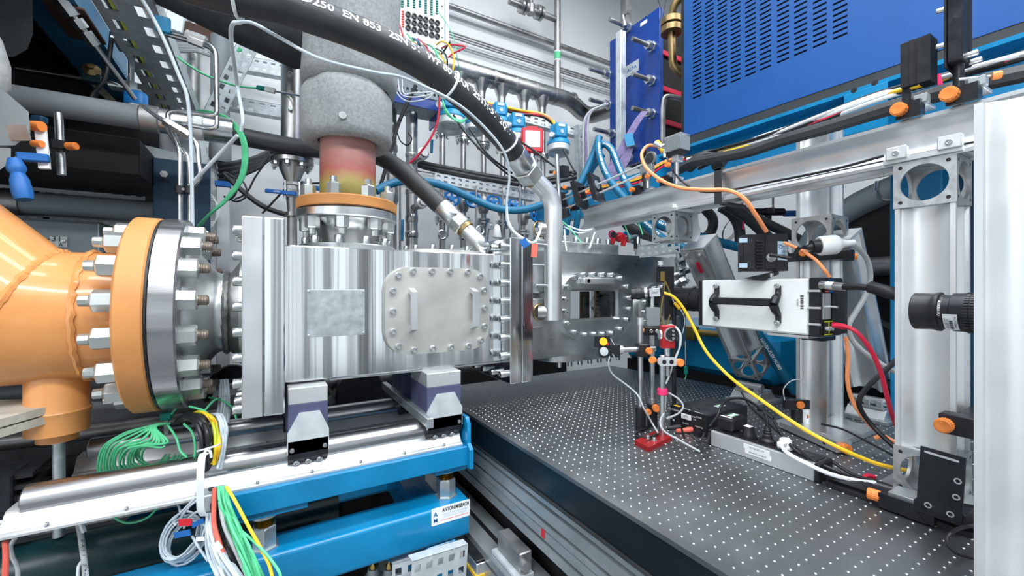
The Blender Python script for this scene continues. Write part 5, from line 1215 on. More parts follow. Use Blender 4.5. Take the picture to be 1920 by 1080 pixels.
for i, (px, py) in enumerate(((900, 432), (829, 440))):
    q = pD(px, py, 2.4); solo('hose_clip', G().tube([q + V((math.cos(a * .35) * .024, 0, math.sin(a * .35) * .024)) for a in range(18)], .005, 6, closed=True), 'steel', ['round steel ring clip near the bent pipe', 'round steel ring clip left of the bent pipe'][i], 'clip')
q = pD(932, 434, 2.42); solo('white_cone', G().lathe(q - V((0, 0, 0)), (0, 0, -1), [(-.04, .008), (-.03, .016), (.03, .026), (.036, .024), (.04, .012)], 14), 'white', 'small white plastic cone among the flow lines', 'cap')
# transmitters
def transmitter(px, py, d, label, s=1, face=True):
    q = pD(px, py, d); t = thing('flow_transmitter', label, 'transmitter', q, 'blue transmitters')
    s *= 1.3
    part('blue_head', G().lathe(q, (0, 0, 1), [(-.04 * s, .046 * s), (-.035 * s, .052 * s), (-.02 * s, .05 * s), (-.01 * s, .04 * s), (.04 * s, .04 * s), (.05 * s, .036 * s)], 20), 'instblue', t)
    part('head_block', G().box(q + V((-.012 * s, -.03 * s, .02 * s)), (.056 * s, .03 * s, .06 * s), .006, MX.Rotation(R(-15), 3, 'Z')), 'instblue', t)
    st = part('sticker', G().box(q + V((-.016 * s, -.0465 * s, .038 * s)), (.03 * s, .002, .012 * s), 0, MX.Rotation(R(-15), 3, 'Z')), 'paper', t, 'white sticker')
    part('round_mark', G().lathe(q + V((-.014 * s, -.046 * s, .012 * s)), (-.25, -.97, 0), [(0, .009 * s), (.002, .009 * s), (.002, 0)], 12), 'stickerblue', t)
    part('grey_lid', G().lathe(q - V((0, 0, .04 * s)), (-.1, -.15, -1), [(0, .05 * s), (.03 * s, .05 * s), (.034 * s, .045 * s), (.03 * s, .036 * s), (.02 * s, .03 * s), (.02 * s, 0)], 20), 'galvw', t)
    part('cable_gland', G().cyl(q + V((-.06 * s, -.03 * s, -.005 * s)), q + V((-.03 * s, -.01 * s, 0)), .011 * s, n=10), 'white', t)
transmitter(846, 205, 2.25, 'largest blue transmitter head half hidden under the lettered hose', 1.15)
transmitter(890, 222, 2.5, 'blue transmitter head mostly hidden behind the lettered hose', .9)
transmitter(936, 218, 2.5, 'blue transmitter head just right of the lettered hose', .95)
transmitter(968, 240, 2.4, 'blue transmitter head left of the red box', 1.0)
transmitter(1047, 258, 2.45, 'blue transmitter head right of the red box at the tray end', 1.0)
q = pD(997, 266, 2.3); t = thing('red_box', 'square red instrument box with torn white front label', 'box', q)
RZ = MX.Rotation(R(-25), 3, 'Z')
part('case', G().box(q, (.118, .07, .13), .006, RZ), 'red', t); part('window_label', G().box(q + RZ @ V((0, -.036, .004)), (.08, .003, .088), 0, RZ), 'paper', t, 'white front label'); part('top_bracket', G().box(q + V((0, 0, .071)), (.06, .05, .012), .002, RZ), 'red', t)
part('stem', G().cyl(q - V((0, 0, .05)), q - V((0, 0, .15)), .02, n=10), 'steel', t)
# galvanised trays
def tray(a, b, w_, h_, label, n, m='galv', grp='slotted cable trays', slot=.55, side=None, rows=1):
    """perforated U tray: a strip with real slots plus two lips"""
    a, b = V(a), V(b); t = thing('cable_tray', label, 'cable tray', (a + b) / 2, grp); d = (b - a); L = d.length; e = d / L
    s_ = V(side).normalized() if side else V((0, 0, 1)); s_ = (s_ - e * s_.dot(e)).normalized(); nn = e.cross(s_)
    g = G(); xs = [0]
    for i in range(n): c = L * (i + .5) / n; hw = L / n * slot / 2; xs += [c - hw, c + hw]
    xs.append(L); ys = [-w_ / 2]
    for r_ in range(rows): c = -w_ / 2 + w_ * (r_ + .5) / rows; hw = w_ / rows * .22; ys += [c - hw, c + hw]
    ys.append(w_ / 2)
    vs = [a + e * x + s_ * y + nn * k for k in (0, .002) for x in xs for y in ys]; ny = len(ys); N_ = len(xs) * ny
    for i in range(len(xs) - 1):
        for j in range(ny - 1):
            if i % 2 and j % 2: continue
            q = (i * ny + j, (i + 1) * ny + j, (i + 1) * ny + j + 1, i * ny + j + 1); g.f += [q, tuple(N_ + k for k in reversed(q))]
    g.v += vs
    part('slotted_strip', g, m, t)
    for q in (-1, 1): part('lip', G().add([a + s_ * q * w_ / 2, b + s_ * q * w_ / 2, b + s_ * q * w_ / 2 - nn * h_, a + s_ * q * w_ / 2 - nn * h_, a + s_ * q * (w_ / 2 + .002) + nn * .002, b + s_ * q * (w_ / 2 + .002) + nn * .002, b + s_ * q * (w_ / 2 + .002) - nn * h_, a + s_ * q * (w_ / 2 + .002) - nn * h_], [(0, 1, 2, 3), (7, 6, 5, 4), (0, 4, 5, 1), (3, 2, 6, 7)]), m, t)
    return t
tray(pD(815, 333, 2.45), pD(1002, 368, 2.75), .055, .05, 'white slotted cable tray running above the blue handwheels', 15, 'galvw', None, .5, None, 2)
tray(pD(925, 205, 2.72), pD(1092, 250, 2.95), .055, .05, 'grey slotted cable tray behind the blue transmitters', 12, 'galv', None, .5, None, 2)
tray(pD(1090, 235, 2.9), pD(1092, 345, 2.9), .06, .04, 'upright slotted cable tray beside the blue heat exchanger', 8, 'galv', None, .5, (1, 0, 0), 1)
# wall pipes
def wpipe(P, r, label, Y=2.98, m='dullpipe', grp='pipes along the white wall'):
    pts = [pY(px, py, Y) for px, py in P]
    if len(P) == 2: pts[1].z = pts[0].z if abs(pts[0].x - pts[1].x) > .2 else pts[1].z
    if len(P) == 2 and abs(pts[0].x - pts[1].x) < .2: pts[1].x = pts[0].x
    return solo('wall_pipe', G().tube(bends(pts, .06), r, 14), m, label, 'pipe', grp)
wpipe([(790, -8), (1150, 125)], .021, 'upper horizontal grey pipe on the white wall')
for k in range(3): wpipe([(800, 45 + k * 5), (1160, 147 + k * 4)], .007, ['top', 'middle', 'bottom'][k] + ' tube of the thin triple run on the white wall')
for k in range(3): wpipe([(752, 303 + k * 13), (1000, 331 + k * 11)], .006, ['top', 'middle', 'bottom'][k] + ' thin tube of the set behind the flow lines')
wpipe([(1045, -40), (1045, 172)], .028, 'upright grey pipe with green sticker on the white wall', 2.86)
t = thing('pipe_marker', 'green and white pipe marker sticker on the upright grey pipe', 'sticker', pY(1045, 110, 2.83)); q0, q1 = pY(1040, 90, 2.829), pY(1050, 112, 2.829)
part('white_wrap', G().cyl((pY(1045, 100, 2.86).x, 2.86, q1.z), (pY(1045, 100, 2.86).x, 2.86, q0.z), .0287, n=16), 'paper', t); part('green_wrap', G().cyl((pY(1045, 100, 2.86).x, 2.86, q1.z + .012), (pY(1045, 100, 2.86).x, 2.86, q0.z - .012), .0291, n=16), 'green', t)
t = thing('flanged_valve', 'small flanged steel valve branch at the top of the wall', 'valve', pY(1000, 20, 2.85))
a, b = pY(955, 2, 2.85), pY(1040, 40, 2.85); b.z = a.z; dv = V((1, 0, 0))
part('branch', G().cyl(a, (b.x, a.y, a.z), .024, n=14), 'dullpipe', t)
for q in (.10, .135, .25, .285): part('flange', G().cyl(a + dv * q, a + dv * (q + .02), .055, n=18), 'pipe', t)
part('valve_body', G().lathe(a + dv * .2, (0, 0, 1), [(-.035, .035), (.035, .035), (.05, .02), (.12, .016)], 12), 'dullpipe', t)
# ---- blue plate heat exchanger
hx = 2.245
t = thing('plate_heat_exchanger', 'dark blue plate heat exchanger with long threaded tie bolts', 'heat exchanger', (2.45, 2.13, 2.2))
ya_, yb_ = pX(1237, 150, hx).y, pX(1143, 200, hx).y; zt_, zb_ = pX(1228, 18, hx).z, pX(1237, 290, hx).z
part('front_plate', G().bx(hx, hx + .035, ya_, yb_, zb_, zt_, .003), 'hxblue', t)
part('plate_pack', G().bx(hx + .035, hx + .50, ya_ + .03, yb_ - .03, zb_ + .05, zt_ - .05), 'dark', t)
for z in (zb_ + .22, zb_ + .44, zb_ + .68): part('red_tie_bar', G().bx(hx + .035, hx + .5, ya_ + .012, ya_ + .028, z, z + .035, .004), 'cordred', t, 'red tie bar')
g0, g1 = pX(1172, 147, hx), pX(1198, 110, hx)
lb = part('name_label', G().bx(hx - .001, hx, g1.y, g0.y, g0.z, g1.z + .0), 'galvw', t, 'grey name label'); letters('ALFA', .04, (hx - .002, (g0.y + g1.y) / 2, (g0.z + g1.z) / 2), (0, -1, 0), (0, 0, 1), lb, 'tagblue')
q = pX(1207, 43, hx); part('small_label', G().bx(hx - .001, hx, q.y - .03, q.y + .03, q.z - .012, q.z + .012), 'paper', t)
TB = [(1180, 52), (1224, 88), (1224, 152), (1224, 214), (1142, 141), (1142, 197), (1150, 251), (1183, 296)]
for px, py in TB:
    q = pX(px, py, hx); b_ = part('tie_bolt', G().cyl(q, q - V((.19, 0, 0)), .015, n=12), 'dullpipe', t)
    part('nut', G().lathe(q, (-1, 0, 0), [(0, .034), (.012, .034), (.012, .029), (.055, .029)], 6), 'nut', b_, ang=20)
part('pipe_stub', G().cyl(pX(1188, 277, hx), pX(1188, 277, hx) - V((.06, 0, 0)), .032, n=16), 'dullpipe', t)
q = pX(1163, 60, 2.12); qb = pX(1163, 315, 2.12)
part('support_bar', G().bx(2.10, 2.15, q.y - .025, q.y + .025, qb.z, q.z, .003), 'galvw', t)
part('lifting_hook', G().tube(bends([pX(1172, 50, 2.15), pX(1168, 25, 2.15), pX(1182, 22, 2.15)], .03), .014, 10), 'dullpipe', t)
part('top_column', G().bx(2.5, 2.56, 2.45, 2.51, zt_ - .2, 4.3), 'dullpipe', t)
# pipes beside the exchanger
t = thing('bent_pipe', 'brownish bent pipe with flange between exchanger and blue cabinet', 'pipe', pD(1258, 130, 2.6))
part('tube', G().tube(bends(path([(1292, -15, 2.5), (1262, 8, 2.55), (1259, 60, 2.6), (1262, 128, 2.6), (1285, 140, 2.6)]), .07), .024, 14), 'bronze', t)
q = pD(1259, 48, 2.6); part('flange', G().cyl(q, q + V((0, 0, .04)), .065, n=20, b=.003), 'bronze', t); part('flange', G().cyl(q - V((0, 0, .05)), q - V((0, 0, .01)), .065, n=20, b=.003), 'bronze', t)
cable('bent_pipe', 'slim grey pipe bending into the dark gap beside the cabinet', 'pipe', [(1243, 300, 2.4), (1243, 230, 2.4), (1244, 195, 2.4), (1252, 181, 2.4), (1290, 188, 2.4)], .014, 'dullpipe')
for k, P in enumerate(([(1232, -5, 2.7), (1240, 20, 2.7), (1236, 45, 2.7)], [(1250, -5, 2.7), (1244, 25, 2.7), (1240, 45, 2.7)])): cable('thin_wire', ['thin dark wire above the blue exchanger', 'second thin dark wire above the blue exchanger'][k], 'wire', P, .002, 'dark')
# straps and blue hoses hung on the bolts
def strapmesh(P, w_):
    pts = spline(path(P), 6); g = G(); vs = []
    for p in pts: vs += [p + V((w_ / 2, -.3 * w_, 0)), p - V((w_ / 2, -.3 * w_, 0)), p + V((w_ / 2, -.3 * w_ + .004, 0)), p - V((w_ / 2, -.3 * w_ - .004, 0))]
    for i in range(len(pts) - 1): o = i * 4; g.f += [(o, o + 4, o + 5, o + 1), (o + 3, o + 7, o + 6, o + 2), (o, o + 2, o + 6, o + 4), (o + 1, o + 5, o + 7, o + 3)]
    g.v = vs; return g
for k, (P, w_) in enumerate((([(1210, 208, 2.55), (1195, 228, 2.52), (1165, 280, 2.5), (1148, 310, 2.5), (1142, 345, 2.5)], .035), ([(1178, 278, 2.5), (1172, 300, 2.5), (1158, 325, 2.5), (1150, 360, 2.5)], .05), ([(1160, 285, 2.55), (1152, 310, 2.5), (1140, 335, 2.5), (1136, 370, 2.5)], .05))):
    solo('lifting_strap', strapmesh(P, w_), 'strap', ['long purple webbing strap looped over an exchanger bolt', 'short purple webbing strap below the blue tag', 'purple webbing strap nearest the blue hoses'][k], 'strap', 'purple lifting straps')
q = pD(1180, 262, 2.48); solo('blue_tag', G().box(q, (.05, .004, .075), 0, MX.Rotation(R(-35), 3, 'Z') @ MX.Rotation(R(-12), 3, 'Y')), 'instblue', 'light blue tag hanging from the purple strap', 'tag')
def bluehose(P, r, label, text=None, ang=R(20), grp='blue hoses', size=None):
    t = thing('blue_hose', label, 'hose', pD(*P[0]), grp); pts = spline(path(P), 10); part('hose', G().tube(pts, r, 12), 'hoseblue', t)
    if text:
        cu = [0]
        for i in range(1, len(pts)): cu.append(cu[-1] + (pts[i] - pts[i - 1]).length)
        def al(s_):
            for i in range(1, len(pts)):
                if cu[i] >= s_: k = (s_ - cu[i - 1]) / (cu[i] - cu[i - 1]); return pts[i - 1].lerp(pts[i], k), (pts[i] - pts[i - 1]).normalized()
            return pts[-1], (pts[-1] - pts[-2]).normalized()
        vs, fs = text_mesh(text, size or r * .8, 'LEFT', .0004); out = []; s0 = cu[-1] * .12
        for p in vs:
            c, td = al(s0 + p.x); vw = (V((0, 0, CZ)) - c).normalized(); b = (vw - td * vw.dot(td)).normalized(); up = b.cross(td); a = ang + p.y / r; out.append(c + (b * math.cos(a) + up * math.sin(a)) * r * 1.02)
        g = G(); g.add(out, fs); part('lettering', g, 'inkwhite', t)
    return t
bluehose([(1122, 258, 2.1), (1123, 285, 2.05), (1133, 318, 2.0), (1152, 350, 1.95), (1180, 382, 1.92)], .017, 'left blue lettered hose looping down behind the beam', 'HANSA-FLEX HOSES HANSA-FLEX', R(10))
bluehose([(1120, 285, 2.1), (1130, 270, 2.07), (1146, 280, 2.05), (1162, 318, 2.0), (1178, 350, 1.95), (1200, 385, 1.92)], .017, 'right blue lettered hose looping down behind the beam', 'HANSA-FLEX HOSES HANSA-FLEX HOSES', R(10))
bluehose([(1124, 256, 2.12), (1112, 292, 2.12), (1095, 330, 2.1), (1070, 380, 2.1), (1060, 440, 2.1)], .018, 'blue hose falling to the left behind the bent tube')
bluehose([(1130, 290, 2.15), (1108, 320, 2.15), (1090, 370, 2.1), (1078, 440, 2.1)], .016, 'second blue hose falling left beside the cage optics')
bluehose([(705, 358, 1.9), (735, 344, 1.95), (775, 338, 2.0), (830, 348, 2.05), (885, 372, 2.1), (930, 390, 2.1), (975, 394, 2.1), (1020, 382, 2.1), (1062, 355, 2.1)], .019, 'long plain blue hose sagging across the handwheels')
bluehose([(1190, 405, 1.9), (1215, 425, 1.88), (1245, 450, 1.86), (1290, 470, 1.84), (1320, 500, 1.82)], .02, 'blue lettered hose behind the hanging beam cube', 'HANSA-FLEX')
bluehose([(1210, 410, 2.0), (1245, 425, 2.0), (1290, 438, 2.0), (1340, 452, 2.0), (1395, 466, 2.0)], .022, 'blue lettered hose running right toward the black driver box', 'WATER HOSE WATER', R(30))
bluehose([(1415, 618, 1.75), (1440, 655, 1.75), (1465, 695, 1.75), (1492, 735, 1.75)], .021, 'blue lettered hose behind the first slanted brace', 'HANSA-FLEX HOSES', R(0))
bluehose([(1470, 630, 1.95), (1478, 665, 1.95), (1474, 700, 1.95), (1490, 740, 1.95)], .014, 'thin blue hose left of the middle column foot')
# ---- blue cabinet, I beam, columns
cabdir = V((-.03, 1, 0)).normalized(); cx0 = 1.9
def cab(px, py): 
    r = ray(px, py); n_ = V((1, .03, 0)); o = V((cx0, 1.448, 0)); dd = (o - V((0, 0, 0))).dot(n_) / r.dot(n_); return V((0, 0, CZ)) + r * dd
P0 = cab(1283, 262); zlow = P0.z
t = thing('blue_cabinet', 'large bright blue slotted cabinet above the steel beam', 'cabinet', P0)
def cs_(px): return (cab(px, 200) - P0).dot(-cabdir)
cols = [1307, 1330, 1354, 1379, 1407, 1435, 1468, 1501, 1537, 1575]
zr0 = cab(1307, 181).z; pit = .0223; rows = 30
xs = [0]
for c in cols: m_ = cs_(c); xs += [m_ - .024, m_ + .024]
xs.append(1.9); zs = [zlow + .012]
for i in range(rows): z = zr0 + i * pit; zs += [z - .0042, z + .0042]
zs.append(zr0 + rows * pit + .08)
g = G(); nz_ = len(zs)
g.v = [V((P0.x, P0.y, 0)) - cabdir * x + V((0, 0, z)) for x in xs for z in zs]
for i in range(len(xs) - 1):
    for j in range(nz_ - 1):
        if i % 2 and j % 2: continue
        g.f.append((i * nz_ + j, i * nz_ + j + 1, (i + 1) * nz_ + j + 1, (i + 1) * nz_ + j))
nv = len(g.v); nrm = V((1, .03, 0)).normalized(); g.v += [p + nrm * .004 for p in g.v]; g.f += [tuple(nv + k for k in reversed(f)) for f in g.f]
part('slotted_panel', g, 'cabblue', t)
def cbox(s0, s1, d0, d1, z0, z1):
    g = G(); o = V((P0.x, P0.y, 0)); vs = [o - cabdir * s + nrm * d + V((0, 0, z)) for s in (s0, s1) for d in (d0, d1) for z in (z0, z1)]
    return g.add(vs, [(0, 1, 3, 2), (4, 6, 7, 5), (0, 4, 5, 1), (2, 3, 7, 6), (0, 2, 6, 4), (1, 5, 7, 3)])
ztop = zs[-1]
part('inner_box', cbox(.02, 1.88, .03, .8, zlow - .04, ztop), 'blackmetal', t)
part('frame_rail', cbox(-.018, 1.9, .002, .05, zlow - .075, zlow + .012), 'darkgrey', t)
part('frame_post', cbox(-.018, 0, 0, .8, zlow - .075, ztop), 'black', t)
for s in (.08, .35): part('foot_block', cbox(s, s + .07, -.01, .06, zlow - .10, zlow - .075), 'bronze', t)
t = thing('machine_block', 'dark machine with a blue front and metal mesh behind the black housing', 'machine', cab(1880, 60))
part('block', cbox(1.42, 1.70, -.20, -.02, zlow - .045, ztop - .2), 'darkgrey', t); part('blue_front', cbox(1.70, 1.84, -.24, -.02, zlow - .045, ztop - .2), 'hxblue', t)
g = G()
for i in range(26):
    for j in range(2): g.v += []; b_ = cbox(1.72 + j * .05, 1.755 + j * .05, -.246, -.24, zlow + .02 + i * .02, zlow + .032 + i * .02); g.add(b_.v, b_.f)
part('mesh', g, 'dullpipe', t, kind='stuff')
xi = 1.72
t = thing('blue_girder', 'light blue steel girder carrying the cabinet behind the beam', 'girder', (xi, .75, 1.82))
part('top_flange', G().bx(xi - .07, xi + .09, -.3, 1.42, 1.992, 2.005), 'blue', t); part('web', G().bx(xi, xi + .01, -.3, 1.42, 1.79, 1.992), 'blue', t); part('bottom_flange', G().bx(xi - .07, xi + .09, -.3, 1.42, 1.78, 1.79), 'blue', t)
part('end_plate', G().bx(xi - .07, xi + .09, 1.40, 1.42, 1.79, 1.992), 'blue', t)
q0, q1 = pX(1583, 200, xi - .08), pX(1665, 140, xi - .08)
gp = part('drilled_plate', G().bx(xi - .085, xi - .075, q1.y, q0.y, q0.z - .1, q1.z - .02, .002), 'blue', t)
for px, py in ((1601, 169), (1640, 155)): place('drilled_hole', DOT, gp, pX(px, py, xi - .0855), (-1, 0, 0), (.009, .009, 1))
part('far_girder', G().bx(xi - .0, xi + .05, 1.42, 2.6, 1.80, 1.97), 'blue', t)
t = thing('blue_column', 'bright blue steel column behind the wide aluminium column', 'column', (1.9, .6, 0))
q = pX(1668, 450, 1.85); part('shaft', G().bx(1.85, 1.98, q.y - .13, q.y, 0, 1.82, .004), 'blue', t); part('lip', G().bx(1.99, 2.0, q.y - .35, q.y + .02, 0, 1.82), 'darkblue', t)
cable('steel_tube_bend', 'thin bent steel tube seen through the upper cube joint', 'tube', [(1725, 320, 1.7), (1735, 345, 1.7), (1725, 365, 1.68), (1700, 372, 1.66), (1660, 374, 1.66), (1645, 362, 1.66), (1645, 340, 1.66)], .008, 'steel')
# ---- rear machinery behind the table
t = thing('blue_machine', 'dark blue machine casing behind the table under the braces', 'machine', (2.2, 1.5, .4))
part('casing', G().bx(1.93, 2.7, 1.0, 1.9, .92, 1.15, .03), 'blue', t); part('base', G().bx(1.95, 2.7, 1.0, 1.9, 0, .92), 'dark', t)
q = pX(1320, 652, 1.9); part('brass_line', G().cyl((1.915, 1.85, 1.13), (1.915, 1.2, 1.13), .016, n=12), 'brass', t); part('valve_block', G().bx(1.88, 1.93, 1.38, 1.45, 1.09, 1.16, .004), 'brass', t)
t = thing('dark_cavity', 'dark box and arch standing in for the unlit gap right of the middle column', 'machine', (2.7, .6, 0))
part('casing', G().bx(2.3, 3.1, -.1, .98, 0, 1.76, .02), 'dark', t)  # dark box standing in for the black, unlit cavity
part('arched_hood', G().prism([(0, 0)] + [(.55 * math.cos(math.pi * (1 - k / 16)) , .30 * math.sin(math.pi * k / 16)) for k in range(17)][::1] + [(.55, -.08), (-.55, -.08)], (2.28, .75, 1.70), (0, 1, 0), (0, 0, 1), (.08, 0, 0)) if 0 else G().tube([V((2.3, .3 + .75 * math.cos(math.pi * k / 20), 1.5 + .34 * math.sin(math.pi * k / 20))) for k in range(21)], .055, 10), 'boxgrey', t)
part('dark_pipe', G().cyl((2.24, .95, 1.45), (2.24, .30, 1.45), .04, n=16), 'dullpipe', t); part('pipe_flange', G().cyl((2.24, .52, 1.45), (2.24, .49, 1.45), .075, n=20), 'pipe', t)
for k in range(3): part('dark_cable', G().tube(spline([(2.24, .9, 1.1 + k * .1), (2.2, .75, .98 + k * .12), (2.2, .6, .93 + k * .1), (2.2, .4, .9)], 6), .018, 8), 'rubber', t)
for k, (P, l) in enumerate((([(1352, 388, 2.0), (1372, 402, 2.0), (1386, 428, 2.0), (1388, 470, 2.0)], 'black hose curving down left of the driver box'), ([(1362, 384, 1.9), (1400, 408, 1.9), (1440, 445, 1.9), (1470, 480, 1.9)], 'black hose running diagonally behind the driver box'), ([(1368, 380, 2.1), (1420, 410, 2.1), (1490, 445, 2.1), (1530, 470, 2.1)], 'black hose passing behind the middle column cube'), ([(1322, 392, 2.1), (1336, 410, 2.1), (1334, 432, 2.1), (1318, 448, 2.1), (1300, 455, 2.1)], 'short black hose curling behind the cube hinge'), ([(1170, 408, 2.0), (1180, 425, 2.0), (1205, 438, 2.0), (1235, 446, 2.0)], 'grey black hose behind the lid screws'))):
    cable('black_hose', l, 'hose', P, .024 if k < 4 else .026, 'rubber', 'black rubber hoses', n=12)
t = thing('wall_fitting', 'blue and black valve fitting on the white wall behind the middle column', 'valve', pD(1450, 398, 2.3))
q = pD(1440, 398, 2.3); part('black_body', G().cyl(q + V((-.1, .05, 0)), q + V((.06, -.05, 0)), .02, n=10), 'black', t); part('blue_handle', G().bar(q + V((.06, -.05, -.01)), q + V((.24, -.14, -.005)), .03, .03, .006), 'tagblue', t); part('rod', G().cyl(q + V((.05, 0, .0)), q + V((.05, 0, .12)), .006, n=8), 'dullpipe', t); part('valve_neck', G().lathe(q + V((.0, 0, .02)), (0, 0, -1), [(0, .035), (.03, .035), (.03, .018), (.1, .015)], 10), 'black', t)
# red shackle, blue one and elbow on the chamber lid
t = thing('lifting_shackle', 'red lifting shackle with black grip on the chamber lid', 'shackle', pY(1160, 460, 1.45))
P = [pY(a, b, 1.42) for a, b in ((1146, 458), (1152, 446), (1162, 440), (1170, 447), (1168, 460))]; part('bow', G().tube(spline(P, 5), .012, 8), 'red', t); a, b = pY(1148, 440, 1.42), pY(1162, 448, 1.42); part('grip', G().cyl(a, b, .016, n=12), 'rubber', t); part('pin_head', G().cyl(pY(1160, 441, 1.40), pY(1164, 452, 1.40), .014, n=10), 'red', t)
part('pink_ring', G().tube([a + V((math.cos(k * .4) * .018, 0, math.sin(k * .4) * .018)) for k in range(16)], .004, 6, closed=True), 'pink', t)
t = thing('lifting_shackle', 'blue shackle behind the steel elbow on the chamber lid', 'shackle', pY(1180, 452, 1.47)); P = [pY(a, b, 1.48) for a, b in ((1166, 446), (1172, 438), (1184, 440), (1192, 452), (1194, 460))]; part('bow', G().tube(spline(P, 5), .012, 8), 'valveblue', t); part('pin', G().cyl(pY(1166, 448, 1.48), pY(1194, 458, 1.48), .006, n=8), 'steel', t)
t = thing('tube_fitting', 'polished steel elbow fitting standing on the chamber lid end', 'fitting', pY(1194, 474, 1.38))
part('elbow', G().tube(bends([pY(1176, 449, 1.40), pY(1196, 443, 1.40), pY(1195, 462, 1.38)], .02), .012, 12), 'steel', t); part('nut', G().lathe(pY(1195, 458, 1.38), (0, 0, -1), [(0, .016), (.03, .016), (.03, .011), (.05, .011)], 8), 'steel', t, ang=20); part('black_sleeve', G().cyl(pY(1191, 448, 1.37), pY(1191, 466, 1.37), .007, n=10), 'black', t); part('left_nut', G().cyl(pY(1177, 449, 1.40), pY(1183, 447, 1.40), .016, n=8), 'steel', t)
tray(pD(1198, 472, 1.72), pD(1275, 463, 1.72), .045, .03, 'short grey slotted tray with coloured wires below the beam cube', 6, 'galv', None, .5, None, 2)
# gas fittings right of chamber
t = thing('tube_fitting', 'cluster of polished tube fittings at the right end of the chamber', 'fitting', pD(1285, 510, 1.95))
for (P, r_) in (([(1272, 470, 1.9), (1275, 500, 1.9), (1276, 515, 1.9)], .013), ([(1262, 517, 1.9), (1282, 508, 1.9), (1300, 502, 1.95)], .010), ([(1265, 535, 1.9), (1275, 524, 1.9), (1290, 528, 1.9)], .012), ([(1282, 540, 1.95), (1290, 555, 1.95), (1288, 570, 1.95)], .014)): part('tube', G().tube(bends(path(P), .03), r_, 10), 'steel', t)
for px, py in ((1274, 490), (1276, 505), (1286, 506), (1296, 503), (1278, 527), (1290, 545)): q = pD(px, py, 1.9); part('nut', G().lathe(q, (.7, -.3, .3), [(-.014, .02), (.014, .02)], 6), 'steel', t, ang=20)
for (x0, x1, y0, y1, m_) in ((1268, 1284, 540, 575, 'black'), (1286, 1300, 536, 570, 'alu'), (1246, 1270, 592, 640, 'frame')): a, b = pD(x0, y1, 1.8), pD(x1, y0, 1.8); part('block', G().box((a + b) / 2, (abs(b.x - a.x) + .01, .05, b.z - a.z), .003), m_, t)
# ---- patch panel and blue chassis at top centre
pp = lambda px, py: pD(px, py, 2.35)
o = pp(790, 60); t = thing('connector_board', 'white connector panel with green terminals and black round sockets', 'panel', pp(790, 122))
A0, A1, A2 = pp(735, 93), pp(832, 123), pp(832, -40)
e8 = V((A1.x - A0.x, A1.y - A0.y, 0)); e8 = V((1, 0, 0)); PY_ = pp(790, 60).y
def pq(px, py): return pY(px, py, PY_)
l_, r_ = pq(725, 60), pq(833, 60); zlo_, zhi_ = pq(833, 122).z, pq(790, -60).z
part('panel_sheet', G().bx(l_.x, r_.x, PY_, PY_ + .004, zlo_, zhi_), 'camwhite', t); part('side_rail', G().bx(r_.x, r_.x + .022, PY_ - .02, PY_ + .1, zlo_, zhi_, .002), 'galvw', t)
sock = shared('round_socket', G().lathe((0, 0, 0), (0, 0, 1), [(0, .019), (.010, .019), (.010, .012), (.005, .010), (.005, 0)], 14), 'black')
for i, px in enumerate((765, 776.5, 787.5, 798, 809, 819.5)):
    for j in range(3): q = pq(px, 28 + j * 12.5 + (px - 765) * .29); place('round_socket', sock, t, (q.x, PY_, q.z), (0, -1, 0), (.8, .8, 1))
trm = shared('green_terminal', G().box((0, 0, .004), (.014, .007, .008), .001), 'teal'); trr = shared('orange_terminal', G().box((0, 0, .004), (.014, .007, .008), .001), 'redsoft')
for px in (743, 754, 765, 776, 787, 798, 809, 819):
    for j in range(9):
        py = -18 + j * 4.6 + (px - 743) * .27
        if py < (14 if px < 790 else 28): q = pq(px, py); place('green_terminal', trm, t, (q.x, PY_, q.z), (0, -1, 0))
for j in range(7): q = pq(755, 22 + j * 4.6); place('orange_terminal', trr, t, (q.x, PY_, q.z), (0, -1, 0))
for py in (12, 32, 53, 70, 92, 110): q = pq(829, py); place('panel_hole', DOT, t, (q.x, PY_ - .0005, q.z), (0, -1, 0), (.005, .005, 1))
for px in (759, 781, 803): a = pq(px, 60); part('panel_joint', G().bx(a.x, a.x + .002, PY_ - .0008, PY_, zlo_, zhi_), 'galv', t)
t = thing('blue_chassis', 'blue edged chassis with grey vented underside below the patch panel', 'chassis', pp(780, 190))
c0 = pD(735, 205, 2.3); c1_ = pD(820, 180, 2.3)
part('chassis_body', G().bx(c0.x - .05, c0.x + .28, c0.y - .1, c0.y + .2, pD(760, 185, 2.3).z, pD(760, 140, 2.3).z, .003), 'boxgrey', t)
part('blue_edge', G().bx(c0.x - .055, c0.x + .285, c0.y - .108, c0.y - .098, pD(760, 205, 2.3).z, pD(760, 188, 2.3).z), 'hxblue', t)
part('blue_edge', G().bx(c0.x + .28, c0.x + .29, c0.y - .108, c0.y + .2, pD(760, 205, 2.3).z, pD(760, 145, 2.3).z), 'hxblue', t)
for i in range(10): part('vent_slot', G().bx(c0.x + .0 + i * .025, c0.x + .012 + i * .025, c0.y - .1012, c0.y - .1, pD(760, 178, 2.3).z, pD(760, 173, 2.3).z), 'dark', t)
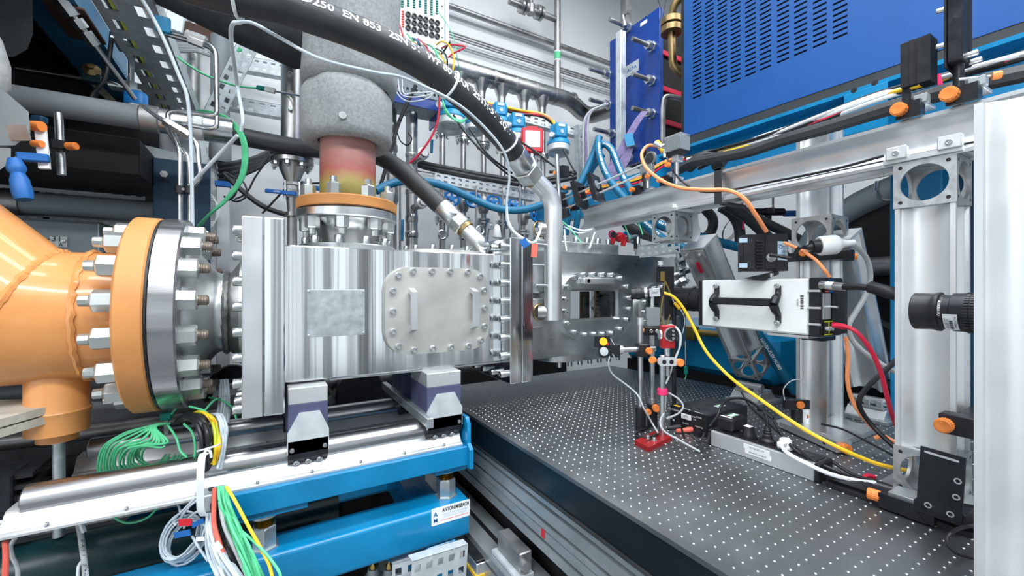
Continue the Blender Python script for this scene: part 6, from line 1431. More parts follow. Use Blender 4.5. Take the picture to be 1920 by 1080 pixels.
# ================================================================ left side overhead
t = thing('overhead_girder', 'dark blue worn steel girder slanting overhead above the orange pipe', 'girder', (-.64, 2.4, 2.35))
part('bottom_flange', G().bx(-.735, -.565, .8, 3.04, 2.35, 2.37), 'girderblue', t); part('web', G().bx(-.66, -.645, .8, 3.04, 2.37, 2.6), 'girderblue', t)
part('brown_patch', G().bx(-.66, -.55, 2.05, 2.3, 2.338, 2.35, .003), 'brown', t)
ct = tray((-.40, 1.55, 2.30), (-.40, 3.0, 2.30), .17, .07, 'wide galvanised overhead cable tray with square openings', 11, 'galv', None, .5, (1, 0, 0), 2)
for k, (x, m_) in enumerate(((-.45, 'yellowgreen'), (-.44, 'cordgrey'), (-.36, 'cordwhite'), (-.355, 'cordwhite'), (-.35, 'cordwhite'), (-.46, 'rubber'), (-.43, 'rubber'), (-.345, 'rubber'))):
    cable('tray_cable', ['yellow green cable', 'grey cable', 'first white cable', 'second white cable', 'third white cable', 'outer black cable', 'inner black cable', 'right black cable'][k] + ' lying in the overhead cable tray', 'cable', [V((x, 1.5, 2.315)), V((x + .01, 2.2, 2.318)), V((x - .01, 3.0, 2.315))], .009, m_, 'cables in the overhead tray', raw=True)
tray(pD(372, 225, 2.31), pD(402, 430, 2.31), .10, .05, 'galvanised cable tray dropping behind the thin steel tubes', 9, 'galv', None, .5, (1, 0, 0), 2)
tray(pD(470, 75, 2.268), pD(396, 225, 2.268), .09, .04, 'slanted galvanised tray beside the green cable bundle', 9, 'galv', None, .5, (1, 0, .4), 2)
tray(pD(425, 112, 2.394), pD(535, 132, 2.478), .08, .05, 'short horizontal tray behind the dark wrapped branch', 7, 'galv', None, .5, None, 2)
tray(pD(420, 190, 2.394), pD(580, 218, 2.478), .07, .05, 'short horizontal tray behind the steel valve column', 8, 'galv', None, .5, None, 2)
# tray hanger, rods
a, b = pD(246, 92, 1.75), pD(249, 168, 1.75)
t = thing('threaded_hanger', 'threaded rod hanger with nuts between tray and blue clamp', 'hanger', b)
part('rod', G().cyl((a.x, a.y, b.z), (a.x, a.y, 2.32), .011, n=12), 'zinc', t); part('top_nut', G().cyl((a.x, a.y, a.z - .03), (a.x, a.y, a.z), .022, n=6), 'steel', t); part('top_plate', G().bx(a.x - .05, a.x + .06, a.y - .06, a.y + .06, a.z + .004, a.z + .012), 'galv', t); part('lower_nut', G().cyl((a.x, a.y, b.z - .02), (a.x, a.y, b.z + .03), .021, n=6), 'zinc', t)
q = pD(255, 187, 1.72); t = thing('pipe_clamp', 'bright blue plastic clamp block on the grey overhead pipe', 'clamp', q)
part('blue_block', G().lathe(q + V((0, 0, -.028)), (0, 0, 1), [(0, .034), (.002, .038), (.05, .038), (.056, .034)], 18), 'valveblue', t); part('flange', G().cyl(q + V((0, 0, -.040)), q + V((0, 0, -.028)), .04, n=16), 'zinc', t); part('plate', G().box(q + V((-.03, .0, .034)), (.10, .05, .006), 0), 'galv', t); part('bolt', G().cyl(q + V((-.015, -.02, -.065)), q + V((-.015, -.02, -.04)), .009, n=8), 'steel', t)
t = thing('grey_pipe', 'long grey steel pipe running left under the dark overhead structure', 'pipe', (-.6, 1.9, 1.9)); gz = 1.945
part('pipe_body', G().cyl((-1.6, 1.9, gz), (-.315, 1.9, gz), .04, n=22), 'paintgrey', t); part('joint_sleeve', G().lathe((-.37, 1.9, gz), (1, 0, 0), [(0, .041), (.005, .046), (.05, .046), (.055, .041)], 22), 'dullpipe', t)
part('bare_section', G().cyl((-.315, 1.9, gz), (-.22, 1.9, gz), .042, n=22), 'steel', t); part('gold_ring', G().cyl((-.235, 1.9, gz), (-.222, 1.9, gz), .047, n=22), 'bronze', t); part('white_ring', G().cyl((-.221, 1.9, gz), (-.19, 1.9, gz), .048, n=22, b=.004), 'white', t)
part('polished_sleeve', G().cyl((-.19, 1.9, gz), (-.10, 1.9, gz), .047, n=24, b=.002), 'steel', t)
# thin steel tubes
def steeltube(P, label, r=.0075, bend=.05): return solo('steel_tube', G().tube(bends(path(P), bend), r, 10), 'steel', label, 'tube', 'thin bent steel tubes')
t = thing('steel_tube', 'straight steel tube with shiny compression fittings at its upper end', 'tube', pD(136, 32, 1.5)); A, B = pD(110, -8, 1.45), pD(253, 186, 1.68); dv = (B - A).normalized()
part('tube', G().cyl(A, B, .0085, n=12), 'steel', t)
for s_, l_, r_ in ((.0, .06, .026), (.07, .03, .02), (.11, .045, .019)): part('fitting_nut', G().cyl(A + dv * s_, A + dv * (s_ + l_), r_, n=6), 'steel', t)
steeltube([(30, 127, 1.6), (150, 146, 1.68), (185, 152, 1.7), (215, 156, 1.72), (236, 170, 1.72)], 'thin steel tube running along under the dark girder')
steeltube([(308, 58, 1.434), (362, 72, 1.434), (405, 86, 1.429), (407, 215, 1.42), (395, 217, 1.42), (306, 204, 1.42), (330, 262, 1.406), (338, 285, 1.401), (338, 425, 1.392)], 'steel tube looping down beside the overhead tray', .0075, .06)
steeltube([(312, 64, 1.44), (360, 78, 1.44), (407, 92, 1.434), (407, 238, 1.423), (396, 241, 1.423), (304, 227, 1.423), (335, 275, 1.412), (353, 290, 1.406), (357, 320, 1.401), (357, 425, 1.395)], 'second steel tube looping below the first one', .0075, .06)
t = thing('steel_tube', 'steel tube with union nuts crossing the grey pipe', 'tube', pD(330, 240, 1.392))
tp_ = bends(path([(270, 200, 1.392), (300, 222, 1.392), (345, 248, 1.392), (371, 268, 1.392), (373, 305, 1.392), (378, 330, 1.392), (360, 350, 1.392)]), .04); part('tube', G().tube(tp_, .0075, 10), 'steel', t)
for px, py in ((318, 233), (331, 241), (341, 247), (350, 252)): q = pD(px, py, 1.392); part('union_nut', G().cyl(q - V((.010, -.004, -.008)), q + V((.010, -.004, -.008)), .016, n=6), 'steel', t)
t = thing('tube_union', 'pair of shiny tube unions near the blue tag overhead', 'fitting', pD(370, 70, 1.303))
for px, py in ((359, 68), (368, 71), (377, 74), (364, 76), (374, 80)): q = pD(px, py, 1.43); part('union_nut', G().cyl(q - V((.014, -.003, -.004)), q + V((.014, -.003, -.004)), .016, n=6), 'steel', t)
t = thing('tube_clip', 'black rubber twin clip holding two steel tubes together', 'clip', pD(347, 356, 1.39)); a, b = pD(334, 355, 1.39), pD(361, 357, 1.39); part('bar', G().bar(a, b, .02, .012, .003), 'steel', t)
for px in (338, 357): q = pD(px, 356, 1.39); part('rubber_ring', G().cyl(q - V((0, 0, .012)), q + V((0, 0, .012)), .016, n=10), 'black', t)
q = pD(306, 47, 1.42); solo('blue_tag', G().box(q, (.04, .02, .05), .002), 'instblue', 'light blue block clipped on the edge of the overhead tray', 'block')
# white tubing and cables overhead
cable('white_tube', 'translucent tube running down past the overhead tray', 'tube', [(262, -8, 1.322), (285, 30, 1.336), (310, 80, 1.35), (335, 140, 1.364), (350, 178, 1.373), (356, 230, 1.378), (359, 300, 1.378), (361, 425, 1.378)], .0055, 'tubing')
cable('white_tube', 'white tube drooping below the dark branch and crossing the green cables', 'tube', [(452, -8, 1.0), (453, 38, 1.05), (436, 46, 1.1), (434, 80, 1.2), (445, 160, 1.4), (455, 220, 1.322), (452, 246, 1.322)], .0055, 'tubing')
cable('white_tube', 'white tube following the lettered hose across the top', 'tube', [(437, 44, 1.02), (470, 42, .98), (520, 68, .93), (600, 110, .94), (700, 135, 1.0), (760, 147, 1.05), (850, 190, 1.12), (905, 235, 1.2), (945, 285, 1.26), (955, 330, 1.3), (950, 380, 1.32), (953, 420, 1.33), (975, 448, 1.34)], .0038, 'tubing')
cable('white_tube', 'blue white tube slanting from black hose down to the clip', 'tube', [(445, 254, 1.322), (420, 280, 1.35), (390, 312, 1.364), (368, 335, 1.378), (352, 352, 1.384)], .0058, 'tubing')
for k, (px, py, d_, ax_) in enumerate(((842, 162, 1.15, (832, 185)), (958, 268, 1.33, (945, 282)), (454, 18, .92, (450, 40)))):
    i = min(range(len(hp)), key=lambda j: (pD(px, py, d_) - hp[j]).length); td = (hp[min(i + 1, len(hp) - 1)] - hp[i - 1]).normalized(); u, v, dd = frame_of(td)
    solo('cable_tie', G().tube([hp[i] + (u * math.cos(a * .3142) + v * math.sin(a * .3142)) * .039 for a in range(20)], .0035, 6, closed=True), 'cordwhite', ['white cable tie around the middle of the lettered hose', 'white cable tie near the metal end of the lettered hose', 'white cable tie around the lettered hose at the top left'][k], 'cable tie', 'cable ties on the lettered hose')
for k in range(4): cable('green_cable', ['outer', 'second', 'third', 'inner'][k] + ' green cable of the bundle curving before the black hose', 'cable', [(372, 207 + k * 1.5, 1.7), (395, 210 + k * 2, 1.66), (428, 222 + k * 3, 1.6), (455 - k * 2, 252, 1.55), (463 - k * 2.2, 290, 1.55), (455 - k * 2, 335, 1.55), (425 - k, 375, 1.55), (395, 400, 1.55), (371 + k, 424, 1.6)], .0052, 'green', 'green cables curving past the black hose')
for k in range(6): cable('green_cable', '%s green cable hanging down from the upper tray left of the valve column' % nth[k], 'cable', [(455 + k * 1.5, 86 + k, 2.5), (425 + k * 1.5, 98 + k, 2.5), (412 + k * 1.5, 130, 2.5), (404 + k * 1.2, 170, 2.5), (385 + k, 208, 2.45)], .008, 'green', 'green cable bundle behind the steel tubes')
cable('green_cable', 'thin pale green cable sagging from the tray to the small connector', 'cable', [(306, 82, 1.75), (330, 105, 1.75), (380, 138, 1.75), (440, 160, 1.75), (490, 166, 1.75)], .0042, 'green')
t = thing('thermocouple', 'thin steel probe with green and white connector left of the riser', 'probe', pD(520, 172, 1.72)); part('green_plug', G().bar(pD(482, 164, 1.74), pD(498, 167, 1.73), .014, .018, .003), 'teal', t); part('white_plug', G().bar(pD(497, 166, 1.73), pD(516, 171, 1.73), .012, .022, .002), 'white', t); part('probe_rod', G().cyl(pD(515, 171, 1.73), pD(580, 183, 1.62), .0045, n=8), 'steel', t)
# big wall things at left top
solo('wall_post', G().bx(-.005, .03, 2.95, 3.0, 1.0, 4.0), 'dullpipe', 'thin dark upright post on the wall left of the valve column', 'post') if 0 else None
vpipe(363, 2.436, 15, 215, .03, 'dullpipe', 'dark upright pipe behind the overhead tray', (), 'vertical wall pipes')
vpipe(413, 2.31, 70, 300, .045, 'paintgrey', 'grey upright tube with open top behind the steel tubes', ((285, .052, .12),), 'vertical wall pipes')
solo('silver_tape_duct', G().bar(pD(335, 5, 2.184), pD(325, 58, 2.184), .03, .075, .004, (1, 0, 0)), 'galvw', 'silver foil wrapped strip hanging by the dark brown beam', 'duct')
solo('brown_girder', G().bar(pD(290, 40, 2.352), pD(400, 72, 2.436), .04, .09, .002), 'brown', 'short dark brown beam behind the steel tubes overhead', 'beam')
for k in range(5): cable('wall_cable', '%s beige cable of the flat bundle on the wall' % nth[k], 'cable', [(310, 78 + k * 4, 2.352), (340, 84 + k * 3, 2.352), (370, 84 + k * 3, 2.369), (405, 92 + k * 4, 2.394)], .011, 'cordgrey', 'beige cables on the wall')
for k in range(4): cable('black_cable', '%s thick black cable sweeping left of the valve column' % nth[k], 'cable', [(412, 312 + k * 9, 2.3), (440, 308 + k * 8, 2.3), (480, 298 + k * 6, 2.35), (512, 285 + k * 3, 2.4), (575, 275, 2.45)], .02 - k * .002, 'rubber', 'thick black cables by the wall')
cable('black_cable', 'long black cable arching from the clip down behind the steel plate', 'cable', [(420, 325, 2.1), (445, 350, 2.1), (490, 385, 2.1), (535, 402, 2.1), (575, 410, 2.1)], .013, 'rubber')
for k, P in enumerate(([(430, 330, 2.0), (455, 340, 2.0), (463, 365, 2.0), (445, 378, 2.0), (425, 370, 2.0)], [(425, 325, 2.0), (440, 335, 2.0), (443, 360, 2.0), (430, 375, 2.0), (420, 368, 2.0)], [(512, 285, 2.1), (480, 330, 2.1), (462, 362, 2.1), (440, 374, 2.1)], [(552, 345, 1.9), (600, 343, 1.9)], [(538, 350, 1.9), (520, 370, 1.9), (492, 400, 1.9)])): cable('thin_black_cable', ['outer small black cable loop near the wall', 'inner small black cable loop near the wall', 'thin black cable dropping from the cable sweep', 'thin black cable crossing above the ball valve', 'thin black cable crossing below the ball valve'][k], 'cable', P, .0045, 'rubber', 'thin black cables near the wall')
t = thing('floor_rail', 'upright silver slotted profile on the white wall left of the steel plate', 'profile', pD(418, 480, 2.268)); a = pD(418, 350, 2.268); part('profile', G().bx(a.x - .03, a.x + .03, a.y, a.y + .04, .9, a.z, .003), 'alu2', t); part('blue_cap', G().bx(a.x - .036, a.x + .036, a.y - .004, a.y + .044, a.z, a.z + .03, .003), 'tagblue', t)
for k in range(3): solo('wire_loop', G().tube([pD(393, 395, 2.184) + V((math.cos(a * .35) * (.03 + k * .006), 0, math.sin(a * .35) * (.085 - k * .012))) for a in range(18)], .003, 5, closed=True), 'cordwhite', ['outer', 'middle', 'inner'][k] + ' white wire loop hung on the dropping tray', 'wire', 'white wire loops')
# dark void structure
t = thing('dark_enclosure', 'dark ribbed machine underside filling the upper left behind the grey pipe', 'enclosure', (-1.2, 2.3, 1.65))
part('ribbed_panel', G().bx(-2.6, -.745, 1.2, 2.95, 2.40, 2.45), 'dark', t); part('rear_panel', G().bx(-2.6, -.50, 2.95, 2.99, 1.9, 2.45), 'dark', t)  # rear panel is a dark sheet filling the unlit void behind pipe and girder
for i in range(24): part('rib', G().bx(-1.6, -.745, 1.45 + i * .06, 1.48 + i * .06, 2.388, 2.40), 'blackmetal', t)
part('lower_dark_slab', G().bx(-2.6, -.39, 2.0, 2.9, 1.765, 1.90, .004), 'dark', t)  # dark slab standing in for the lower part of the black void
part('channel', G().bar(pD(265, 288, 1.95), pD(345, 306, 2.02), .05, .075, .003), 'frame', t)
solo('foam_strip', G().prism([(0, 0), (.03, 0), (.30, -.16), (.27, -.18), (0, -.03)], pD(108, 85, 2.0), (.80, .0, -.25), (.1, 0, 1), (0, .03, 0)), 'foam', 'yellowish foam strip along the dark blue girder', 'foam')
t = thing('pipe_hanger', 'small dark green clamp block under the blue girder', 'clamp', pD(172, 147, 1.68)); q = pD(172, 147, 1.68); part('block', G().box(q, (.055, .03, .038), .004), 'greenpipe', t); part('rivet', G().lathe(q + V((0, .0, .03)), (.1, -1, .3), [(0, .03), (.01, .028), (.02, .01), (.03, .01)], 12), 'bronze', t)
cable('black_cable', 'black cable hanging over the grey pipe at upper left', 'cable', [(210, 60, 1.7), (205, 105, 1.7), (195, 150, 1.66), (172, 180, 1.62), (168, 205, 1.6), (150, 218, 1.6)], .008, 'black')
cable('black_cable', 'black cable drooping behind the orange elbow', 'cable', [(152, 300, 1.9), (152, 350, 1.9), (145, 378, 1.88), (110, 400, 1.85), (60, 420, 1.8)], .009, 'black')
# castings top left
q = pD(-40, 60, 1.3); t = thing('grey_casting', 'dark grey octagonal machine housing at the upper left corner', 'housing', q)
part('body', G().prism([(-.35, .4), (.235, .4), (.245, .0), (.22, -.05), (.16, -.075), (-.35, -.075)], pD(-42, 62, 1.35), (.62, -.35, 0), (0, 0, 1), (-.25, .25, 0)), 'darkgrey', t)
q = pD(5, 120, 1.12); solo('lagged_pipe', G().lathe(q + V((-.1, 0, .10)), (.25, 0, -1), [(0, .07), (.05, .085), (.12, .084), (.18, .07), (.20, .05)], 20), 'lagging', 'pale lagged pipe end at the left edge', 'pipe')
t = thing('grey_bracket_casting', 'pale grey chamfered cast block at the left edge above the orange elbow', 'casting', pD(20, 240, 1.1))
part('block', G().prism([(-.3, .10), (-.0, .10), (.075, .035), (.08, -.02), (.04, -.052), (-.3, -.052)], pD(0, 235, 1.1), (.86, -.5, 0), (0, 0, 1), (-.08, .10, 0)), 'boxgrey', t)
part('lower_leg', G().prism([(-.3, 0), (.028, 0), (.028, -.035), (.0, -.055), (-.3, -.055)], pD(0, 278, 1.08), (.86, -.5, 0), (0, 0, 1), (-.04, .06, 0)), 'boxgrey', t)
a = pD(38, 250, 1.085); part('type_plate', G().prism([(-.035, .02), (.02, .02), (.03, -.02), (-.02, -.02)], a, (.86, -.5, 0), (0, 0, 1), (-.002, -.003, 0)), 'dullpipe', t)
# G clamp
t = thing('screw_clamp', 'blue and white screw clamp with orange pads hanging under the casting', 'clamp', pD(80, 270, 1.15)); D_ = 1.14
part('white_bar', G().bar(pD(75, 230, D_), pD(84, 317, D_), .012, .022, .001, (1, 0, 0)), 'paper', t); part('upper_jaw', G().bar(pD(63, 224, D_), pD(85, 226, D_), .02, .02, .003), 'darkblue', t); part('lower_jaw', G().bar(pD(30, 293, D_ - .04), pD(93, 298, D_), .02, .022, .003), 'tagblue', t)
for py in (236, 269): a = pD(67, py, D_ - .01); part('orange_pad', G().cyl(pD(62, py, D_ - .01), pD(79, py + 1, D_ - .01), .013 if py < 250 else .009, n=14), 'knob', t)
a, b = pD(30, 312, 1.08), pD(44, 368, 1.08); part('blue_handle', G().lathe(a, b - a, [(-.02, .012), (0, .018), (.01, .018), (.02, .013), (.035, .018), (.07, .02), (.088, .017)], 14), 'tagblue', t, 'blue plastic handle'); part('spindle', G().cyl(pD(32, 296, 1.1), a, .006, n=8), 'dullpipe', t)
t = thing('post_with_clamp', 'bright steel rod with small black clamp and orange knob at upper left', 'post', pD(113, 328, 1.3)); part('rod', G().cyl(pD(109, 212, 1.3), pD(116, 328, 1.3), .011, n=14), 'steel', t); q = pD(112, 273, 1.29); part('clamp', G().box(q, (.035, .03, .03), .004), 'black', t); knob(t, pD(127, 274, 1.29), (.86, -.5, 0), .0115, .025)
solo('cable_rod', G().cyl((-.20, 2.0, 1.6), (-.20, 2.0, 1.65), .01), 'steel', 'x y z w') if 0 else None
# blue column with number
t = thing('blue_column', 'dark blue flat steel column with yellow number behind the thin tubes', 'column', (-.3, 2.2, 0)); part('flange', G().bx(-.388, -.20, 2.2, 2.23, 0, 1.885, .002), 'darkblue', t); part('web', G().bx(-.30, -.285, 2.23, 2.6, 0, 1.885), 'darkblue', t); part('bolt', NUT and G().cyl((-.352, 2.2, 1.82), (-.352, 2.188, 1.82), .014, n=6), 'nut', t)
q = pY(308, 327, 2.198); letters('21', .028, q, (1, 0, 0), (0, 0, 1), t, 'yellow'); letters('185a', .02, pY(307, 339, 2.198), (1, 0, 0), (0, 0, 1), t, 'ink')
# left wall with trays, pipe, cabinet
tray(pY(-30, 343, 2.45), pY(272, 375, 2.45), .075, .04, 'upper grey slotted cable tray behind the orange elbow', 12, 'galv', 'left slotted trays', .55, None, 2)
tray(pY(0, 398, 2.45), pY(272, 415, 2.45), .06, .04, 'lower grey slotted cable tray above the grey cabinet', 12, 'galv', 'left slotted trays', .55, None, 2)
a, b = pY(42, 380, 2.4), pY(290, 392, 2.4); t = thing('grey_pipe', 'pale grey pipe between the two left slotted trays', 'pipe', a); part('pipe_body', G().cyl((a.x, 2.4, a.z), (b.x, 2.4, a.z), .045, n=18), 'boxgrey', t); part('collar', G().cyl((a.x - .08, 2.4, a.z), (a.x, 2.4, a.z), .05, n=18), 'dullpipe', t)
t = thing('grey_cabinet', 'plain grey cabinet with small white sign behind the orange pipe', 'cabinet', (-.85, 2.3, 0)); q0, q1 = pY(192, 416, 2.3), pY(196, 500, 2.3); part('body', G().bx(-1.7, q0.x, 2.3, 2.7, .9, q0.z, .012), 'boxgrey', t); part('door_edge', G().bx(q0.x - .012, q0.x - .008, 2.294, 2.30, .9, q0.z - .01), 'galvw', t)
sg = part('sign', G().bx(pY(92, 450, 2.29).x, pY(125, 450, 2.29).x, 2.295, 2.299, pY(110, 463, 2.29).z, pY(110, 443, 2.29).z), 'galvw', t); letters('-31', .03, (pY(102, 448, 2.29).x, 2.294, pY(102, 448, 2.29).z), (1, 0, 0), (0, 0, 1), sg); letters('A', .02, (pY(113, 459, 2.29).x, 2.294, pY(113, 459, 2.29).z), (1, 0, 0), (0, 0, 1), sg); place('sign_screw', rv, sg, pY(119, 452, 2.293), (0, -1, 0), .008)
solo('pale_duct', G().tube(spline([pY(-20, 330, 2.6), pY(60, 330, 2.6), pY(110, 340, 2.6), pY(150, 352, 2.6)], 6), .05, 12), 'boxgrey', 'pale grey curved duct behind the blue clamp handle', 'duct')
for k, (P, m_) in enumerate((([(90, 318, 2.5), (115, 332, 2.5), (150, 345, 2.5), (190, 352, 2.5)], 'darkgreen'), ([(95, 322, 2.48), (120, 338, 2.48), (160, 350, 2.48), (195, 355, 2.48)], 'darkgreen'), ([(100, 328, 2.46), (130, 345, 2.46), (170, 353, 2.46), (215, 350, 2.46)], 'darkgreen'), ([(138, 310, 2.5), (143, 325, 2.5), (165, 338, 2.5), (200, 355, 2.5)], 'cordorange'), ([(140, 313, 2.46), (150, 328, 2.46), (175, 342, 2.46), (198, 352, 2.46)], 'cordred'), ([(160, 325, 2.45), (180, 315, 2.45), (195, 322, 2.45), (185, 345, 2.45)], 'cordorange'), ([(0, 338, 2.45), (40, 336, 2.45), (90, 340, 2.45), (150, 350, 2.45)], 'rubber'), ([(0, 342, 2.43), (50, 343, 2.43), (100, 348, 2.43), (160, 352, 2.43)], 'cordred'), ([(182, 330, 2.4), (190, 316, 2.4), (200, 325, 2.4), (195, 338, 2.4)], 'black'), ([(192, 330, 2.4), (200, 314, 2.4), (212, 322, 2.4), (206, 338, 2.4)], 'black'), ([(202, 330, 2.4), (212, 312, 2.4), (224, 320, 2.4), (236, 330, 2.4), (250, 322, 2.4)], 'black'), ([(210, 352, 2.42), (235, 350, 2.42), (255, 345, 2.42), (285, 340, 2.42)], 'darkgreen'))):
    cable('shelf_cable', ['first dark green cable', 'second dark green cable', 'third dark green cable', 'orange cable', 'red cable', 'orange cable loop', 'flat black cable', 'thin red cable', 'first black cable loop', 'second black cable loop', 'third black cable loop', 'green cable end'][k] + ' above the upper left slotted tray', 'cable', P, .009, m_, 'cables above the left slotted tray')
# ---------------------------------------------------------------- lower left
struct('trim_1', G().bx(-3, .2, 1.76, 2.3, 0, .985), 'concrete')
def hpipe(name, y, z, x0, x1, r, m, label): return solo(name, G().cyl((x0, y, z), (x1, y, z), r, n=22), m, label, 'pipe')
hpipe('dark_pipe', 1.72, .93, -1.4, .2, .022, 'dullpipe', 'thin dark pipe in front of the concrete behind the rear rail')
hpipe('dark_pipe', 1.70, .84, -1.4, .2, .034, 'darkgrey', 'dark pipe just below the rear rail')
hpipe('dark_pipe', 1.9, 1.03, -1.4, .3, .03, 'darkgrey', 'dark pipe above the concrete ledge under the round flange')
hpipe('green_pipe', 1.47, .675, -1.3, .2, .066, 'greenpipe', 'thick dark green glossy pipe below the front rail')
hpipe('bare_pipe', 1.40, .59, -1.3, .15, .024, 'dullpipe', 'bare grey pipe under the dark green pipe')
solo('concrete_ledge', G().bx(-1.4, .1, 1.5, 1.74, .745, .80), 'concrete', 'grey concrete ledge between the rail and the dark green pipe', 'ledge')
solo('slotted_tray_strip', G().bar(pD(140, 755, 1.9), pD(250, 745, 2.0), .01, .08), 'galv', 'short grey slotted strip behind the orange drain stub', 'tray')
# boards and black box
for k in range(2): solo('wooden_board', G().prism([(-.5, .0), (.0, .0), (.10, .17), (-.5, .30)], pD(52, 800 + k * 19, .92) - V((.06, 0, .0)), (.9, -.1, 0), (.1, .9, .05), (0, 0, .018)), 'wood', ['upper pale wooden board at the left edge', 'lower pale wooden board at the left edge'][k], 'board', 'stacked wooden boards')
q = pD(20, 773, 1.0); solo('white_block', G().box(q, (.06, .05, .02), .004), 'paper', 'small white block lying on the wooden boards', 'block')
t = thing('black_unit', 'black finned electronic unit with white label at the lower left', 'unit', pD(20, 1000, .85))
a = pD(57, 886, 1.0); x1 = a.x; yb = a.y; yk = pX(100, 860, x1).y; z9 = pY(30, 1002, yb).z
part('case', G().bx(x1 - .5, x1 - .03, yb, yk, z9, a.z, .003), 'blackmetal', t)
for k in range(5): part('fin', G().bx(x1 - .03, x1, yb + .01, yk - .005, a.z - .014 - k * .026, a.z - .003 - k * .026), 'black', t)
part('skirt', G().bx(x1 - .5, x1 - .01, yb + .002, yk, z9 - .014, z9), 'black', t)
lb0, lb1 = pY(-10, 1009, yb - .001), pY(17, 973, yb - .001); st_ = part('white_label', G().bx(lb0.x, lb1.x, yb - .001, yb, lb0.z, lb1.z), 'paper', t, 'white type label')
for i in range(4): letters('TYPE 24V 16A', .005, (lb1.x - .017, yb - .0016, lb1.z - .008 - i * .008), (1, 0, 0), (0, 0, 1), st_)
cable('red_cable', 'red brown cable hanging at the lower left edge', 'cable', [(10, 1015, .85), (11, 1045, .85), (9, 1090, .85)], .005, 'redsoft'); cable('grey_cable', 'grey cable hanging beside the red cable at the lower left', 'cable', [(28, 1010, .9), (20, 1025, .9), (24, 1045, .9), (33, 1065, .9), (33, 1095, .9)], .004, 'cordgrey')
t = thing('cable_gland', 'pale lettered cable hanging from a round fitting under the front rail', 'cable', pD(150, 1000, 1.0))
q = pD(108, 977, .98); part('round_fitting', G().cyl((q.x, q.y, q.z), (q.x, q.y, q.z + .03), .05, n=24, b=.004), 'galvw', t)
cp = spline(path([(138, 974, .95), (146, 980, .95), (151, 1000, .95), (155, 1030, .95), (159, 1060, .95), (160, 1095, .95)]), 6); part('cord', G().tube(cp, .0055, 10), 'lagging', t); part('clip', G().bar(pD(150, 978, .945), pD(158, 998, .945), .006, .006), 'paper', t)
for i, ch in enumerate('BX11 090'):
    if ch != ' ': c = pD(155 + i * .8, 1014 + i * 9, .944); letters(ch, .011, c, (0, 0, -1), (.86, -.5, 0), t)
for k in (-1, 1): part('white_strand', G().tube(spline(path([(154, 1052, .95), (154 + k * 7, 1065, .95), (155 + k * 9, 1095, .95)]), 5), .0035, 6), 'cordwhite', t)
# ================================================================ wires at the lower left
def rj(a): return random.uniform(-a, a)
_c0 = cable
def jcable(name, label, cat, P, *a, **k):
    P = [(p[0] + rj(2.2) * (i > 0), p[1] + rj(1.6) * (i > 0), p[2] + rj(.012)) for i, p in enumerate(P)]
    return _c0(name, label, cat, P, *a, **k)
q = pD(312, 780, 1.12); t = thing('terminal_block', 'small teal terminal block under the round steel flange', 'terminal', q); part('block', G().box(q, (.025, .02, .02), .003), 'teal', t); part('leg', G().box(q + V((0, 0, -.03)), (.01, .01, .04), .001), 'zinc', t)
for k in range(16):
    ex, ey = 183 + k * 5.5 + rj(3), 885 - k * 2 + rj(6); mx_, my_ = 215 + k * 6 + rj(4), 815 + rj(6) + k * 1.2
    cable('green_wire', '%s green wire of the loops hanging in front of the rear rail' % ['1st', '2nd', '3rd', '4th', '5th', '6th', '7th', '8th', '9th', '10th', '11th', '12th', '13th', '14th', '15th', '16th'][k], 'wire', [(316 + rj(3), 794, 1.10), (292 + rj(4), 796 + k * .4, 1.08), (mx_ + 12, my_, 1.06), ((mx_ + ex) / 2 - 8, (my_ + ey) / 2 - 8, 1.06), (ex, ey, 1.08), (ex + 14, ey + 16, 1.1)], .0026, 'green', 'green thermocouple wires')
for k in range(12): x = 290 + k * 5.5; cable('green_wire', '%s of the green wires dropping between the two rails' % ['1st', '2nd', '3rd', '4th', '5th', '6th', '7th', '8th', '9th', '10th', '11th', '12th'][k], 'wire', [(x + 20 + rj(4), 852, 1.16), (x + 5, 872, 1.12), (x - 14 + rj(8), 900, 1.1)], .0024, 'green', 'green wires between the rails')
cable('green_wire', 'single green wire arching under the front rail', 'wire', [(200, 958, 1.04), (225, 977, 1.04), (250, 980, 1.04), (280, 968, 1.04), (306, 938, 1.04)], .0026, 'green')
for k, P in enumerate(([(313, 795, 1.1), (330, 820, 1.07), (338, 845, 1.06), (350, 858, 1.06), (345, 866, 1.06)], [(345, 795, 1.08), (360, 810, 1.06), (366, 835, 1.05), (365, 862, 1.05)], [(355, 762, 1.1), (385, 772, 1.08), (403, 800, 1.06), (406, 830, 1.05), (396, 855, 1.04)], [(384, 770, 1.12), (400, 752, 1.14), (412, 748, 1.2)], [(392, 745, 1.2), (415, 750, 1.2), (436, 765, 1.2), (443, 785, 1.2)], [(322, 776, 1.1), (332, 765, 1.12), (345, 760, 1.15)])): cable('green_wire', ['green wire dropping left of the black cable arc', 'green wire hooked over the rear rail', 'green wire arching over the yellow green cables', 'short green wire rising by the white tubes', 'green wire ending near the plate screws', 'short green wire at the teal terminal'][k], 'wire', P, .0028, 'green', 'loose green wires')
for k in range(6): jcable('black_cable', '%s black cable arching over the rear rail' % nth[k], 'cable', [(330 + k, 792 - k * .5, 1.14), (345 + k * 2, 782 - k, 1.10), (365 + k * 2.2, 790 - k * 1.5, 1.06), (378 + k * 2.5, 815 - k, 1.04), (380 + k * 3, 850, 1.03), (372 + k * 3, 885, 1.03)], .0058, 'black', 'black cables arching over the rear rail')
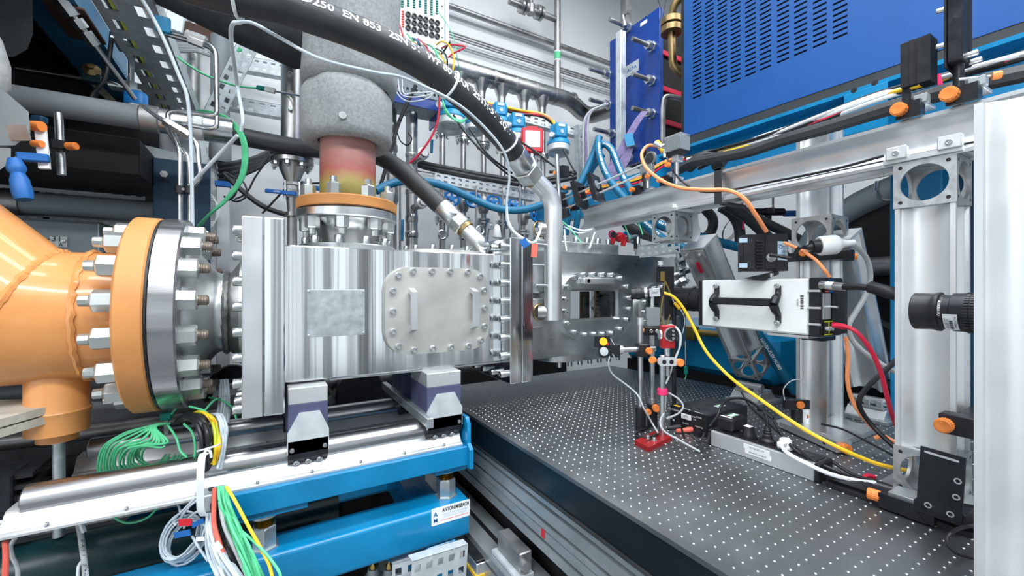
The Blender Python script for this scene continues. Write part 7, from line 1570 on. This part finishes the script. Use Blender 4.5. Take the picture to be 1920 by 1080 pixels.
for k in range(5): jcable('yellow_green_wire', '%s yellow green striped wire arching over the rear rail' % nth[k], 'wire', [(358, 780 - k, 1.12), (372 + k, 772 + k * .5, 1.09), (390 + k * 2, 780 + k, 1.06), (400 + k * 2.4, 805, 1.05), (402 + k * 2.6, 835, 1.04), (396 + k * 2, 870, 1.03)], .0034, 'yellowgreen' if k % 2 else 'yellow', 'yellow green wires over the rear rail')
for k in range(7): jcable('white_tube', '%s thin white tube arching over the rear rail' % (nth + ['seventh'])[k], 'tube', [(396 + k * 1.2, 776, 1.1), (408 + k * 1.4, 780, 1.08), (415 + k * 1.6, 805, 1.06), (413 + k * 1.6, 840, 1.05), (408 + k * 1.4, 880, 1.04)], .003, 'tubing', 'white tubes over the rear rail')
for k in range(9): jcable('white_tube', '%s thin white tube hanging straight beside the steel end plate' % (nth + ['seventh', 'eighth', 'ninth'])[k], 'tube', [(414 + k * 1.6, 712, 1.25), (412 + k * 2 + rj(1), 740, 1.22), (409 + k * 2.4, 770, 1.2), (407 + k * 2.6, 795, 1.18)], .0032, 'tubing', 'white tubes beside the end plate')
for k in range(3): cable('black_cable', '%s thick black cable under the round steel flange' % nth[k], 'cable', [(455, 692 + k * 8, 1.4), (430, 690 + k * 7, 1.38), (405, 705 + k * 6, 1.34), (385, 735 + k * 8, 1.3)], .011, 'black', 'thick black cables under the flange')
cable('brown_wire', 'brown wire rising behind the white tubes', 'wire', [(378, 775, 1.2), (392, 760, 1.22), (410, 742, 1.26), (425, 725, 1.3)], .003, 'brownwire')
solo('cable_tie', G().tube(spline(path([(370, 846, 1.02), (385, 842, 1.0), (405, 836, 1.0), (412, 833, 1.02)]), 4), .0024, 6), 'cordwhite', 'white cable tie across the black and yellow wires', 'cable tie')
# white band tied around the front rail
g = G(); pts = spline(path([(387, 850, 1.0), (379, 856, .955), (376, 885, .935), (375, 920, .935), (376, 955, .94), (382, 968, .95)]), 5); vs = []
wv = V((math.cos(TH), -math.sin(TH), 0)) * .0085
for p in pts: vs += [p - wv, p + wv, p + wv + V((0, .005, 0)), p - wv + V((0, .005, 0))]
for i in range(len(pts) - 1):
    for a in range(4): b = (a + 1) % 4; g.f.append((i * 4 + a, i * 4 + b, i * 4 + 4 + b, i * 4 + 4 + a))
g.v = vs; solo('white_band', g, 'cordwhite', 'wide white plastic band tied around the front rail', 'band')
cable('white_hook', 'white wire hook on top of the white band', 'wire', [(382, 856, 1.0), (386, 845, 1.0), (394, 846, 1.0), (396, 858, 1.0)], .003, 'cordwhite')
# coil of white tubing
c0 = pD(343, 1008, 1.0); rt = V((math.cos(TH), -math.sin(TH), 0)); g = G(); P = []
for k in range(9 * 16):
    a = k / 16 * 2 * math.pi; lp_ = k // 16; r1 = .040 + .004 * math.sin(lp_ * 2.1); r2 = .052 + .005 * math.cos(lp_ * 1.7); sl = .25
    x = math.cos(a) * r1; z = math.sin(a) * r2; P.append(c0 + rt * (x + z * .35 + .006 * math.sin(lp_ * 1.3)) + V((0, 0, z - .004 * lp_ + .012)) + V((math.sin(TH), math.cos(TH), 0)) * (.003 * lp_ - .012))
solo('tubing_coil', G().tube(P, .0026, 6), 'tubing', 'coil of thin white tubing with red and blue tape below the front rail', 'tubing')
for k, P in enumerate(([(330, 985, .99), (326, 975, .99), (345, 955, .97), (368, 932, .96)], [(335, 985, .99), (340, 970, .98), (355, 950, .965), (370, 938, .96)], [(345, 990, .985), (352, 975, .98), (365, 962, .97), (376, 958, .96)], [(360, 1005, .98), (372, 1025, .97), (390, 1052, .95)], [(330, 935, 1.02), (337, 955, 1.0), (345, 985, .99)], [(352, 985, .98), (365, 978, .975), (384, 985, .97), (380, 1005, .97)])): cable('white_tube', '%s loose white tube end at the hanging coil' % nth[k], 'tube', P, .0027, 'tubing', 'loose tube ends at the coil')
def tape(px0, py0, px1, py1, d, h, m, label, nm='tape_flag'):
    a, b = pD(px0, py0, d), pD(px1, py1, d); return solo(nm, G().bar(a, b, .0025, h, 0), m, label, 'tape')
tape(335, 980, 360, 979, .965, .015, 'red', 'red tape flag on the white tubing coil'); tape(327, 1004, 357, 998, .96, .013, 'tagblue', 'blue tape flag on the front of the tubing coil'); tape(360, 986, 382, 975, .965, .011, 'tagblue', 'blue tape flag behind the white band'); 
st = tape(368, 1011, 384, 1010, .95, .008, 'paper', 'white printed flag on the tubing coil')
# thick bundle going down in front of the blue frame
B0 = [(382 + k * 1.7, 955) for k in range(9)]
for k in range(9): jcable('white_tube', '%s white tube of the bundle falling before the blue frame' % (nth + ['seventh', 'eighth', 'ninth'])[k], 'tube', [(389 + k * .8, 962, .97), (386 + k * 2.0, 1000, .95), (392 + k * 4, 1040, .93), (412 + k * 6, 1090, .91)], .0033, 'tubing', 'white tubes falling before the blue frame')
cable('red_cable', 'salmon red cable in the bundle before the blue frame', 'cable', [(403, 915, .98), (401, 955, .96), (402, 985, .95), (410, 1015, .94), (418, 1040, .93)], .0052, 'redsoft')
tape(404, 1017, 414, 1030, .93, .012, 'paper', 'white tape end on the salmon red cable')
for k in range(4): jcable('black_cable', '%s black cable of the bundle before the blue frame' % nth[k], 'cable', [(396 + k * 8, 915, 1.0), (399 + k * 9, 955, .98), (408 + k * 9, 1005, .96), (425 + k * 10, 1050, .94), (445 + k * 9, 1095, .93)], .0062, 'black', 'black cables before the blue frame')
for k in range(9): jcable('green_wire', '%s green wire of the bundle falling before the blue frame' % (nth + ['seventh', 'eighth', 'ninth'])[k], 'wire', [(408 + k * 1.8, 912, .985), (412 + k * 2.4, 945, .965), (428 + k * 3, 990, .945), (446 + k * 3.4, 1035, .93), (468 + k * 3.6, 1092, .915)], .003, 'green', 'green wires falling before the blue frame')
cable('grey_cable', 'grey cable between the black and green wires of the bundle', 'cable', [(412, 940, .96), (420, 985, .945), (440, 1030, .93), (468, 1090, .915)], .004, 'cordgrey')
cable('yellow_green_wire', 'yellow green earth wire curving across the blue frame', 'wire', [(424, 912, .97), (440, 938, .955), (465, 985, .94), (490, 1030, .93), (505, 1060, .92), (512, 1090, .91)], .0036, 'yellow')
cable('green_wire', 'green wire curving across the blue base frame', 'wire', [(445, 990, .945), (470, 1010, .935), (500, 1040, .925), (522, 1070, .915), (528, 1090, .91)], .003, 'green')
solo('frame_block', G().box(pD(398, 935, 1.0), (.05, .05, .04), .003), 'galv', 'grey metal bracket behind the wire bundle under the rail', 'bracket')
solo('dark_profile', G().bx(-.32, -.22, 1.30, 1.42, .0, .86, .004), 'blackmetal', 'dark slotted upright behind the wire bundle', 'upright') if 0 else None
for k, P in enumerate(([(582, 975, 1.5), (583, 955, 1.5), (592, 944, 1.5), (601, 958, 1.5), (608, 972, 1.5)], [(578, 978, 1.5), (580, 955, 1.5), (588, 944, 1.5)])): cable('white_tube', ['white tube loop inside the blue base frame', 'second white tube inside the blue base frame'][k], 'tube', P, .007, 'tubing')
# things under the frame, bottom centre
tray(pD(770, 1085, 1.15), pD(875, 1050, 1.25), .09, .03, 'grey slotted tray leaning at the bottom before the blue leg', 5, 'galvw', 'trays below the blue frame', .5, None, 2)
tray(pD(735, 1075, 1.22), pD(868, 1035, 1.32), .05, .03, 'second slotted tray behind the leaning one', 6, 'galvw', 'trays below the blue frame', .5, None, 1)
q = pD(908, 1050, 1.3); t = thing('strapped_profiles', 'short aluminium profile offcuts with yellow strap on the floor by the table', 'profiles', (q.x, q.y, 0))
part('profile_block', G().bx(q.x - .035, q.x + .045, q.y - .02, q.y + .1, .3, q.z + .01, .003), 'alu', t); part('black_cap', G().bx(q.x - .036, q.x + .046, q.y - .021, q.y + .101, q.z + .01, q.z + .02, .002), 'black', t); part('yellow_strap', G().bx(q.x - .038, q.x + .048, q.y - .023, q.y + .103, q.z - .035, q.z - .025), 'yellow', t, 'yellow strap'); part('stand', G().bx(q.x - .03, q.x + .04, q.y, q.y + .1, 0, .3), 'dark', t)
part('groove', G().bx(q.x + .005, q.x + .012, q.y - .0205, q.y - .018, .3, q.z), 'darkgrey', t)
for k, px in enumerate((700, 730)):
    q = pD(px, 1062, 1.45); t = thing('sensor_plug', ['left', 'right'][k] + ' brass tipped plug under the blue base frame', 'plug', (q.x, q.y, q.z - .06)); part('body', G().lathe((q.x, q.y, q.z - .08), (0, 0, 1), [(0, .03), (.05, .03), (.055, .022), (.075, .018)], 14), 'galv', t); part('tip', G().lathe((q.x, q.y, q.z - .006), (0, 0, 1), [(0, .014), (.012, .012), (.02, .005), (.04, .004)], 12), 'brass', t)
q = V((.6, pX(965, 985, .60).y, .587)); t = thing('clamp_bracket', 'rusty dark clamp bracket hung on the table stand', 'bracket', q)
part('angle', G().bx(.605, .645, q.y - .02, q.y + .11, q.z - .015, q.z + .04, .003), 'dullpipe', t); part('plate', G().bx(.59, .645, q.y - .03, q.y + .12, q.z - .027, q.z - .015, .002), 'galvw', t); part('bolt', G().cyl((.615, q.y - .02, q.z + .012), (.615, q.y - .04, q.z + .012), .014, n=12), 'dullpipe', t)
tape(1016, 993, 1021, 1005, .95, .012, 'red', 'tiny red tape mark on the table stand rail', 'tape_mark') if 0 else solo('tape_mark', G().bx(.6435, .6448, pX(1018, 1000, .644).y - .008, pX(1018, 1000, .644).y + .008, pX(1018, 1008, .644).z, pX(1018, 993, .644).z), 'red', 'tiny red tape mark on the table stand rail', 'tape')
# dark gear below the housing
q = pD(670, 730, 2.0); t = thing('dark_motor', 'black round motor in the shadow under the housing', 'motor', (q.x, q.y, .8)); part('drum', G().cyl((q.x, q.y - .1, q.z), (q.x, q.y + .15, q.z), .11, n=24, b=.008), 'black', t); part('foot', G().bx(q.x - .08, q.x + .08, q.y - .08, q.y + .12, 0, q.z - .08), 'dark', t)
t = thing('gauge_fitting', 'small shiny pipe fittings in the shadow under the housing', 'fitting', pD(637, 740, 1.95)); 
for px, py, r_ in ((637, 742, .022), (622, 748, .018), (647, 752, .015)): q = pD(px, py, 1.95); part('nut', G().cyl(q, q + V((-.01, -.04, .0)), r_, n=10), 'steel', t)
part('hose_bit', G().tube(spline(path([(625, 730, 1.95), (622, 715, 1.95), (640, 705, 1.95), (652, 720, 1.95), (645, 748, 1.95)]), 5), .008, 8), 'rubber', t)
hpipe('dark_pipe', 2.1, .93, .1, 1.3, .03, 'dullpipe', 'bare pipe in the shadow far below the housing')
struct('dark_backing', G().bx(.2, 1.9, 2.45, 2.6, 0, 1.05), 'dark')  # plain dark slab closing the background below the housing
# ================================================================ red, white and small tags near the flange
cable('white_tube', 'white tube hanging across the steel flange with blue and red tags', 'tube', [(950, 380, 1.40), (952, 410, 1.36), (962, 432, 1.33), (980, 446, 1.31), (1000, 455, 1.30), (1010, 440, 1.32), (1016, 420, 1.36)], .0038, 'cordwhite')
tape(979, 449, 988, 462, 1.27, .022, 'tagblue', 'blue tape flag before the upright steel flange'); tape(1003, 457, 1001, 482, 1.27, .018, 'redsoft', 'salmon tape flag before the upright steel flange')
for k, P in enumerate(([(1056, 420, 1.6), (1090, 432, 1.6), (1110, 430, 1.62)], [(1057, 425, 1.6), (1085, 437, 1.6), (1108, 432, 1.62)], [(1058, 430, 1.6), (1060, 455, 1.58), (1062, 470, 1.56)], [(1115, 436, 1.6), (1110, 452, 1.58), (1105, 466, 1.55)])): cable('white_wire', '%s white wire hanging from the far beam end' % nth[k], 'wire', P, .0028, 'cordwhite', 'white wires at the beam end')
cable('green_wire', 'thin green wire curling onto the chamber lid', 'wire', [(1055, 415, 1.6), (1070, 430, 1.58), (1082, 445, 1.56), (1090, 455, 1.54)], .0022, 'green')
for k, P in enumerate(([(1170, 418, 1.85), (1175, 432, 1.85), (1182, 448, 1.8)], [(1195, 412, 1.85), (1200, 425, 1.85), (1205, 440, 1.8)])): cable('green_wire', ['short green wire above the red shackle', 'short green wire above the blue shackle'][k], 'wire', P, .003, 'green')
# ================================================================ cables on the beam and over the camera
cable('orange_cable', 'orange cable looping from the grey detector box down to the driver box', 'cable', [(1236, 275, 1.66), (1215, 273, 1.62), (1203, 290, 1.58), (1212, 315, 1.52), (1240, 338, 1.42), (1275, 352, 1.36), (1320, 356, 1.30), (1365, 357, 1.24), (1395, 372, 1.2), (1415, 400, 1.2), (1437, 434, 1.22)], .0062, 'cordorange')
t = thing('yellow_plug', 'yellow sleeved connector with white flag on the grey detector box', 'plug', pD(1238, 275, 1.62)); part('sleeve', G().cyl(pD(1231, 266, 1.62), pD(1245, 284, 1.60), .011, n=10), 'yellow', t); part('white_flag', G().box(pD(1251, 287, 1.58), (.028, .004, .032), 0, MX.Rotation(R(-35), 3, 'Z')), 'paper', t)
cable('black_cable', 'thin black cable from the detector box along the beam face', 'cable', [(1250, 292, 1.58), (1258, 315, 1.5), (1285, 345, 1.40), (1320, 360, 1.32), (1370, 356, 1.24), (1440, 342, 1.12), (1560, 318, .98), (1657, 292, .90)], .0032, 'black')
cable('orange_cable', 'orange cable passing under the white plug to the camera back', 'cable', [(1470, 455, 1.2), (1492, 464, 1.17), (1510, 474, 1.14), (1530, 488, 1.12), (1545, 505, 1.1), (1555, 519, 1.1)], .0045, 'cordorange')
cable('orange_cable', 'orange cable hanging from the camera back down to the table', 'cable', [(1586, 632, 1.14), (1590, 670, 1.14), (1589, 715, 1.14), (1600, 755, 1.14), (1625, 790, 1.12), (1652, 815, 1.1), (1680, 838, 1.1)], .0052, 'cordorange')
cable('red_cable', 'thick red network cable curving from the camera back', 'cable', [(1562, 611, 1.09), (1582, 612, 1.07), (1605, 622, 1.05), (1632, 655, 1.04), (1652, 700, 1.04), (1665, 750, 1.04), (1675, 785, 1.06), (1684, 806, 1.1)], .0052, 'cordred')
t = thing('red_plug', 'red network plug in the lower socket bay of the camera', 'plug', pD(1570, 610, 1.09)); part('boot', G().bar(pD(1561, 609, 1.1), pD(1585, 613, 1.07), .012, .014, .002), 'cordred', t)
t = thing('camera_connector', 'ribbed silver round connector on the camera back with black cable', 'connector', pD(1560, 536, 1.08))
A, B = pD(1540, 534, 1.12), pD(1584, 538, 1.06); dv = (B - A); L_ = dv.length
part('silver_body', G().lathe(A, dv, [(0, .011), (L_ * .2, .011), (L_ * .22, .0095)] + sum([[(L_ * (.3 + k * .06), .0115), (L_ * (.33 + k * .06), .0098)] for k in range(5)], []) + [(L_ * .62, .0105), (L_, .0105)], 14), 'steel', t)
part('black_boot', G().tube(spline(path([(1582, 538, 1.06), (1610, 538, 1.03), (1640, 541, 1.0)]), 5), [.0085] * 4 + [.008] * 4 + [.007] * 3, 10), 'black', t); part('black_sleeve', G().tube(spline(path([(1632, 538, 1.0), (1660, 546, .97), (1690, 555, .95), (1720, 562, .94)]), 5), .0145, 12), 'black', t)
cable('grey_cable', 'grey mains cable from the white plug looping down behind the camera', 'cable', [(1586, 456, 1.13), (1605, 463, 1.15), (1625, 485, 1.17), (1632, 520, 1.18), (1622, 555, 1.18), (1605, 585, 1.18), (1592, 610, 1.18), (1600, 640, 1.18), (1640, 675, 1.16), (1685, 700, 1.14), (1720, 715, 1.14)], .0068, 'cordgrey')
cable('black_cable', 'black cable joining the driver box to the black plug', 'cable', [(1443, 478, 1.19), (1465, 481, 1.18), (1488, 485, 1.15), (1492, 474, 1.14), (1500, 464, 1.13), (1512, 464, 1.13)], .0052, 'black')
cable('black_cable', 'black cable running from the wide column down to the table', 'cable', [(1690, 665, 1.12), (1665, 690, 1.12), (1630, 722, 1.12), (1611, 750, 1.12), (1618, 775, 1.12), (1645, 808, 1.1), (1685, 845, 1.05)], .0062, 'black')
cable('yellow_cable', 'long yellow cable running from the small camera down across the table', 'cable', [(1245, 549, 1.36), (1262, 556, 1.35), (1280, 576, 1.34), (1300, 612, 1.32), (1325, 660, 1.28), (1370, 708, 1.2), (1430, 752, 1.1), (1500, 800, 1.02), (1570, 838, .96), (1640, 868, .95), (1690, 880, .97), (1712, 884, 1.0)], .0046, 'yellow')
t = thing('yellow_wire_marker', 'short yellow sleeve on a thin wire beside the yellow cable', 'marker', pD(1270, 572, 1.36)); part('sleeve', G().cyl(pD(1265, 568, 1.36), pD(1274, 579, 1.36), .005, n=8), 'yellow', t); part('wire', G().tube(spline(path([(1260, 556, 1.37), (1264, 567, 1.37), (1277, 582, 1.36), (1284, 600, 1.36), (1280, 625, 1.36)]), 5), .0016, 5), 'cordgrey', t)
for k in range(3): cable('white_wire', '%s white wire looping behind the red mount' % nth[k], 'wire', [(1250 + k * 2, 610, 1.42), (1262 + k * 2, 610 + k, 1.41), (1274 + k, 625, 1.4), (1274 + k, 648, 1.4), (1270 - k, 665, 1.4), (1262, 682, 1.4)], .0022, 'cordwhite', 'white wires behind the red mount')
cable('white_wire', 'twisted wire pair hanging under the twin post clamp', 'wire', [(1262, 680, 1.4), (1257, 700, 1.4), (1248, 720, 1.38)], .003, 'cordgrey')
cable('grey_cable', 'thin grey cable curving from the mirror block down across the table', 'cable', [(1143, 668, 1.31), (1141, 685, 1.31), (1150, 703, 1.32), (1175, 722, 1.32), (1195, 740, 1.28), (1207, 765, 1.26), (1222, 792, 1.27), (1234, 812, 1.25)], .0026, 'cordgrey')
cable('black_cable', 'thin black cable looping around the post holders', 'cable', [(1234, 813, 1.27), (1212, 821, 1.25), (1193, 818, 1.29), (1200, 806, 1.33), (1225, 798, 1.4)], .004, 'black')
cable('grey_cable', 'thin grey cable running along the red based post', 'cable', [(1248, 742, 1.3), (1246, 770, 1.28), (1238, 790, 1.25), (1245, 808, 1.22), (1275, 826, 1.2), (1300, 840, 1.18), (1313, 847, 1.17)], .003, 'cordgrey')
cable('grey_cable', 'thin grey cable bowing from the pink band to the supply front', 'cable', [(1253, 736, 1.3), (1272, 748, 1.28), (1281, 762, 1.27), (1272, 775, 1.27), (1250, 785, 1.28)], .003, 'cordgrey')
for k, P in enumerate(([(1313, 847, 1.17), (1316, 825, 1.2), (1320, 812, 1.22)], [(1330, 800, 1.25), (1345, 780, 1.28), (1352, 762, 1.3), (1368, 748, 1.32), (1395, 748, 1.3), (1425, 765, 1.22), (1450, 785, 1.18)], [(1295, 815, 1.22), (1310, 828, 1.2), (1325, 826, 1.19), (1330, 812, 1.22)], [(1390, 735, 1.38), (1405, 760, 1.34), (1425, 780, 1.28), (1447, 800, 1.2), (1470, 820, 1.12), (1520, 862, 1.0)], [(1452, 790, 1.15), (1468, 818, 1.1), (1500, 850, 1.04), (1560, 880, .99), (1620, 905, .96), (1690, 925, .9)], [(1500, 845, 1.08), (1550, 860, 1.04), (1600, 890, 1.0), (1650, 905, .96), (1690, 920, .93)], [(1540, 795, 1.2), (1580, 805, 1.15), (1620, 825, 1.1), (1690, 862, 1.02)], [(1278, 803, 1.21), (1281, 815, 1.21), (1284, 822, 1.21)])):
    cable('black_cable', ['black lead end beside the supply front', 'black cord arching over the adapter', 'black lead curled below the turning knob', 'thin black cord falling onto the strip', 'black cord along the strip toward the wide column', 'second black cord toward the wide column', 'thin black cord passing the carriage knob', 'short black lead under the red banana plug'][k], 'cable', P, .0042 if k in (1, 4, 5) else .003, 'black', 'black cords on the optical table')
cable('white_cable', 'white mains cable leaving the white plug along the strip', 'cable', [(1462, 830, 1.08), (1475, 848, 1.04), (1510, 868, 1.0), (1560, 890, .97), (1610, 902, .96), (1650, 905, .97), (1690, 900, 1.0)], .005, 'cordwhite')
cable('red_cable', 'flat red cable lying behind the strip end', 'cable', [(1555, 906, 1.0), (1585, 908, .99), (1610, 905, .985), (1625, 892, 1.0), (1640, 895, 1.0)], .005, 'cordred')
cable('black_cable', 'black ribbed cable loop at the foot of the nearest column', 'cable', [(1840, 985, .72), (1810, 988, .72), (1785, 998, .70), (1775, 1015, .69), (1790, 1035, .68), (1820, 1045, .67), (1850, 1050, .66)], .003, 'black')
for k in range(3): cable('black_cable', ['upper', 'middle', 'lower'][k] + ' black cord passing under the black plate', 'cable', [(1640, 905 + k * 9, 1.0), (1680, 918 + k * 6, .95), (1720, 935 + k * 4, .9), (1790, 945 + k * 6, .86), (1840, 955 + k * 8, .83)], .0048, 'black', 'black cords under the black plate')
cable('orange_cable', 'orange cable end on the table behind the wide column', 'cable', [(1640, 822, 1.15), (1655, 818, 1.14), (1672, 826, 1.12), (1690, 838, 1.1)], .006, 'cordorange')
t = thing('cable_holder', 'thin wire with hanging teal connector behind the red mount', 'connector', pD(1286, 695, 1.6)); part('wire', G().cyl(pD(1285, 640, 1.6), pD(1286, 690, 1.6), .0018, n=6), 'cordgrey', t); part('teal_plug', G().box(pD(1286, 694, 1.6), (.014, .01, .03), .002), 'teal', t); part('tail', G().tube(spline(path([(1286, 701, 1.6), (1286, 707, 1.6), (1284, 711, 1.6)]), 4), .002, 5), 'green', t)
# black strap around beam
ys = pX(1338, 340, 1.20).y; t = thing('velcro_strap', 'black velcro strap wrapped around the beam above the driver box', 'strap', (xb(ys), ys, 1.62))
part('face_strip', G().bx(xb(ys) - .006, xb(ys) - .002, ys - .012, ys + .012, 1.622, 1.733, .001), 'rubber', t); part('top_strip', G().bx(xb(ys) - .006, xb(ys) + .10, ys - .012, ys + .012, 1.7255, 1.733, .001), 'rubber', t); part('bottom_strip', G().bx(xb(ys) - .006, xb(ys) + .10, ys - .03, ys - .006, 1.616, 1.6235, .001), 'rubber', t)
# cables above the beam
cable('grey_hose', 'thick blue grey hose lying along the top of the beam', 'hose', [(1268, 322, 1.72), (1300, 305, 1.62), (1340, 297, 1.52), (1400, 285, 1.40), (1470, 262, 1.28), (1560, 236, 1.15), (1660, 205, 1.04), (1800, 165, .94), (1930, 135, .86)], .019, 'rubber')
cable('black_hose', 'black ribbed hose arching beside the velcro strap', 'hose', [(1290, 315, 1.75), (1310, 298, 1.7), (1335, 291, 1.66), (1352, 300, 1.62), (1345, 312, 1.6)], .024, 'rubber')
CB = [('black', 'black'), ('cordwhite', 'first white'), ('cordwhite', 'second white'), ('cordgrey', 'grey'), ('yellow', 'yellow'), ('cordred', 'red'), ('black', 'lower black'), ('cordwhite', 'third white'), ('black', 'thin black')]
for k, (m_, l) in enumerate(CB):
    o_ = k * 3.2; jcable('beam_cable', l + ' cable of the loom running along the blue girder', 'cable', [(1285 + o_, 296 + o_ * .8, 1.75), (1350, 280 + o_ * .7, 1.62), (1440, 250 + o_ * .7 + rj(3), 1.45), (1540, 215 + o_ * .6 + rj(3), 1.30), (1640, 178 + o_ * .5, 1.17), (1740, 150 + o_ * .4, 1.07), (1850, 118 + o_ * .4, .99), (1935, 95 + o_ * .4, .94)], .0062, m_, 'loom of cables along the blue girder')
for k, (m_, l) in enumerate((('cordorange', 'orange'), ('yellow', 'yellow'), ('black', 'black'), ('cordred', 'red'))): cable('beam_cable', l + ' cable sagging below the blue hoses toward the lens mount', 'cable', [(1075, 362 + k * 3, 2.1), (1110, 352 + k * 3, 2.05), (1160, 342 + k * 3, 2.0), (1205, 330 + k * 3, 1.92), (1235, 308 + k * 3, 1.86), (1265, 297 + k, 1.82), (1300, 297 + k, 1.78)], .0055, m_, 'thin cables below the blue hoses')
tape(1756, 150, 1765, 148, .99, .026, 'pink', 'pink velcro band on the cable loom')
cable('pink_wire', 'pink wire dropping behind the beam near the driver box', 'wire', [(1390, 372, 1.9), (1395, 400, 1.9), (1393, 430, 1.9)], .004, 'pink')
for k in range(4): solo('wire_coil', G().tube([pD(1368, 430, 2.4) + V((math.cos(a * .314) * (.055 + k * .004) + k * .006, -.03 * math.sin(a * .314), math.sin(a * .314) * (.055 + k * .003))) for a in range(20)], .0018, 5, closed=True), 'dullpipe', '%s thin wire ring hung on the white wall behind the driver box' % nth[k], 'wire', 'thin wire rings')
# ================================================================ wires at the patch panel and loom at the transmitters
PC = ['cordred', 'yellow', 'green', 'cordwhite', 'tagblue', 'black', 'green', 'cordred', 'cordgrey', 'yellow', 'green', 'black', 'tagblue', 'cordwhite', 'green', 'cordred', 'black', 'yellow']
PCN = {'cordred': 'red', 'yellow': 'yellow', 'green': 'green', 'cordwhite': 'white', 'tagblue': 'blue', 'black': 'black', 'cordgrey': 'grey'}; cnt = {}
for k, m_ in enumerate(PC):
    x = 752 + k * 4.2; cnt[m_] = cnt.get(m_, 0) + 1; nm = nth[cnt[m_] - 1] + ' ' + PCN[m_]
    P = [(x + rj(4), 62 + k * 2.0 + rj(5), 2.2), (x + 12 + rj(7), 72 + k * 2.2 + rj(6), 2.05 + rj(.08)), (x + 24 + rj(6), 88 + k * 2.4 + rj(6), 2.0), (x + 38, 118 + k * 2.2, 2.0)] if k % 3 else [(738 + rj(5), 10 + k * 2, 2.2), (748 + rj(4), 40 + k * 2, 2.1), (757 + rj(4), 75 + k, 2.05), (768 + k, 98 + k, 2.0)]
    cable('patch_wire', nm + ' wire tangled below the patch panel', 'wire', P, .0045, m_, 'coloured wires at the patch panel')
cable('patch_wire', 'yellow wire looping out right of the patch panel', 'wire', [(818, 84, 2.2), (828, 78, 2.15), (842, 85, 2.1), (851, 110, 2.1), (848, 140, 2.1)], .0045, 'yellow'); cable('patch_wire', 'red wire loop sticking out right of the patch panel', 'wire', [(828, 90, 2.2), (845, 84, 2.1), (872, 88, 2.1), (850, 100, 2.1), (840, 108, 2.1)], .0045, 'cordred'); cable('patch_wire', 'black wire end sticking out right of the patch panel', 'wire', [(826, 103, 2.2), (835, 92, 2.15), (844, 78, 2.1)], .0045, 'black'); cable('patch_wire', 'thin green wire dropping past the manifold', 'wire', [(823, 24, 2.3), (835, 40, 2.3), (850, 70, 2.3), (858, 110, 2.3), (864, 150, 2.4)], .0025, 'green')
for k in range(3): cable('white_wire', '%s white wire looping under the blue chassis' % nth[k], 'wire', [(738 + k * 8, 148, 2.0), (745 + k * 6, 175, 2.0), (765 + k * 5, 190 - k * 8, 2.0), (800, 185 - k * 6, 2.0), (815, 172, 2.0)], .003, 'cordwhite', 'white wires under the blue chassis')
cable('black_cable', 'black cable running steeply behind the bare steel pipes', 'cable', [(780, 160, 2.1), (765, 190, 2.1), (746, 235, 2.1), (735, 275, 2.1), (722, 320, 2.1), (712, 352, 2.1)], .010, 'rubber'); cable('thin_black_cable', 'thin black wire looping beside the angled valve', 'cable', [(745, 250, 2.2), (752, 266, 2.2), (765, 272, 2.2), (772, 260, 2.2), (765, 248, 2.2)], .0035, 'black')
cable('red_cable', 'thin red cable slanting from the transmitter to the angled valve', 'cable', [(824, 182, 2.1), (821, 225, 2.1), (808, 258, 2.1), (785, 290, 2.1), (768, 306, 2.1)], .0055, 'cordred')
for k in range(2): cable('black_cable', ['upper', 'lower'][k] + ' thick black cable along the white slotted tray', 'cable', [(770, 298 + k * 6, 2.55), (800, 308 + k * 6, 2.55), (850, 318 + k * 6, 2.57), (920, 331 + k * 6, 2.63), (1000, 340 + k * 6, 2.7), (1080, 324 + k * 8, 2.75)], .017, 'rubber', 'thick black cables along the white tray')
for k, (m_, l) in enumerate((('yellow', 'yellow'), ('cordorange', 'orange'), ('cordred', 'red'), ('black', 'black'))): jcable('loom_cable', l + ' cable of the loom above the transmitter tray', 'cable', [(895, 188 + k * 2, 2.55), (930, 198 + k * 2, 2.6), (975, 207 + k * 2, 2.65), (1012, 212 + k * 2, 2.68), (1032, 222 + k * 2, 2.65), (1044, 240, 2.55)], .009, m_, 'loom above the transmitter tray')
for k in range(4): cable('green_wire', '%s green wire around the largest transmitter' % nth[k], 'wire', [(830, 188, 2.0), (836, 205 + k * 2, 1.98), (848 + k * 2, 220 + k * 2, 1.97), (866, 226 + k, 2.0), (874, 222, 2.05)], .004, 'green', 'green wires at the largest transmitter')
for k, P in enumerate(([(850, 215, 2.1), (870, 245, 2.1), (905, 285, 2.1), (950, 325, 2.2), (985, 345, 2.3)], [(880, 240, 2.2), (915, 290, 2.2), (960, 325, 2.3)], [(760, 100, 2.1), (810, 125, 2.0), (836, 150, 1.9)], [(970, 262, 2.2), (1005, 285, 2.1), (1040, 312, 2.05), (1075, 330, 2.0)], [(1055, 275, 2.4), (1066, 300, 2.35), (1078, 322, 2.3)])): cable('thin_black_cable', ['long thin black cable crossing the flow lines', 'second thin black cable crossing the flow lines', 'thin black cable entering under the lettered hose', 'thin black cable from the red box to the cage optics', 'thin dark cable falling from the last transmitter'][k], 'cable', P, .0055, 'black', 'thin black cables before the flow lines')
for k, (px, m_) in enumerate(((1094, 'cordgrey'), (1098, 'strap'), (1101, 'cordgrey'))): cable('wall_cable', ['grey', 'purple', 'second grey'][k] + ' cable beside the upright slotted tray', 'cable', [(1140 - k * 2, 195, 2.8), (1108 + k, 208, 2.8), (px + 1, 232, 2.8), (px + k, 280, 2.8), (px + k, 345, 2.8)], .009, m_, 'cables at the upright tray')
